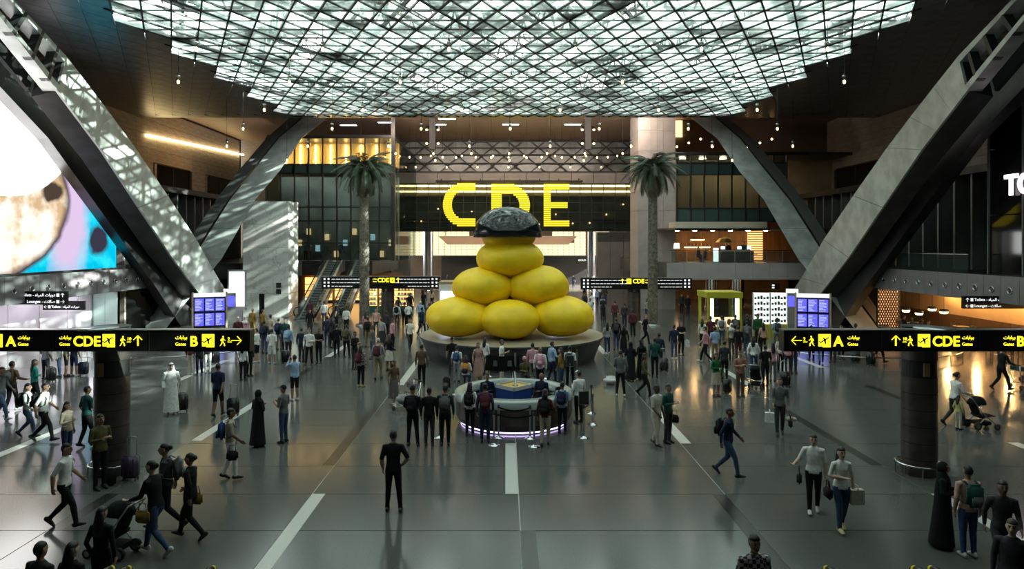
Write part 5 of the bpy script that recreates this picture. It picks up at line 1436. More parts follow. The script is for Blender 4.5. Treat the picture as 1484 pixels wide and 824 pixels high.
def body_parts(arms, legs, fem=False, robe=False, skirt=None, dz=0.0, lean=0.0):
    m = MB(); k = 0.88 if fem else 1.0
    T = lambda x, y, z: Vector((x, y - lean*max(0, z-0.9), z + dz))
    # torso
    w = [(0.87, 0.125, 0.095), (0.95, 0.165, 0.12), (1.06, 0.145*(0.9 if fem else 1), 0.105), (1.2, 0.155*k, 0.115), (1.31, 0.175*k, 0.122 if fem else 0.118), (1.40, 0.178*k, 0.10), (1.455, 0.12*k, 0.08), (1.49, 0.062, 0.06)]
    m.tube([T(0, 0, z) for z, a, b in w], [(a, b) for z, a, b in w], 18, seg_mi=[BT, TP, TP, TP, TP, TP, TP])
    if not robe and dz == 0: m.tube([T(0,0,0.90), T(0,0,0.97), T(0,0,1.06)], [(0.172,0.126), (0.172,0.126), (0.15,0.11)], 18, TP)
    m.tube([T(0, 0.005, 1.45), T(0, -0.005, 1.52), T(0, -0.012, 1.58)], [0.056*k, 0.05*k, 0.052*k], 12, SK)
    # head
    hc = T(0, -0.015, 1.64)
    m.ell(hc, (0.077, 0.097, 0.115), 20, 14, SK)
    m.tube([hc + Vector((0,-0.01,0.0)), hc + Vector((0,-0.03,-0.06)), hc + Vector((0,-0.05,-0.112))], [(0.072,0.085), (0.06,0.07), (0.03,0.035)], 14, SK)
    m.tube([hc + Vector((0,-0.088,0.035)), hc + Vector((0,-0.105,0.0)), hc + Vector((0,-0.112,-0.022)), hc + Vector((0,-0.09,-0.035))], [0.009, 0.013, 0.018, 0.012], 8, SK)
    for s in (-1, 1):
        m.ell(hc + Vector((s*0.077, 0.012, -0.005)), (0.012, 0.024, 0.032), 8, 6, SK)
        m.ell(hc + Vector((s*0.031, -0.089, 0.012)), (0.015, 0.012, 0.008), 8, 5, FT)
        m.tube([hc + Vector((s*0.014, -0.092, 0.032)), hc + Vector((s*0.048, -0.078, 0.034))], 0.007, 6, FT)
    m.tube([hc + Vector((-0.024, -0.086, -0.062)), hc + Vector((0, -0.094, -0.062)), hc + Vector((0.024, -0.086, -0.062))], [0.006, 0.009, 0.006], 6, FT)
    # arms
    for s in (-1, 1):
        e, wr, d = arms[s]; e, wr = T(*e), T(*wr)
        sh = T(s*0.178*k, 0.0, 1.405)
        q = 1.25 if robe else 1.0
        m.tube([T(s*0.12*k, 0, 1.41), sh, lerp(sh, e, 0.5), e], [(0.06,0.06), (0.066*k*q,0.066*k*q), (0.056*k*q,0.056*k*q), (0.048*k*q,0.048*k*q)], 12, TP, side=(0, 1, 0))
        m.tube([lerp(sh, e, 0.9), e, lerp(e, wr, 0.4), wr], [0.044*k*q, 0.046*k*q, 0.044*k*q, 0.031*k*(1.7 if robe else 1)], 12, FA, side=(0, 1, 0))
        hand(m, wr, d, s, fem)
    # legs
    for s in (-1, 1):
        kn, an, pitch = legs[s]
        hip = Vector((s*0.088, 0.0, 0.90 + dz)); kn, an = Vector(kn), Vector(an)
        m.tube([hip + Vector((0,0,0.05)), hip + Vector((0,0,-0.04)) if dz == 0 else hip + Vector((0,-0.1,0)), lerp(hip, kn, 0.5), kn], [(0.085,0.1), (0.092,0.1), (0.08,0.085), (0.064,0.066)], 14, BT)
        m.tube([lerp(hip, kn, 0.93), kn, lerp(kn, an, 0.35), lerp(kn, an, 0.75), an], [0.06, 0.063, 0.062, 0.05, 0.05], 12, SN)
        cp, sp_ = math.cos(R(pitch)), math.sin(R(pitch))
        def Fp(y, z): return an + Vector((0, y*cp - z*sp_, z*cp + y*sp_)) if True else None
        m.tube([Fp(0.085, -0.045), Fp(0.06, -0.03), Fp(0.0, -0.02), Fp(-0.09, -0.04), Fp(-0.16, -0.055), Fp(-0.185, -0.06)],
               [(0.025,0.03), (0.038,0.052), (0.042,0.062), (0.046,0.042), (0.042,0.028), (0.02,0.018)], 12, SH_)
    if robe:
        m.tube([T(0,0,1.42), T(0,0,1.2), T(0,0,0.95), T(0,0.01,0.5), T(0,0.02,0.07)], [(0.17*k,0.11), (0.19*k,0.145), (0.2,0.16), (0.23,0.2), (0.27,0.25)], 20, TP)
    if skirt:
        m.tube([T(0,0,1.06), T(0,0,0.95), T(0,0.01,(1+skirt)/2), T(0,0.01,skirt)], [(0.14,0.105), (0.175,0.135), (0.2,0.17), (0.23,0.2)], 18, BT)
    return m
def remeshed(m, name, vox=0.0115):
    """one continuous skin over all the lofted pieces; materials taken from the nearest piece"""
    src = m.mesh(name+'_src', [])
    tree = BVHTree.FromPolygons([Vector(v) for v in m.v], m.f)
    o = bpy.data.objects.new('tmp', src); COL.objects.link(o)
    md = o.modifiers.new('r', 'REMESH'); md.mode = 'VOXEL'; md.voxel_size = vox
    sm = o.modifiers.new('s', 'SMOOTH'); sm.factor = 0.35; sm.iterations = 2
    me = bpy.data.meshes.new_from_object(o.evaluated_get(bpy.context.evaluated_depsgraph_get()))
    bpy.data.objects.remove(o); me.name = name
    zmin = min(v.co.z for v in me.vertices)
    for v in me.vertices: v.co.z -= zmin
    for i in range(7): me.materials.append(M['dark'])
    mi = []
    dzv = Vector((0, 0, zmin))
    for p in me.polygons:
        r = tree.find_nearest(p.center + dzv)
        mi.append(m.m[r[2]] if r[2] is not None else 0)
    me.polygons.foreach_set('material_index', mi)
    me.polygons.foreach_set('use_smooth', [True]*len(mi))
    me.update()
    return me, -zmin
D = (0, -0.12, -1)
ARM = {
 'down': lambda s: ((s*0.235, 0.03, 1.14), (s*0.245, -0.02, 0.89), D),
 'loose': lambda s: ((s*0.25, 0.05, 1.14), (s*0.24, -0.08, 0.91), (0, -0.3, -1)),
 'phone': lambda s: ((s*0.235, 0.0, 1.15), (s*0.09, -0.25, 1.22), (-s*0.35, -0.7, 0.5)),
 'fold': lambda s: ((s*0.24, 0.0, 1.15), (s*0.02, -0.2, 1.16), (-s, -0.15, 0.05)),
 'fwd': lambda s: ((s*0.23, -0.06, 1.14), (s*0.22, -0.24, 0.98), (0, -0.7, -0.6)),
 'back': lambda s: ((s*0.235, 0.13, 1.15), (s*0.235, 0.12, 0.90), D),
 'pull': lambda s: ((s*0.25, 0.12, 1.15), (s*0.27, 0.27, 0.94), (0, 0.5, -0.8)),
 'push': lambda s: ((s*0.23, -0.12, 1.15), (s*0.2, -0.38, 1.06), (0, -1, -0.1)),
 'up': lambda s: ((s*0.25, -0.18, 1.30), (s*0.1, -0.30, 1.52), (-s*0.2, -0.3, 1)),
 'hip': lambda s: ((s*0.33, 0.06, 1.17), (s*0.19, -0.03, 1.0), (-s*0.8, -0.4, -0.3)),
 'out': lambda s: ((s*0.30, 0.0, 1.17), (s*0.42, -0.2, 1.1), (s*0.6, -0.8, 0.1)),
}
LST = {-1: ((-0.095, -0.01, 0.49), (-0.10, 0.02, 0.085), 0), 1: ((0.095, -0.01, 0.49), (0.10, 0.02, 0.085), 0)}
LWD = {-1: ((-0.12, -0.02, 0.49), (-0.16, 0.02, 0.085), 0), 1: ((0.11, -0.02, 0.49), (0.14, -0.03, 0.085), 0)}
LWK = {-1: ((-0.09, -0.2, 0.52), (-0.09, -0.27, 0.115), -14), 1: ((0.09, 0.02, 0.49), (0.09, 0.33, 0.17), 38)}
LSM = {-1: ((-0.09, -0.1, 0.50), (-0.09, -0.12, 0.09), -4), 1: ((0.09, 0.02, 0.49), (0.09, 0.17, 0.11), 16)}
LSIT = {-1: ((-0.11, -0.43, 0.50), (-0.11, -0.42, 0.085), 0), 1: ((0.11, -0.43, 0.50), (0.12, -0.40, 0.085), 0)}
def two(a, b): return {-1: ARM[a](-1), 1: ARM[b](1)}
POSES = {
 'stand': dict(arms=two('down', 'down'), legs=LST), 'easy': dict(arms=two('loose', 'fold'), legs=LWD), 'phone': dict(arms=two('phone', 'phone'), legs=LST),
 'onephone': dict(arms=two('phone', 'down'), legs=LWD), 'fold': dict(arms=two('fold', 'fold'), legs=LST), 'hip': dict(arms=two('hip', 'loose'), legs=LWD),
 'walk': dict(arms=two('back', 'fwd'), legs=LWK, lean=0.05), 'stroll': dict(arms=two('fwd', 'loose'), legs=LSM), 'pull': dict(arms=two('pull', 'fwd'), legs=LSM),
 'push': dict(arms=two('push', 'push'), legs=LWK, lean=0.12), 'raise': dict(arms=two('up', 'up'), legs=LST), 'out': dict(arms=two('out', 'down'), legs=LSM),
 'fstand': dict(arms=two('down', 'loose'), legs=LST, fem=True), 'fphone': dict(arms=two('phone', 'down'), legs=LST, fem=True), 'fwalk': dict(arms=two('fwd', 'back'), legs=LWK, fem=True), 'fbag': dict(arms=two('fold', 'down'), legs=LSM, fem=True),
 'fskirt': dict(arms=two('fold', 'loose'), legs=LST, fem=True, skirt=0.5), 'fdress': dict(arms=two('down', 'down'), legs=LSM, fem=True, skirt=0.28),
 'robe': dict(arms=two('fold', 'phone'), legs=LST, fem=True, robe=True), 'thobe': dict(arms=two('loose', 'pull'), legs=LSM, robe=True),
 'sit': dict(arms=two('fwd', 'fold'), legs=LSIT, dz=-0.43), 'fsit': dict(arms=two('fold', 'fwd'), legs=LSIT, dz=-0.43, fem=True),
}
_pm = {}
def pose_mesh(p):
    if p not in _pm:
        a = POSES[p]; me, dz = remeshed(body_parts(**a), 'person_'+p)
        _pm[p] = (me, Vector((0, -a.get('lean', 0)*0.74, dz + a.get('dz', 0))))
    return _pm[p]
# hair and head wear (coordinates of a standing head, centre 1.64)
HC_ = Vector((0, -0.015, 1.64))
def hair_fn(low, back):
    def fn(d):
        lim = low if d.y < 0.1 else back
        return 1.0 if d.z > lim - 0.0*d.y else 0.78
    return fn
def noisy(f, amp):
    return lambda d: f(d)*(1 + amp*mnoise.noise(d*4))
hair_me = {}
def hm(name, b, smooth=True): hair_me[name] = b.mesh(name, [M['dark']], smooth)
hm('short', MB().ell(HC_ + Vector((0, 0.008, 0.012)), (0.084, 0.104, 0.116), 20, 14, fn=noisy(hair_fn(0.38, -0.45), 0.05)))
b = MB().ell(HC_ + Vector((0, 0.008, 0.012)), (0.088, 0.108, 0.12), 20, 14, fn=noisy(hair_fn(0.35, -0.7), 0.03))
b.tube([HC_ + Vector((0, 0.05, 0.05)), HC_ + Vector((0, 0.075, -0.08)), HC_ + Vector((0, 0.11, -0.22)), HC_ + Vector((0, 0.125, -0.36))], [(0.08,0.05), (0.092,0.05), (0.098,0.035), (0.06,0.02)], 14)
hm('long', b)
b = MB().ell(HC_ + Vector((0, 0.008, 0.012)), (0.086, 0.106, 0.118), 20, 14, fn=hair_fn(0.36, -0.5)); b.ell(HC_ + Vector((0, 0.12, 0.03)), (0.045, 0.045, 0.05), 10, 8)
hm('bun', b)
def scarf_fn(d): return 0.80 if (d.y < -0.55 and -0.75 < d.z < 0.6 and abs(d.x) < 0.62) else 1.0
b = MB().ell(HC_ + Vector((0, 0.01, 0.0)), (0.098, 0.118, 0.135), 24, 18, fn=scarf_fn)
b.tube([HC_ + Vector((0, 0.03, -0.06)), HC_ + Vector((0, 0.02, -0.14)), HC_ + Vector((0, 0.0, -0.22)), HC_ + Vector((0, 0.0, -0.34))], [(0.085,0.085), (0.095,0.095), (0.165,0.125), (0.19,0.14)], 20)
hm('headscarf', b)
b = MB().ell(HC_ + Vector((0, 0.01, 0.005)), (0.10, 0.12, 0.135), 24, 18, fn=scarf_fn)
b.tube([HC_ + Vector((0, 0.05, 0.0)), HC_ + Vector((0, 0.06, -0.12)), HC_ + Vector((0, 0.075, -0.24)), HC_ + Vector((0, 0.09, -0.42))], [(0.1,0.09), (0.125,0.09), (0.195,0.09), (0.2,0.06)], 20)
hm('headcloth', b)
b = MB(); nn = 22
for z in (0.062, 0.082):
    b.tube([HC_ + Vector((0.092*math.cos(2*math.pi*j/nn), 0.012+0.112*math.sin(2*math.pi*j/nn), z)) for j in range(nn+1)], 0.013, 6, cap=False, side=(0,0,1))
hm('head_ring', b)
b = MB().ell(HC_ + Vector((0, 0.008, 0.02)), (0.088, 0.108, 0.112), 20, 14, fn=hair_fn(0.3, 0.0))
b.tube([HC_ + Vector((0, -0.06, 0.055)), HC_ + Vector((0, -0.12, 0.052)), HC_ + Vector((0, -0.175, 0.04))], [(0.075,0.008), (0.072,0.007), (0.045,0.005)], 12)
hm('cap', b)
COLR = dict(black=(0.012,0.012,0.014), white=(0.78,0.77,0.76), navy=(0.018,0.026,0.06), grey=(0.13,0.13,0.135), charcoal=(0.04,0.04,0.045), lightgrey=(0.35,0.35,0.36), blue=(0.04,0.08,0.19), lightblue=(0.3,0.42,0.6),
  denim=(0.05,0.08,0.15), brown=(0.13,0.075,0.05), maroon=(0.1,0.025,0.035), beige=(0.42,0.35,0.27), khaki=(0.26,0.2,0.12), olive=(0.1,0.09,0.04), teal=(0.018,0.075,0.07), turquoise=(0.04,0.36,0.33), green=(0.02,0.11,0.04),
  pink=(0.6,0.3,0.35), peach=(0.62,0.36,0.3), rust=(0.33,0.17,0.12), yellow=(0.5,0.45,0.2), cream=(0.55,0.5,0.42), mustard=(0.24,0.15,0.04), purple=(0.07,0.04,0.09), orange=(0.55,0.22,0.04), floral=(0.42,0.25,0.22), red=(0.4,0.03,0.03))
WORD = dict(lightgrey='light grey', lightblue='light blue', floral='floral pink')
def cloth(c):
    if c == 'plaid':
        if 'cloth_plaid' in MATS: return MATS['cloth_plaid']
        m = mk('cloth_plaid', (0.3, 0.28, 0.3), 0.85); nt = m.node_tree; bs = nt.nodes['Principled BSDF']
        tc = nt.nodes.new('ShaderNodeTexCoord'); ck = nt.nodes.new('ShaderNodeTexChecker'); ck.inputs['Scale'].default_value = 18
        ck.inputs['Color1'].default_value = (0.5, 0.42, 0.44, 1); ck.inputs['Color2'].default_value = (0.03, 0.025, 0.05, 1)
        mp = nt.nodes.new('ShaderNodeMapping'); mp.inputs['Location'].default_value = (0.013, 0.017, 0.011)
        nt.links.new(tc.outputs['Object'], mp.inputs['Vector']); nt.links.new(mp.outputs['Vector'], ck.inputs['Vector']); nt.links.new(ck.outputs['Color'], bs.inputs['Base Color'])
        return m
    return mk('cloth_'+c, COLR[c], 0.85, noise=(14, 0.14), bump=(90, 0.12), spec=0.2)
SKIN = [mk('skin_%d' % i, c, 0.5, noise=(8, 0.06)) for i, c in enumerate(((0.5,0.3,0.22), (0.36,0.2,0.13), (0.2,0.105,0.065), (0.09,0.05,0.035), (0.55,0.36,0.27)))]
HAIRC = dict(black=mk('hair_black', (0.01,0.009,0.009), 0.5, noise=(60, 0.4)), brown=mk('hair_brown', (0.06,0.03,0.015), 0.5, noise=(60, 0.4)), white=mk('hair_white', (0.5,0.49,0.47), 0.6, noise=(60, 0.2)), red=mk('hair_red', (0.2,0.07,0.03), 0.5, noise=(60, 0.3)))
FEAT = mk('dark_feature', (0.05, 0.025, 0.02), 0.6)
SHOE = dict(b=mk('shoe_black', (0.02,0.02,0.02), 0.5, noise=(20, 0.2)), w=mk('shoe_white', (0.6,0.6,0.6), 0.5, noise=(20, 0.1)), y=mk('shoe_tan', (0.6,0.45,0.2), 0.5, noise=(20, 0.1)))
LANDM = [((385,462),'by the marble tower'), ((462,472),'by the escalators'), ((528,470),'by the escalator-side palm'), ((600,500),'between palm and yellow sculpture'), ((650,540),'by the round plinth'), ((742,545),'in front of the round plinth'), ((820,545),'by the round plinth'),
  ((744,625),'at the information desk'), ((600,640),'beside the information desk'), ((1050,500),'by the lime kiosk'), ((1120,505),'by the white shop shelves'), ((1190,500),'by the flight screens'), ((1400,560),'before the restaurant'), ((950,480),'by the pilaster-side palm'),
  ((900,520),'between plinth and pilaster-side palm'), ((60,560),'before the frosted wall'), ((300,540),'under the gate B arrow'), ((740,450),'deep in the far concourse'), ((620,455),'in the far concourse crowd'), ((900,455),'in the far concourse crowd'), ((1000,460),'under the cafe balcony')]
PHR = dict(stand='standing', easy='standing', phone='looking at a phone', onephone='checking a phone', fold='standing with folded arms', hip='standing hand on hip', walk='walking', stroll='strolling', pull='walking', push='pushing ahead', out='gesturing', fstand='standing', fphone='checking a phone', fwalk='walking', fbag='strolling', fskirt='standing', fdress='walking', robe='standing', thobe='walking', sit='seated', fsit='seated')
PHR['raise'] = 'raising a camera'
npers = 0
PEOPLE = []
def person(px, py, face, pose, top, bot, fl='', label=None, h=None, z=0.0, Y=None, extra=''):
    """fl: s short sleeves, k bare shins, shoes b/w/y, hair H long J scarf C cap G headcloth U bun N none, W white hair, R red hair, n brown hair, digits skin tone"""
    global npers
    npers += 1
    rnd = random.Random(npers*77+px)
    me, off = pose_mesh(pose)
    loc = floor_pt(px, py) if Y is None else Vector((CX+(px-VX)/F*Y, Y, z))
    if Y is not None: loc.z = z
    fem = POSES[pose].get('fem', False)
    o = link('person', me, None, loc, (0, 0, R(face)))
    sc = h or (0.955 if fem else 1.0)*(0.97+0.06*rnd.random())
    o.scale = (sc*0.99, sc*0.99, sc)
    skin = SKIN[int([c for c in fl if c.isdigit()][0])] if any(c.isdigit() for c in fl) else SKIN[rnd.choice((0,1,1,2,2,4))]
    tm, bm = cloth(top), cloth(bot)
    if pose in ('robe', 'thobe'): bm = tm
    ms = [skin, tm, skin if 's' in fl else tm, bm, skin if 'k' in fl else bm, SHOE['w' if 'w' in fl else ('y' if 'y' in fl else 'b')], FEAT]
    if pose == 'fdress' or pose == 'fskirt': ms[4] = skin
    for sl, mt in zip(o.material_slots, ms): sl.link = 'OBJECT'; sl.material = mt
    hc = HAIRC['white' if 'W' in fl else 'red' if 'R' in fl else 'brown' if 'n' in fl else 'black']
    def hair(n, mat, nm):
        c = link(nm, hair_me[n], o, off); c.material_slots[0].link = 'OBJECT'; c.material_slots[0].material = mat
    hw = ''
    if 'J' in fl: hair('headscarf', cloth('black' if 'q' not in fl else 'white'), 'headscarf'); hw = ' and headscarf'
    elif 'G' in fl: hair('headcloth', cloth('white'), 'headcloth'); hair('head_ring', M['dark'], 'head_ring')
    elif 'H' in fl: hair('long', hc, 'hair'); hw = ', long hair'
    elif 'U' in fl: hair('bun', hc, 'hair'); hw = ', hair in a bun'
    elif 'C' in fl: hair('cap', cloth('black' if 'p' not in fl else 'pink'), 'cap'); hw = ' and cap'
    elif 'N' not in fl: hair('short', hc, 'hair')
    if label is None:
        pl_ = min(LANDM, key=lambda L: (L[0][0]-px)**2 + ((L[0][1]-py)*1.6)**2)[1]
        w = lambda c: WORD.get(c, c)
        if pose in ('robe', 'thobe'): d = 'person in long %s robe%s' % (w(top), hw)
        else: d = 'person in %s top and %s %s%s' % (w(top), w(bot), 'shorts' if 'k' in fl else 'skirt' if 'skirt' in pose or 'dress' in pose else 'trousers', hw)
        label = '%s %s%s %s' % (d, PHR[pose], extra, pl_)
        for alt in ('%s %s %s' % (d, PHR[pose], pl_), '%s%s %s' % (d, extra, pl_), '%s %s' % (d, pl_), '%s %s' % (d.replace(hw, ''), pl_)):
            if len(label.split()) > 16: label = alt
    tag(o, label, 'person', 'travellers in the hall')
    PEOPLE.append(o)
    return o
# ---------------- accessories
def rbox(dx, dy, dz, bev, seg=2):
    bm = bmesh.new(); bmesh.ops.create_cube(bm, size=1)
    for v in bm.verts: v.co = Vector((v.co.x*dx, v.co.y*dy, v.co.z*dz))
    bmesh.ops.bevel(bm, geom=list(bm.edges), offset=bev, segments=seg, affect='EDGES')
    m = MB(); bm.verts.index_update()
    m.v = [tuple(v.co) for v in bm.verts]; m.f = [tuple(v.index for v in f.verts) for f in bm.faces]; m.m = [0]*len(m.f); bm.free()
    return m
def shift(m, d): m.v = [(v[0]+d[0], v[1]+d[1], v[2]+d[2]) for v in m.v]; return m
PKM = dict(body=shift(rbox(0.30, 0.17, 0.44, 0.06, 3), (0, 0.09, 0)).mesh('body', [M['dark']], True), pocket=shift(rbox(0.22, 0.07, 0.2, 0.03), (0, 0.19, -0.09)).mesh('pocket', [M['dark']], True))
b = MB()
for s in (-1, 1): b.tube([(s*0.1, 0.02, 0.19), (s*0.11, -0.06, 0.235), (s*0.115, -0.17, 0.2), (s*0.12, -0.235, 0.06), (s*0.135, -0.2, -0.12), (s*0.14, -0.05, -0.17), (s*0.13, 0.03, -0.17)], [(0.025, 0.01)]*7, 6)
PKM['strap'] = b.mesh('strap', [M['dark']], True)
def omat(o, m): o.material_slots[0].link = 'OBJECT'; o.material_slots[0].material = m
def backpack(who, col, col2=None, lab=None, side=None):
    desc = ' '.join(who['label'].split()[2:])
    desc = desc.split(' standing')[0].split(' walking')[0]
    t = thing('backpack', lab or '%s backpack worn by the %s' % (WORD.get(col, col), ' '.join(who['label'].split()[:12])), 'backpack', (0, 0, 0), who.rotation_euler[2], 'backpacks worn by travellers')
    s = who.scale[2]; a = who.rotation_euler[2]
    d = Vector((0, 0.115*s, 1.24*s)); t.location = who.location + Vector((-math.sin(a)*d.y, math.cos(a)*d.y, d.z)); t.scale = (s, s, s)
    c1, c2 = cloth(col), cloth(col2 or col)
    for n, mt in (('body', c1), ('pocket', c2), ('strap', c1)): omat(link(n, PKM[n], t), mt)
    return t
SUM = dict(shell=shift(rbox(0.40, 0.24, 0.56, 0.05, 3), (0, 0, 0.34)).mesh('shell', [M['dark']], True))
b = MB()
for x in (-0.12, 0, 0.12): b.box(x-0.012, x+0.012, -0.128, -0.115, 0.12, 0.56)
SUM['rib'] = b.mesh('rib', [M['dark']])
SUM['handle'] = MB().tube([(-0.12, 0.08, 0.6), (-0.12, 0.08, 1.02), (-0.1, 0.08, 1.05), (0.1, 0.08, 1.05), (0.12, 0.08, 1.02), (0.12, 0.08, 0.6)], 0.012, 6, side=(0, 1, 0)).mesh('handle', [M['steel']], True)
SUM['handle_low'] = MB().tube([(-0.1, 0.0, 0.6), (-0.09, 0.0, 0.66), (0.09, 0.0, 0.66), (0.1, 0.0, 0.6)], 0.016, 6, side=(0, 1, 0)).mesh('handle', [M['dark']], True)
SUM['wheel'] = MB().lathe([(0, -0.012), (0.032, -0.012), (0.032, 0.012), (0, 0.012)], 12).mesh('wheel', [M['dark']])
def suitcase(px, py, yaw, col, lab, up=False, h=1.0):
    t = thing('suitcase', lab, 'suitcase', floor_pt(px, py), R(yaw), 'wheeled suitcases'); t.scale = (h, h, h)
    m = mk('case_'+col, COLR[col], 0.35, noise=(6, 0.15))
    sh_ = link('shell', SUM['shell'], t); omat(sh_, m); omat(link('rib', SUM['rib'], sh_), m)
    link('handle', SUM['handle'] if up else SUM['handle_low'], t)
    for x in (-0.15, 0.15):
        for y in (-0.08, 0.08): link('wheel', SUM['wheel'], t, (x, y, 0.032), (0, R(90), 0))
def carried_bag(who, col, lab, side=1, kind='bag', dz=0.72, fy=-0.05):
    """a bag hanging from the hand or shoulder"""
    a = who.rotation_euler[2]; s = who.scale[2]
    d = Vector((side*0.30*s, fy*s, 0)); loc = who.location + Vector((d.x*math.cos(a)-d.y*math.sin(a), d.x*math.sin(a)+d.y*math.cos(a), (dz-0.36)*s))
    t = thing('shopping_bag' if kind == 'paper' else 'handbag', lab, 'bag', loc, a, 'bags carried by travellers')
    if kind == 'paper':
        omat(MB().prism([(-0.07, 0), (0.07, 0), (0.07, 0.3), (-0.07, 0.3)][::-1], 'x', -0.13, 0.13).build('sack', [M['dark']], t), cloth(col)); 
    else: omat(shift(rbox(0.1, 0.28, 0.24, 0.04), (0, 0, 0.13)).build('sack', [M['dark']], t, True), cloth(col))
    omat(MB().tube([(0, -0.08, 0.25), (0, -0.06, 0.38), (0, 0.06, 0.38), (0, 0.08, 0.25)], 0.01, 6).build('handle', [M['dark']], t, True), cloth(col))
    return t
def wheel_at(t, x, y, r, w=0.03):
    q = MB().lathe([(r*0.7, -w), (r, -w), (r, w), (r*0.7, w)], 16).build('wheel', mk('rubber', (0.015,0.015,0.015), 0.7), t, True, loc=(x, y, r)); q.rotation_euler = (0, R(90), 0)
    MB().lathe([(0, -w*0.6), (r*0.7, -w*0.6), (r*0.7, w*0.6), (0, w*0.6)], 12).build('hub', M['steel'], q)
def stroller(loc, yaw, lab):
    t = thing('stroller', lab, 'stroller', loc, R(yaw)); dk = cloth('black')
    m = MB(); m.tube([(0, 0.22, 0.45), (0, 0.05, 0.38), (0, -0.2, 0.42), (0, -0.34, 0.40)], [(0.19,0.05), (0.2,0.06), (0.2,0.05), (0.18,0.03)], 12)
    m.tube([(0, 0.12, 0.38), (0, 0.24, 0.62), (0, 0.32, 0.85)], [(0.2,0.05), (0.2,0.05), (0.19,0.04)], 12); m.build('seat', dk, t, True)
    MB().ell((0, 0.16, 0.78), (0.22, 0.3, 0.26), 16, 10, fn=lambda d: 1.0 if d.z > -0.05 else 0.4).build('hood', dk, t, True)
    f = MB()
    for s in (-1, 1):
        f.tube([(s*0.23, -0.36, 0.12), (s*0.23, 0.1, 0.5), (s*0.23, 0.5, 1.02)], 0.014, 6); f.tube([(s*0.23, 0.3, 0.12), (s*0.23, 0.0, 0.45)], 0.014, 6)
    f.tube([(-0.23, 0.5, 1.02), (0.23, 0.5, 1.02)], 0.018, 6, side=(0, 1, 0)); f.build('frame', M['steel'], t, True)
    MB().box(-0.18, 0.18, -0.2, 0.28, 0.14, 0.24).build('basket', dk, t)
    for x in (-0.23, 0.23): wheel_at(t, x, -0.36, 0.09); wheel_at(t, x, 0.3, 0.12)
def trolley(loc, yaw, lab):
    t = thing('luggage_trolley', lab, 'trolley', loc, R(yaw), 'luggage trolleys'); f = MB()
    for s in (-1, 1):
        f.tube([(s*0.28, -0.5, 0.16), (s*0.3, 0.35, 0.2), (s*0.3, 0.45, 0.95)], 0.02, 6)
        f.tube([(s*0.28, 0.2, 0.2), (s*0.28, 0.42, 0.7)], 0.015, 6)
    for y in (-0.45, -0.2, 0.05, 0.3): f.tube([(-0.28, y, 0.17), (0.28, y, 0.17)], 0.013, 6, side=(0, 1, 0))
    f.build('frame', M['chrome'], t, True)
    MB().tube([(-0.32, 0.47, 0.98), (0.32, 0.47, 0.98)], 0.025, 8, side=(0, 1, 0)).build('push_bar', M['dark'], t, True)
    b = MB(); b.box(-0.25, 0.25, 0.15, 0.4, 0.72, 0.74)
    for s in (-1, 1): b.box(s*0.25-0.01, s*0.25+0.01, 0.15, 0.4, 0.72, 0.9)
    b.box(-0.25, 0.25, 0.14, 0.16, 0.72, 0.9); b.build('basket', M['steel'], t)
    wheel_at(t, 0, -0.45, 0.07); wheel_at(t, -0.27, 0.35, 0.08); wheel_at(t, 0.27, 0.35, 0.08)
    return t
# ---------------- the nearest travellers
p = person(570, 741, 180, 'hip', 'black', 'black', 's0', 'person in black tee and black trousers standing alone on the open floor')
p = person(93, 764, 100, 'walk', 'white', 'black', 's1', 'person in white tee and black trousers striding past the bronze column')
p = person(226, 803, -100, 'push', 'black', 'denim', 'U0w', 'person in black with mustard shoulder bag pushing a stroller')
carried_bag(p, 'mustard', 'mustard shoulder bag of the stroller pusher', 1, dz=1.05)
stroller(floor_pt(164, 803), -100, 'black stroller pushed past the near escalators')
p = person(242, 768, -75, 'walk', 'charcoal', 'black', 'U1', 'person in charcoal with grey backpack walking behind the stroller pusher'); backpack(p, 'grey', lab='grey backpack of the person behind the stroller pusher')
p = person(276, 781, -95, 'fwalk', 'black', 'black', 'U1', 'person in long black tunic with mustard tote walking near the stroller')
carried_bag(p, 'mustard', 'mustard tote of the person in a long black tunic', -1, dz=0.95)
p = person(334, 694, 110, 'stroll', 'beige', 'white', 's2', 'person in beige shirt with blue backpack beside the abaya wearer'); backpack(p, 'blue', lab='bright blue backpack on a beige shirt')
carried_bag(p, 'black', 'black bag of the person with the bright blue backpack', -1, dz=0.9)
p = person(374, 646, 150, 'robe', 'black', 'black', 'J0', 'person in black abaya holding a phone beside the cap wearer')
p = person(411, 641, -110, 'phone', 'grey', 'denim', 'sC1', 'person in grey tee, jeans and cap looking at a phone')
p = person(248, 599, 25, 'thobe', 'white', 'white', 'G1', 'person in white thobe and white headcloth pulling a case')
suitcase(264, 596, 20, 'black', 'black suitcase pulled by the person in white thobe')
p = person(316, 603, 175, 'pull', 'navy', 'black', 'sk2', 'person in navy tee and black shorts pulling a case')
suitcase(338, 602, 10, 'black', 'black suitcase beside the person in black shorts', up=True)
p = person(97, 668, 80, 'fphone', 'beige', 'denim', 'H1', 'person with long dark hair in beige jacket and jeans using a phone')
p = person(145, 708, 60, 'phone', 'olive', 'black', '1', 'person in olive jacket leaning by the bronze column with a phone')
c = floor_pt(157, 705); t = thing('backpack', 'black backpack lying on the floor at the bronze column', 'backpack', c + Vector((0, 0, 0.2)), R(20)); [omat(link(n, PKM[n], t), cloth('black')) for n in ('body', 'pocket')]
suitcase(189, 695, 5, 'purple', 'dark plum suitcase with raised steel handle by the bronze column', up=True)
p = person(126, 647, 150, 'stroll', 'teal', 'black', 's0', 'person in dark teal walking behind the bronze column')
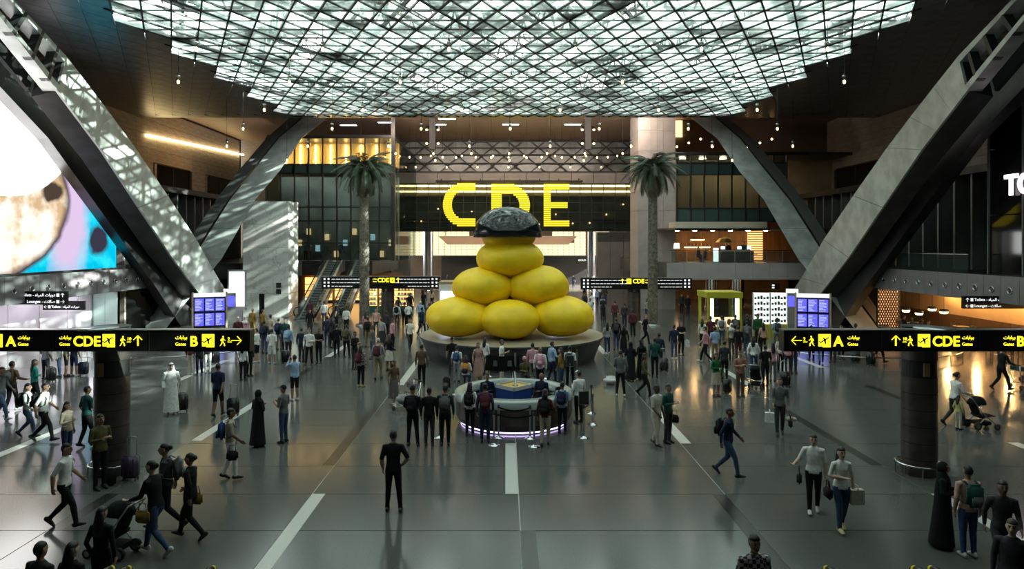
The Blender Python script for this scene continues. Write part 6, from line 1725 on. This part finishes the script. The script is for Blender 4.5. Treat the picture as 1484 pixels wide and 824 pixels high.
p = person(40, 634, 95, 'fwalk', 'lightgrey', 'denim', 'H1', 'person with black backpack and jeans walking toward the bronze column'); backpack(p, 'black', lab='black backpack of the walker in jeans near the frosted wall')
p = person(63, 640, 105, 'walk', 'white', 'black', 's1', 'person in white tee with large black backpack and black trousers walking'); backpack(p, 'black', lab='large black backpack over a white tee, near the frosted wall')
p = person(17, 596, 170, 'out', 'brown', 'black', 'w1', 'person in brown top with dark backpack before the frosted wall'); backpack(p, 'charcoal', lab='charcoal backpack over a brown top before the frosted wall')
p = person(50, 590, 140, 'fbag', 'turquoise', 'black', 'H1', 'person in turquoise jacket standing before the frosted wall')
p = person(1, 609, 90, 'walk', 'charcoal', 'denim', 'w1', 'person in charcoal at the edge of the frosted wall')
for a in ((66, 550, 170, 'easy', 'lightgrey', 'charcoal', 's'), (86, 546, -60, 'fstand', 'white', 'denim', 'H'), (96, 545, 120, 'stand', 'beige', 'black', 'k'), (107, 545, 175, 'easy', 'navy', 'navy', 'ksw')): person(*a)
suitcase(121, 544, 10, 'navy', 'navy suitcase beside the shorts wearer before the frosted wall', up=True)
suitcase(74, 553, -10, 'black', 'black suitcase on the white floor stripe before the frosted wall')
# bottom edge
person(147, 880, 175, 'fstand', 'black', 'black', 'H1', 'person with dark hair in black coat at the near escalator end')
person(104, 955, 170, 'fstand', 'black', 'charcoal', 'H0', 'person with dark bob seen over the escalator handrail', h=0.95)
person(58, 957, 165, 'stand', 'charcoal', 'black', '1', 'person in charcoal jacket at the frame of the near escalators', h=0.96)
person(1093, 952, 5, 'stand', 'plaid', 'denim', 's2', 'person in plaid shirt facing the escalators', h=1.0)
person(1467, 918, -40, 'stand', 'charcoal', 'black', 'n4', 'person in charcoal jacket close to the escalators by the abaya wearer')
person(1452, 838, -20, 'walk', 'charcoal', 'charcoal', '2', 'person in dark suit walking behind the teal backpack wearer')
p = person(1403, 806, 178, 'stand', 'peach', 'blue', 's1w', 'person in peach tee and blue jeans with teal backpack'); backpack(p, 'teal', 'grey', lab='teal and grey backpack on a peach tee')
person(1366, 792, 60, 'robe', 'black', 'black', 'J1', 'person in long black abaya beside the peach tee wearer')
p = person(1179, 743, -20, 'out', 'white', 'black', 's0w', 'person in white tee with dark messenger bag walking beside a companion')
carried_bag(p, 'charcoal', 'dark messenger bag of the person in white tee', -1, dz=1.0)
carried_bag(p, 'maroon', 'maroon jacket bundle carried low by the person in white tee', 1, dz=0.75)
p = person(1219, 769, 0, 'fbag', 'white', 'denim', 'Hsy4', 'person with long hair, white tee and tan shoes holding bags')
carried_bag(p, 'cream', 'cream and maroon paper bag held by the long haired person', 1, 'paper', dz=0.95)
carried_bag(p, 'black', 'black handbag of the long haired person with tan shoes', -1, dz=1.05)
p = person(1055, 690, 60, 'walk', 'navy', 'denim', '2', 'person in navy shirt with black backpack walking alone'); backpack(p, 'black', lab='black backpack of the lone walker in navy')
p = person(1130, 630, -15, 'stroll', 'grey', 'charcoal', '0', 'person in grey sweater carrying a white bag and a neck pillow')
carried_bag(p, 'white', 'white plastic bag of the person in grey sweater', -1, 'paper', dz=0.75)
carried_bag(p, 'black', 'black bag of the person in grey sweater', 1, dz=0.62)
q = thing('neck_pillow', 'pale neck pillow on the black bag of the grey sweater wearer', 'pillow', p.location + Vector((0.30, -0.1, 0.52)))
MB().tube([(0.13*math.cos(R(a)), 0.1*math.sin(R(a)), 0) for a in range(-60, 241, 25)], 0.05, 8, side=(0, 0, 1)).build('cushion', cloth('beige'), q, True)
p = person(951, 646, 40, 'stroll', 'cream', 'cream', 's3', 'person in cream tee and cream trousers walking with a companion')
p = person(968, 641, 45, 'phone', 'teal', 'charcoal', '1', 'person in dark teal looking at a phone beside the cream outfit')
carried_bag(p, 'black', 'black shoulder bag of the phone user in dark teal', 1, dz=0.9)
p = person(1383, 617, 95, 'push', 'white', 'charcoal', '1U', 'person in white shirt pushing a stroller before the restaurant')
person(1389, 622, 110, 'fstand', 'yellow', 'cream', 'H1', 'child in pale yellow walking beside the stroller', h=0.62)
stroller(floor_pt(1422, 620), 95, 'black stroller pushed before the restaurant')
p = person(1451, 566, 95, 'push', 'black', 'black', '2', 'person in black pushing a luggage trolley before the restaurant')
trolley(floor_pt(1484, 562), 95, 'chrome luggage trolley with pink bag before the restaurant')
c = floor_pt(1484, 562); t = thing('travel_bag', 'dark pink travel bag lying on the luggage trolley', 'bag', c + Vector((0.1, 0, 0.2))); omat(shift(rbox(0.5, 0.35, 0.3, 0.08, 3), (0, 0, 0.16)).build('sack', [M['dark']], t, True), cloth('maroon')); omat(MB().tube([(-0.12, 0, 0.3), (-0.1, 0, 0.42), (0.1, 0, 0.42), (0.12, 0, 0.3)], 0.012, 6, side=(0, 1, 0)).build('handle', [M['dark']], t), cloth('black'))
# ---------------- at and around the information desk
p = person(598, 646, 175, 'easy', 'black', 'black', 'C1', 'person in black with cap and backpack queueing'); backpack(p, 'black', lab='black backpack of the queueing cap wearer')
p = person(622, 646, 178, 'stand', 'black', 'charcoal', '1', 'person in black suit queueing between two backpack wearers')
p = person(645, 645, 180, 'stand', 'charcoal', 'black', '1', 'person in charcoal with grey backpack queueing'); backpack(p, 'grey', 'charcoal', lab='grey backpack of the queueing person in charcoal')
p = person(681, 631, 172, 'fstand', 'white', 'black', 'H1', 'person in white collar with black backpack leaning at the desk'); backpack(p, 'black', lab='black backpack at the desk beside the maroon backpack')
p = person(703, 640, 178, 'stand', 'purple', 'navy', '1', 'person in plum jacket and navy trousers at the desk'); backpack(p, 'maroon', lab='maroon backpack on a plum jacket at the desk')
p = person(790, 646, 170, 'fbag', 'maroon', 'beige', 'H1', 'person in maroon top and beige trousers with pink scarf at the desk'); backpack(p, 'black', lab='black backpack with pink scarf at the desk end')
p = person(815, 628, 165, 'stand', 'lightblue', 'black', 's1', 'person in light blue top and black trousers at the desk', h=0.92); backpack(p, 'navy', lab='navy sling pack on a light blue top at the desk')
p = person(839, 612, -150, 'phone', 'white', 'black', '1', 'person in white shirt and black trousers on a call at the desk end')
person(706, 0, 0, 'sit', 'navy', 'navy', '1', 'desk clerk in navy seated behind the information desk', z=0.22, Y=23.4)
person(785, 0, -30, 'sit', 'navy', 'black', 'N2', 'bald desk clerk in navy seated behind the information desk', z=0.22, Y=23.4)
for k, x in enumerate((706, 785)):
    cc = P(x, 0, 23.4); t = thing('desk_stool', 'round stool behind the information desk', 'stool', (cc.x, 23.45, 0), 0, 'desk stools')
    MB().lathe([(0, 0.66), (0.2, 0.66), (0.2, 0.60), (0, 0.60)], 16).build('seat', M['dark'], t, True); MB().lathe([(0.03, 0.03), (0.03, 0.6)], 8).build('stem', M['steel'], t); MB().lathe([(0.22, 0), (0.22, 0.03), (0, 0.04)], 16).build('base', M['steel'], t)
p = person(655, 544, 5, 'stand', 'black', 'charcoal', 'sC1', 'person in black tee and dark hat facing away from the plinth')
p = person(662, 553, 175, 'stand', 'white', 'lightgrey', 's1', 'person in white with blue backpack by the plinth', h=0.88); backpack(p, 'blue', lab='blue backpack over white by the plinth')
p = person(675, 560, 175, 'fsit', 'white', 'denim', 'H1', 'person with orange backpack crouching by the plinth'); backpack(p, 'orange', 'navy', lab='orange and navy backpack of the crouching person'); bpy.data.objects[p.name]
PEOPLE[-1].location.z = 0.0
t_ = [o for o in COL.objects if o.get('label') == 'orange and navy backpack of the crouching person'][0]; t_.location.z -= 0.43*p.scale[2]
person(703, 542, 150, 'fstand', 'white', 'beige', 'H1')
c = floor_pt(648, 560); t = thing('backpack', 'black backpack with green trim standing on the floor by the queue belt', 'backpack', c + Vector((0, 0, 0.2)), R(170)); [omat(link(n, PKM[n], t), cloth(cc)) for n, cc in (('body', 'black'), ('pocket', 'olive'))]
person(693, 554, 20, 'fdress', 'floral', 'floral', 'HRs0', 'person in floral pink dress with red hair before the plinth')
person(727, 550, 80, 'onephone', 'white', 'cream', 's1', 'person in white tee holding up a camera before the plinth')
person(760, 561, 10, 'fsit', 'olive', 'black', 'Cp1', 'person in pink cap sitting low before the plinth')
p = person(772, 556, 170, 'stand', 'pink', 'grey', '0'); 
p = person(783, 566, 175, 'stand', 'white', 'black', 'N2', 'person in white printed hoodie with pink backpack before the plinth'); backpack(p, 'pink', lab='dusty pink backpack over a white hoodie')
person(800, 555, 120, 'out', 'lightblue', 'navy', '1', 'person in light blue shirt reaching out before the plinth')
person(813, 564, -120, 'fstand', 'mustard', 'denim', 'H1', 'person in mustard top with long hair before the plinth')
p = person(826, 561, 160, 'easy', 'white', 'black', 's2', 'person in white shirt with black and white backpack by the plinth'); backpack(p, 'charcoal', 'lightgrey', lab='charcoal backpack with light grey pocket by the plinth')
person(829, 479, 20, 'stand', 'teal', 'black', '2', 'attendant in teal shirt behind the plinth')
# ---------------- mid-distance and far travellers
G = [
 (277,543,170,'stand','maroon','cream','w'),(289,543,10,'fstand','black','black','H'),(301,540,-160,'stand','charcoal','white','w'),(307,526,170,'pull','charcoal','black',''),(352,551,175,'fstand','white','black','H'),(361,545,160,'stand','black','black',''),
 (372,525,-100,'phone','white','black','skw'),(383,512,175,'stand','charcoal','denim',''),(394,527,178,'easy','white','white','skw'),(404,507,170,'easy','black','grey','n'),(418,520,175,'stand','lightblue','charcoal','k'),
 (437,524,176,'stand','navy','charcoal',''),(448,529,5,'easy','white','black','n'),(462,526,-10,'fold','black','black','s'),(449,487,0,'stand','black','charcoal','C'),(470,471,178,'stand','white','denim',''),(488,474,-90,'onephone','black','black','s'),
 (474,502,175,'stand','navy','denim',''),(481,504,160,'stand','charcoal','black','H'),(488,517,178,'stand','black','black',''),(502,518,176,'easy','grey','black',''),(502,482,170,'stand','white','black','1'),(514,535,60,'phone','black','charcoal','1'),
 (523,560,160,'fstand','plaid','black','Hy'),(533,503,178,'easy','brown','khaki','n'),(548,550,172,'stroll','lightgrey','khaki','W4'),(564,537,160,'fskirt','black','cream','nHs'),(553,503,178,'fdress','lightgrey','charcoal','U'),(569,507,120,'stand','pink','black',''),
 (571,587,40,'fdress','brown','grey','Hsw'),(594,507,20,'walk','white','charcoal','n0'),(611,485,150,'walk','navy','black',''),(609,472,178,'stand','lightblue','lightgrey','W'),(622,475,178,'stand','blue','navy','n'),(575,474,178,'stand','white','charcoal',''),(586,473,176,'stand','charcoal','black',''),(592,474,170,'stroll','white','black',''),
 (611,559,178,'stand','brown','black','1'),(449,470,178,'stand','maroon','black',''),(540,520,-60,'stand','grey','denim',''),(530,489,175,'fstand','pink','black','H'),(560,490,170,'stand','charcoal','black',''),(545,486,0,'stand','peach','charcoal',''),
 (366,487,170,'stand','mustard','mustard','N1'),(381,488,150,'stand','mustard','brown',''),(355,500,0,'fstand','pink','black','Jq'),(345,505,30,'stand','maroon','black','W'),(392,500,165,'easy','beige','denim',''),(413,508,0,'stand','teal','black',''),
 (427,580,-140,'raise','lightblue','black','kw1'),
 (880,512,178,'fstand','lightgrey','denim','Hw'),(893,507,170,'stroll','black','denim','n'),(904,518,175,'fdress','black','black','H'),(917,488,178,'stand','maroon','black',''),(891,471,176,'stand','maroon','charcoal',''),(905,474,178,'stand','charcoal','navy',''),
 (935,499,60,'walk','black','black','R0s'),(938,463,0,'fstand','white','denim','H'),(955,536,178,'stand','navy','black','2'),(977,520,178,'stand','navy','denim','w2'),(987,514,10,'fold','black','black','HR0s'),
 (899,574,178,'easy','grey','black','w'),(914,551,160,'robe','black','black','J'),(930,549,20,'robe','black','black','J'),(934,574,60,'fwalk','olive','black','H'),(949,546,178,'stand','teal','black','n'),
 (1018,505,150,'fbag','white','black','Hw'),(1023,526,-120,'walk','pink','black','w'),(1036,522,178,'stand','lightblue','khaki','s'),(1030,503,170,'stand','maroon','charcoal',''),(1046,500,160,'stand','white','denim',''),
 (1038,574,20,'fskirt','green','beige','H'),(1050,552,175,'stand','charcoal','black',''),(1073,574,5,'phone','rust','brown','1'),(1070,522,178,'stand','black','maroon',''),(1066,497,170,'stand','charcoal','beige','k'),(1082,512,165,'stand','grey','denim','w'),
 (1092,542,150,'fwalk','white','denim','Hw'),(1109,559,178,'stand','black','black','s1'),(1120,552,175,'fstand','pink','grey','H'),(1131,539,170,'fstand','cream','black','H'),(1083,497,120,'stand','black','charcoal',''),(1098,499,175,'stand','black','black',''),(1126,507,170,'easy','lightblue','grey','n'),
 (988,455,0,'stand','charcoal','black',''),(997,458,20,'stand','black','navy',''),(1142,542,170,'fstand','pink','charcoal','H'),(1150,540,0,'stand','navy','denim',''),(1176,521,175,'stand','charcoal','black',''),(1190,527,160,'walk','grey','denim',''),(1207,525,170,'stand','black','charcoal',''),(1219,520,0,'stand','white','black',''),(1106,512,178,'fstand','peach','black','H'),
 (1272,526,90,'push','charcoal','black',''),(1240,519,160,'stand','navy','black',''),(1060,512,0,'fstand','beige','charcoal','Jq'),(1098,500,20,'stand','green','black',''),
]
BP = {383:'navy', 404:'navy', 418:'lightblue', 502:'olive', 533:'black', 548:'maroon', 622:'blue', 575:'black', 586:'charcoal', 893:'charcoal', 1046:'grey', 1082:'grey', 1126:'charcoal', 1066:'grey', 523:'maroon', 904:None}
seen_bp = set()
for a in G:
    bc = BP.get(a[0]) if a[0] not in seen_bp else None
    q = person(*a, extra=' with backpack' if bc and a[0] not in seen_bp else '')
    if a[0] == 987: RED = q
    if bc:
        seen_bp.add(a[0]); backpack(q, bc, lab='%s backpack on the %s top %s' % (WORD.get(bc, bc), WORD.get(a[4], a[4]), min(LANDM, key=lambda L: (L[0][0]-a[0])**2 + ((L[0][1]-a[1])*1.6)**2)[1]))
rnd = random.Random(11)
cols = ['black','charcoal','navy','white','grey','maroon','lightblue','beige','brown','olive']
bots = ['black','charcoal','denim','navy','black']
for k in range(74):                                # the far concourse
    x = rnd.choice([rnd.uniform(560, 640), rnd.uniform(830, 915), rnd.uniform(640, 820)]); y = rnd.uniform(413, 466)
    if 640 < x < 830 and y > 440: y = rnd.uniform(413, 432)
    if 545 < x < 575 and y < 462: x += 34
    if 905 < x < 940: x -= 36
    fp = floor_pt(int(x), y)
    if any((q.location - fp).length < 0.75 for q in PEOPLE) or 81 < fp.y < 88 or (50.5 < fp.y < 55 and abs(fp.x) > 7.5): continue
    person(int(x), y, rnd.choice((180, 175, 0, 160, 20)), rnd.choice(('stand','stroll','fstand','walk','easy','fwalk')), rnd.choice(cols), rnd.choice(bots), rnd.choice(('','H','n','s','')))
# on the upper floor
for x, fa, ps, tp, bt, lab in ((443, 5, 'stand', 'lightblue', 'black', 'person in light blue at the head of the escalators'), (449, -5, 'stand', 'white', 'khaki', 'person in white and khaki at the head of the escalators'), (494, 40, 'stand', 'black', 'black', 'person in black at the head of the escalators')):
    person(x, 0, fa, ps, tp, bt, '', lab, z=ZB1, Y=66.3)
for x, fa, ps, tp, lab, Y in ((1012, 90, 'sit', 'black', 'cafe guest in black seated behind the balcony railing', 58.6), (1022, -90, 'fsit', 'charcoal', 'cafe guest in charcoal seated behind the balcony railing', 58.9), (1056, 20, 'stand', 'black', 'cafe server in black behind the terrace counter', 60.2), (1078, -15, 'stand', 'teal', 'cafe server in teal behind the terrace counter', 60.2)):
    person(x, 0, fa, ps, tp, 'black', 'H' if ps[0] == 'f' else '', lab, z=ZB1, Y=Y)
for k, (x, Y) in enumerate(((1310, 44.6), (1322, 43.9), (1336, 42.5), (1346, 41.6))):
    person(x, 0, (90, -90)[k % 2], ('sit', 'fsit')[k % 2], ('black', 'charcoal', 'navy', 'black')[k], 'black', '', 'diner in %s seated in the restaurant' % ('black', 'charcoal', 'navy', 'black')[k], z=0.0, Y=Y)
    c = P(x, 0, Y); t = thing('restaurant_chair', 'dark wooden chair occupied by a diner', 'chair', (c.x, Y, 0), R((90, -90)[k % 2]), 'diner chairs')
    MB().box(-0.2, 0.2, -0.22, 0.18, 0.36, 0.40).build('seat', wood, t); MB().box(-0.2, 0.2, 0.2, 0.24, 0.5, 0.9).build('backrest', wood, t)
    for lx in (-1, 1):
        for ly in (-1, 1): MB().box(lx*0.18-0.02, lx*0.18+0.02, ly*0.19-0.02, ly*0.19+0.02, 0, 0.36).build('leg', wood, t)
# ---------------- loose luggage
suitcase(962, 538, 10, 'charcoal', 'charcoal suitcase beside the navy shirt wearer', up=True); suitcase(1054, 570, 30, 'black', 'black suitcase beside the beige skirt wearer', up=True, h=0.9)
suitcase(1138, 560, 10, 'black', 'black suitcase by the pink top wearers', up=True); suitcase(414, 526, 5, 'black', 'black suitcase by the small light blue backpack'); suitcase(312, 527, 0, 'charcoal', 'charcoal suitcase under the gate B arrow', up=True); suitcase(1240, 525, 0, 'charcoal', 'charcoal suitcase by the flight screens on the restaurant side'); suitcase(1262, 529, 0, 'black', 'black suitcase under the gate A sign')
c = floor_pt(885, 557); t = thing('duffel_bag', 'white duffel bag on the floor beside the grey jacket wearer', 'bag', c); omat(shift(rbox(0.6, 0.35, 0.36, 0.12, 3), (0, 0, 0.18)).build('sack', [M['dark']], t, True), cloth('white')); omat(MB().tube([(-0.15, 0, 0.33), (-0.1, 0, 0.48), (0.1, 0, 0.48), (0.15, 0, 0.33)], 0.014, 6, side=(0, 1, 0)).build('handle', [M['dark']], t), cloth('black'))
stroller(floor_pt(1096, 562), 150, 'black stroller among the crowd by the shop shelves')
tr_ = trolley(floor_pt(588, 592), -60, 'chrome luggage trolley behind the brown dress wearer')
c = floor_pt(588, 592); t = thing('travel_bag', 'pale travel bag lying on the chrome luggage trolley', 'bag', c + Vector((0.0, 0, 0.2)), R(-60)); omat(shift(rbox(0.5, 0.6, 0.3, 0.08, 3), (0, 0, 0.16)).build('sack', [M['dark']], t, True), cloth('lightgrey')); omat(MB().tube([(-0.12, 0, 0.3), (-0.1, 0, 0.42), (0.1, 0, 0.42), (0.12, 0, 0.3)], 0.012, 6, side=(0, 1, 0)).build('handle', [M['dark']], t), cloth('black'))
carried_bag(RED, 'white', 'white carrier bag of the red haired person in black', 1, 'paper', dz=0.8)
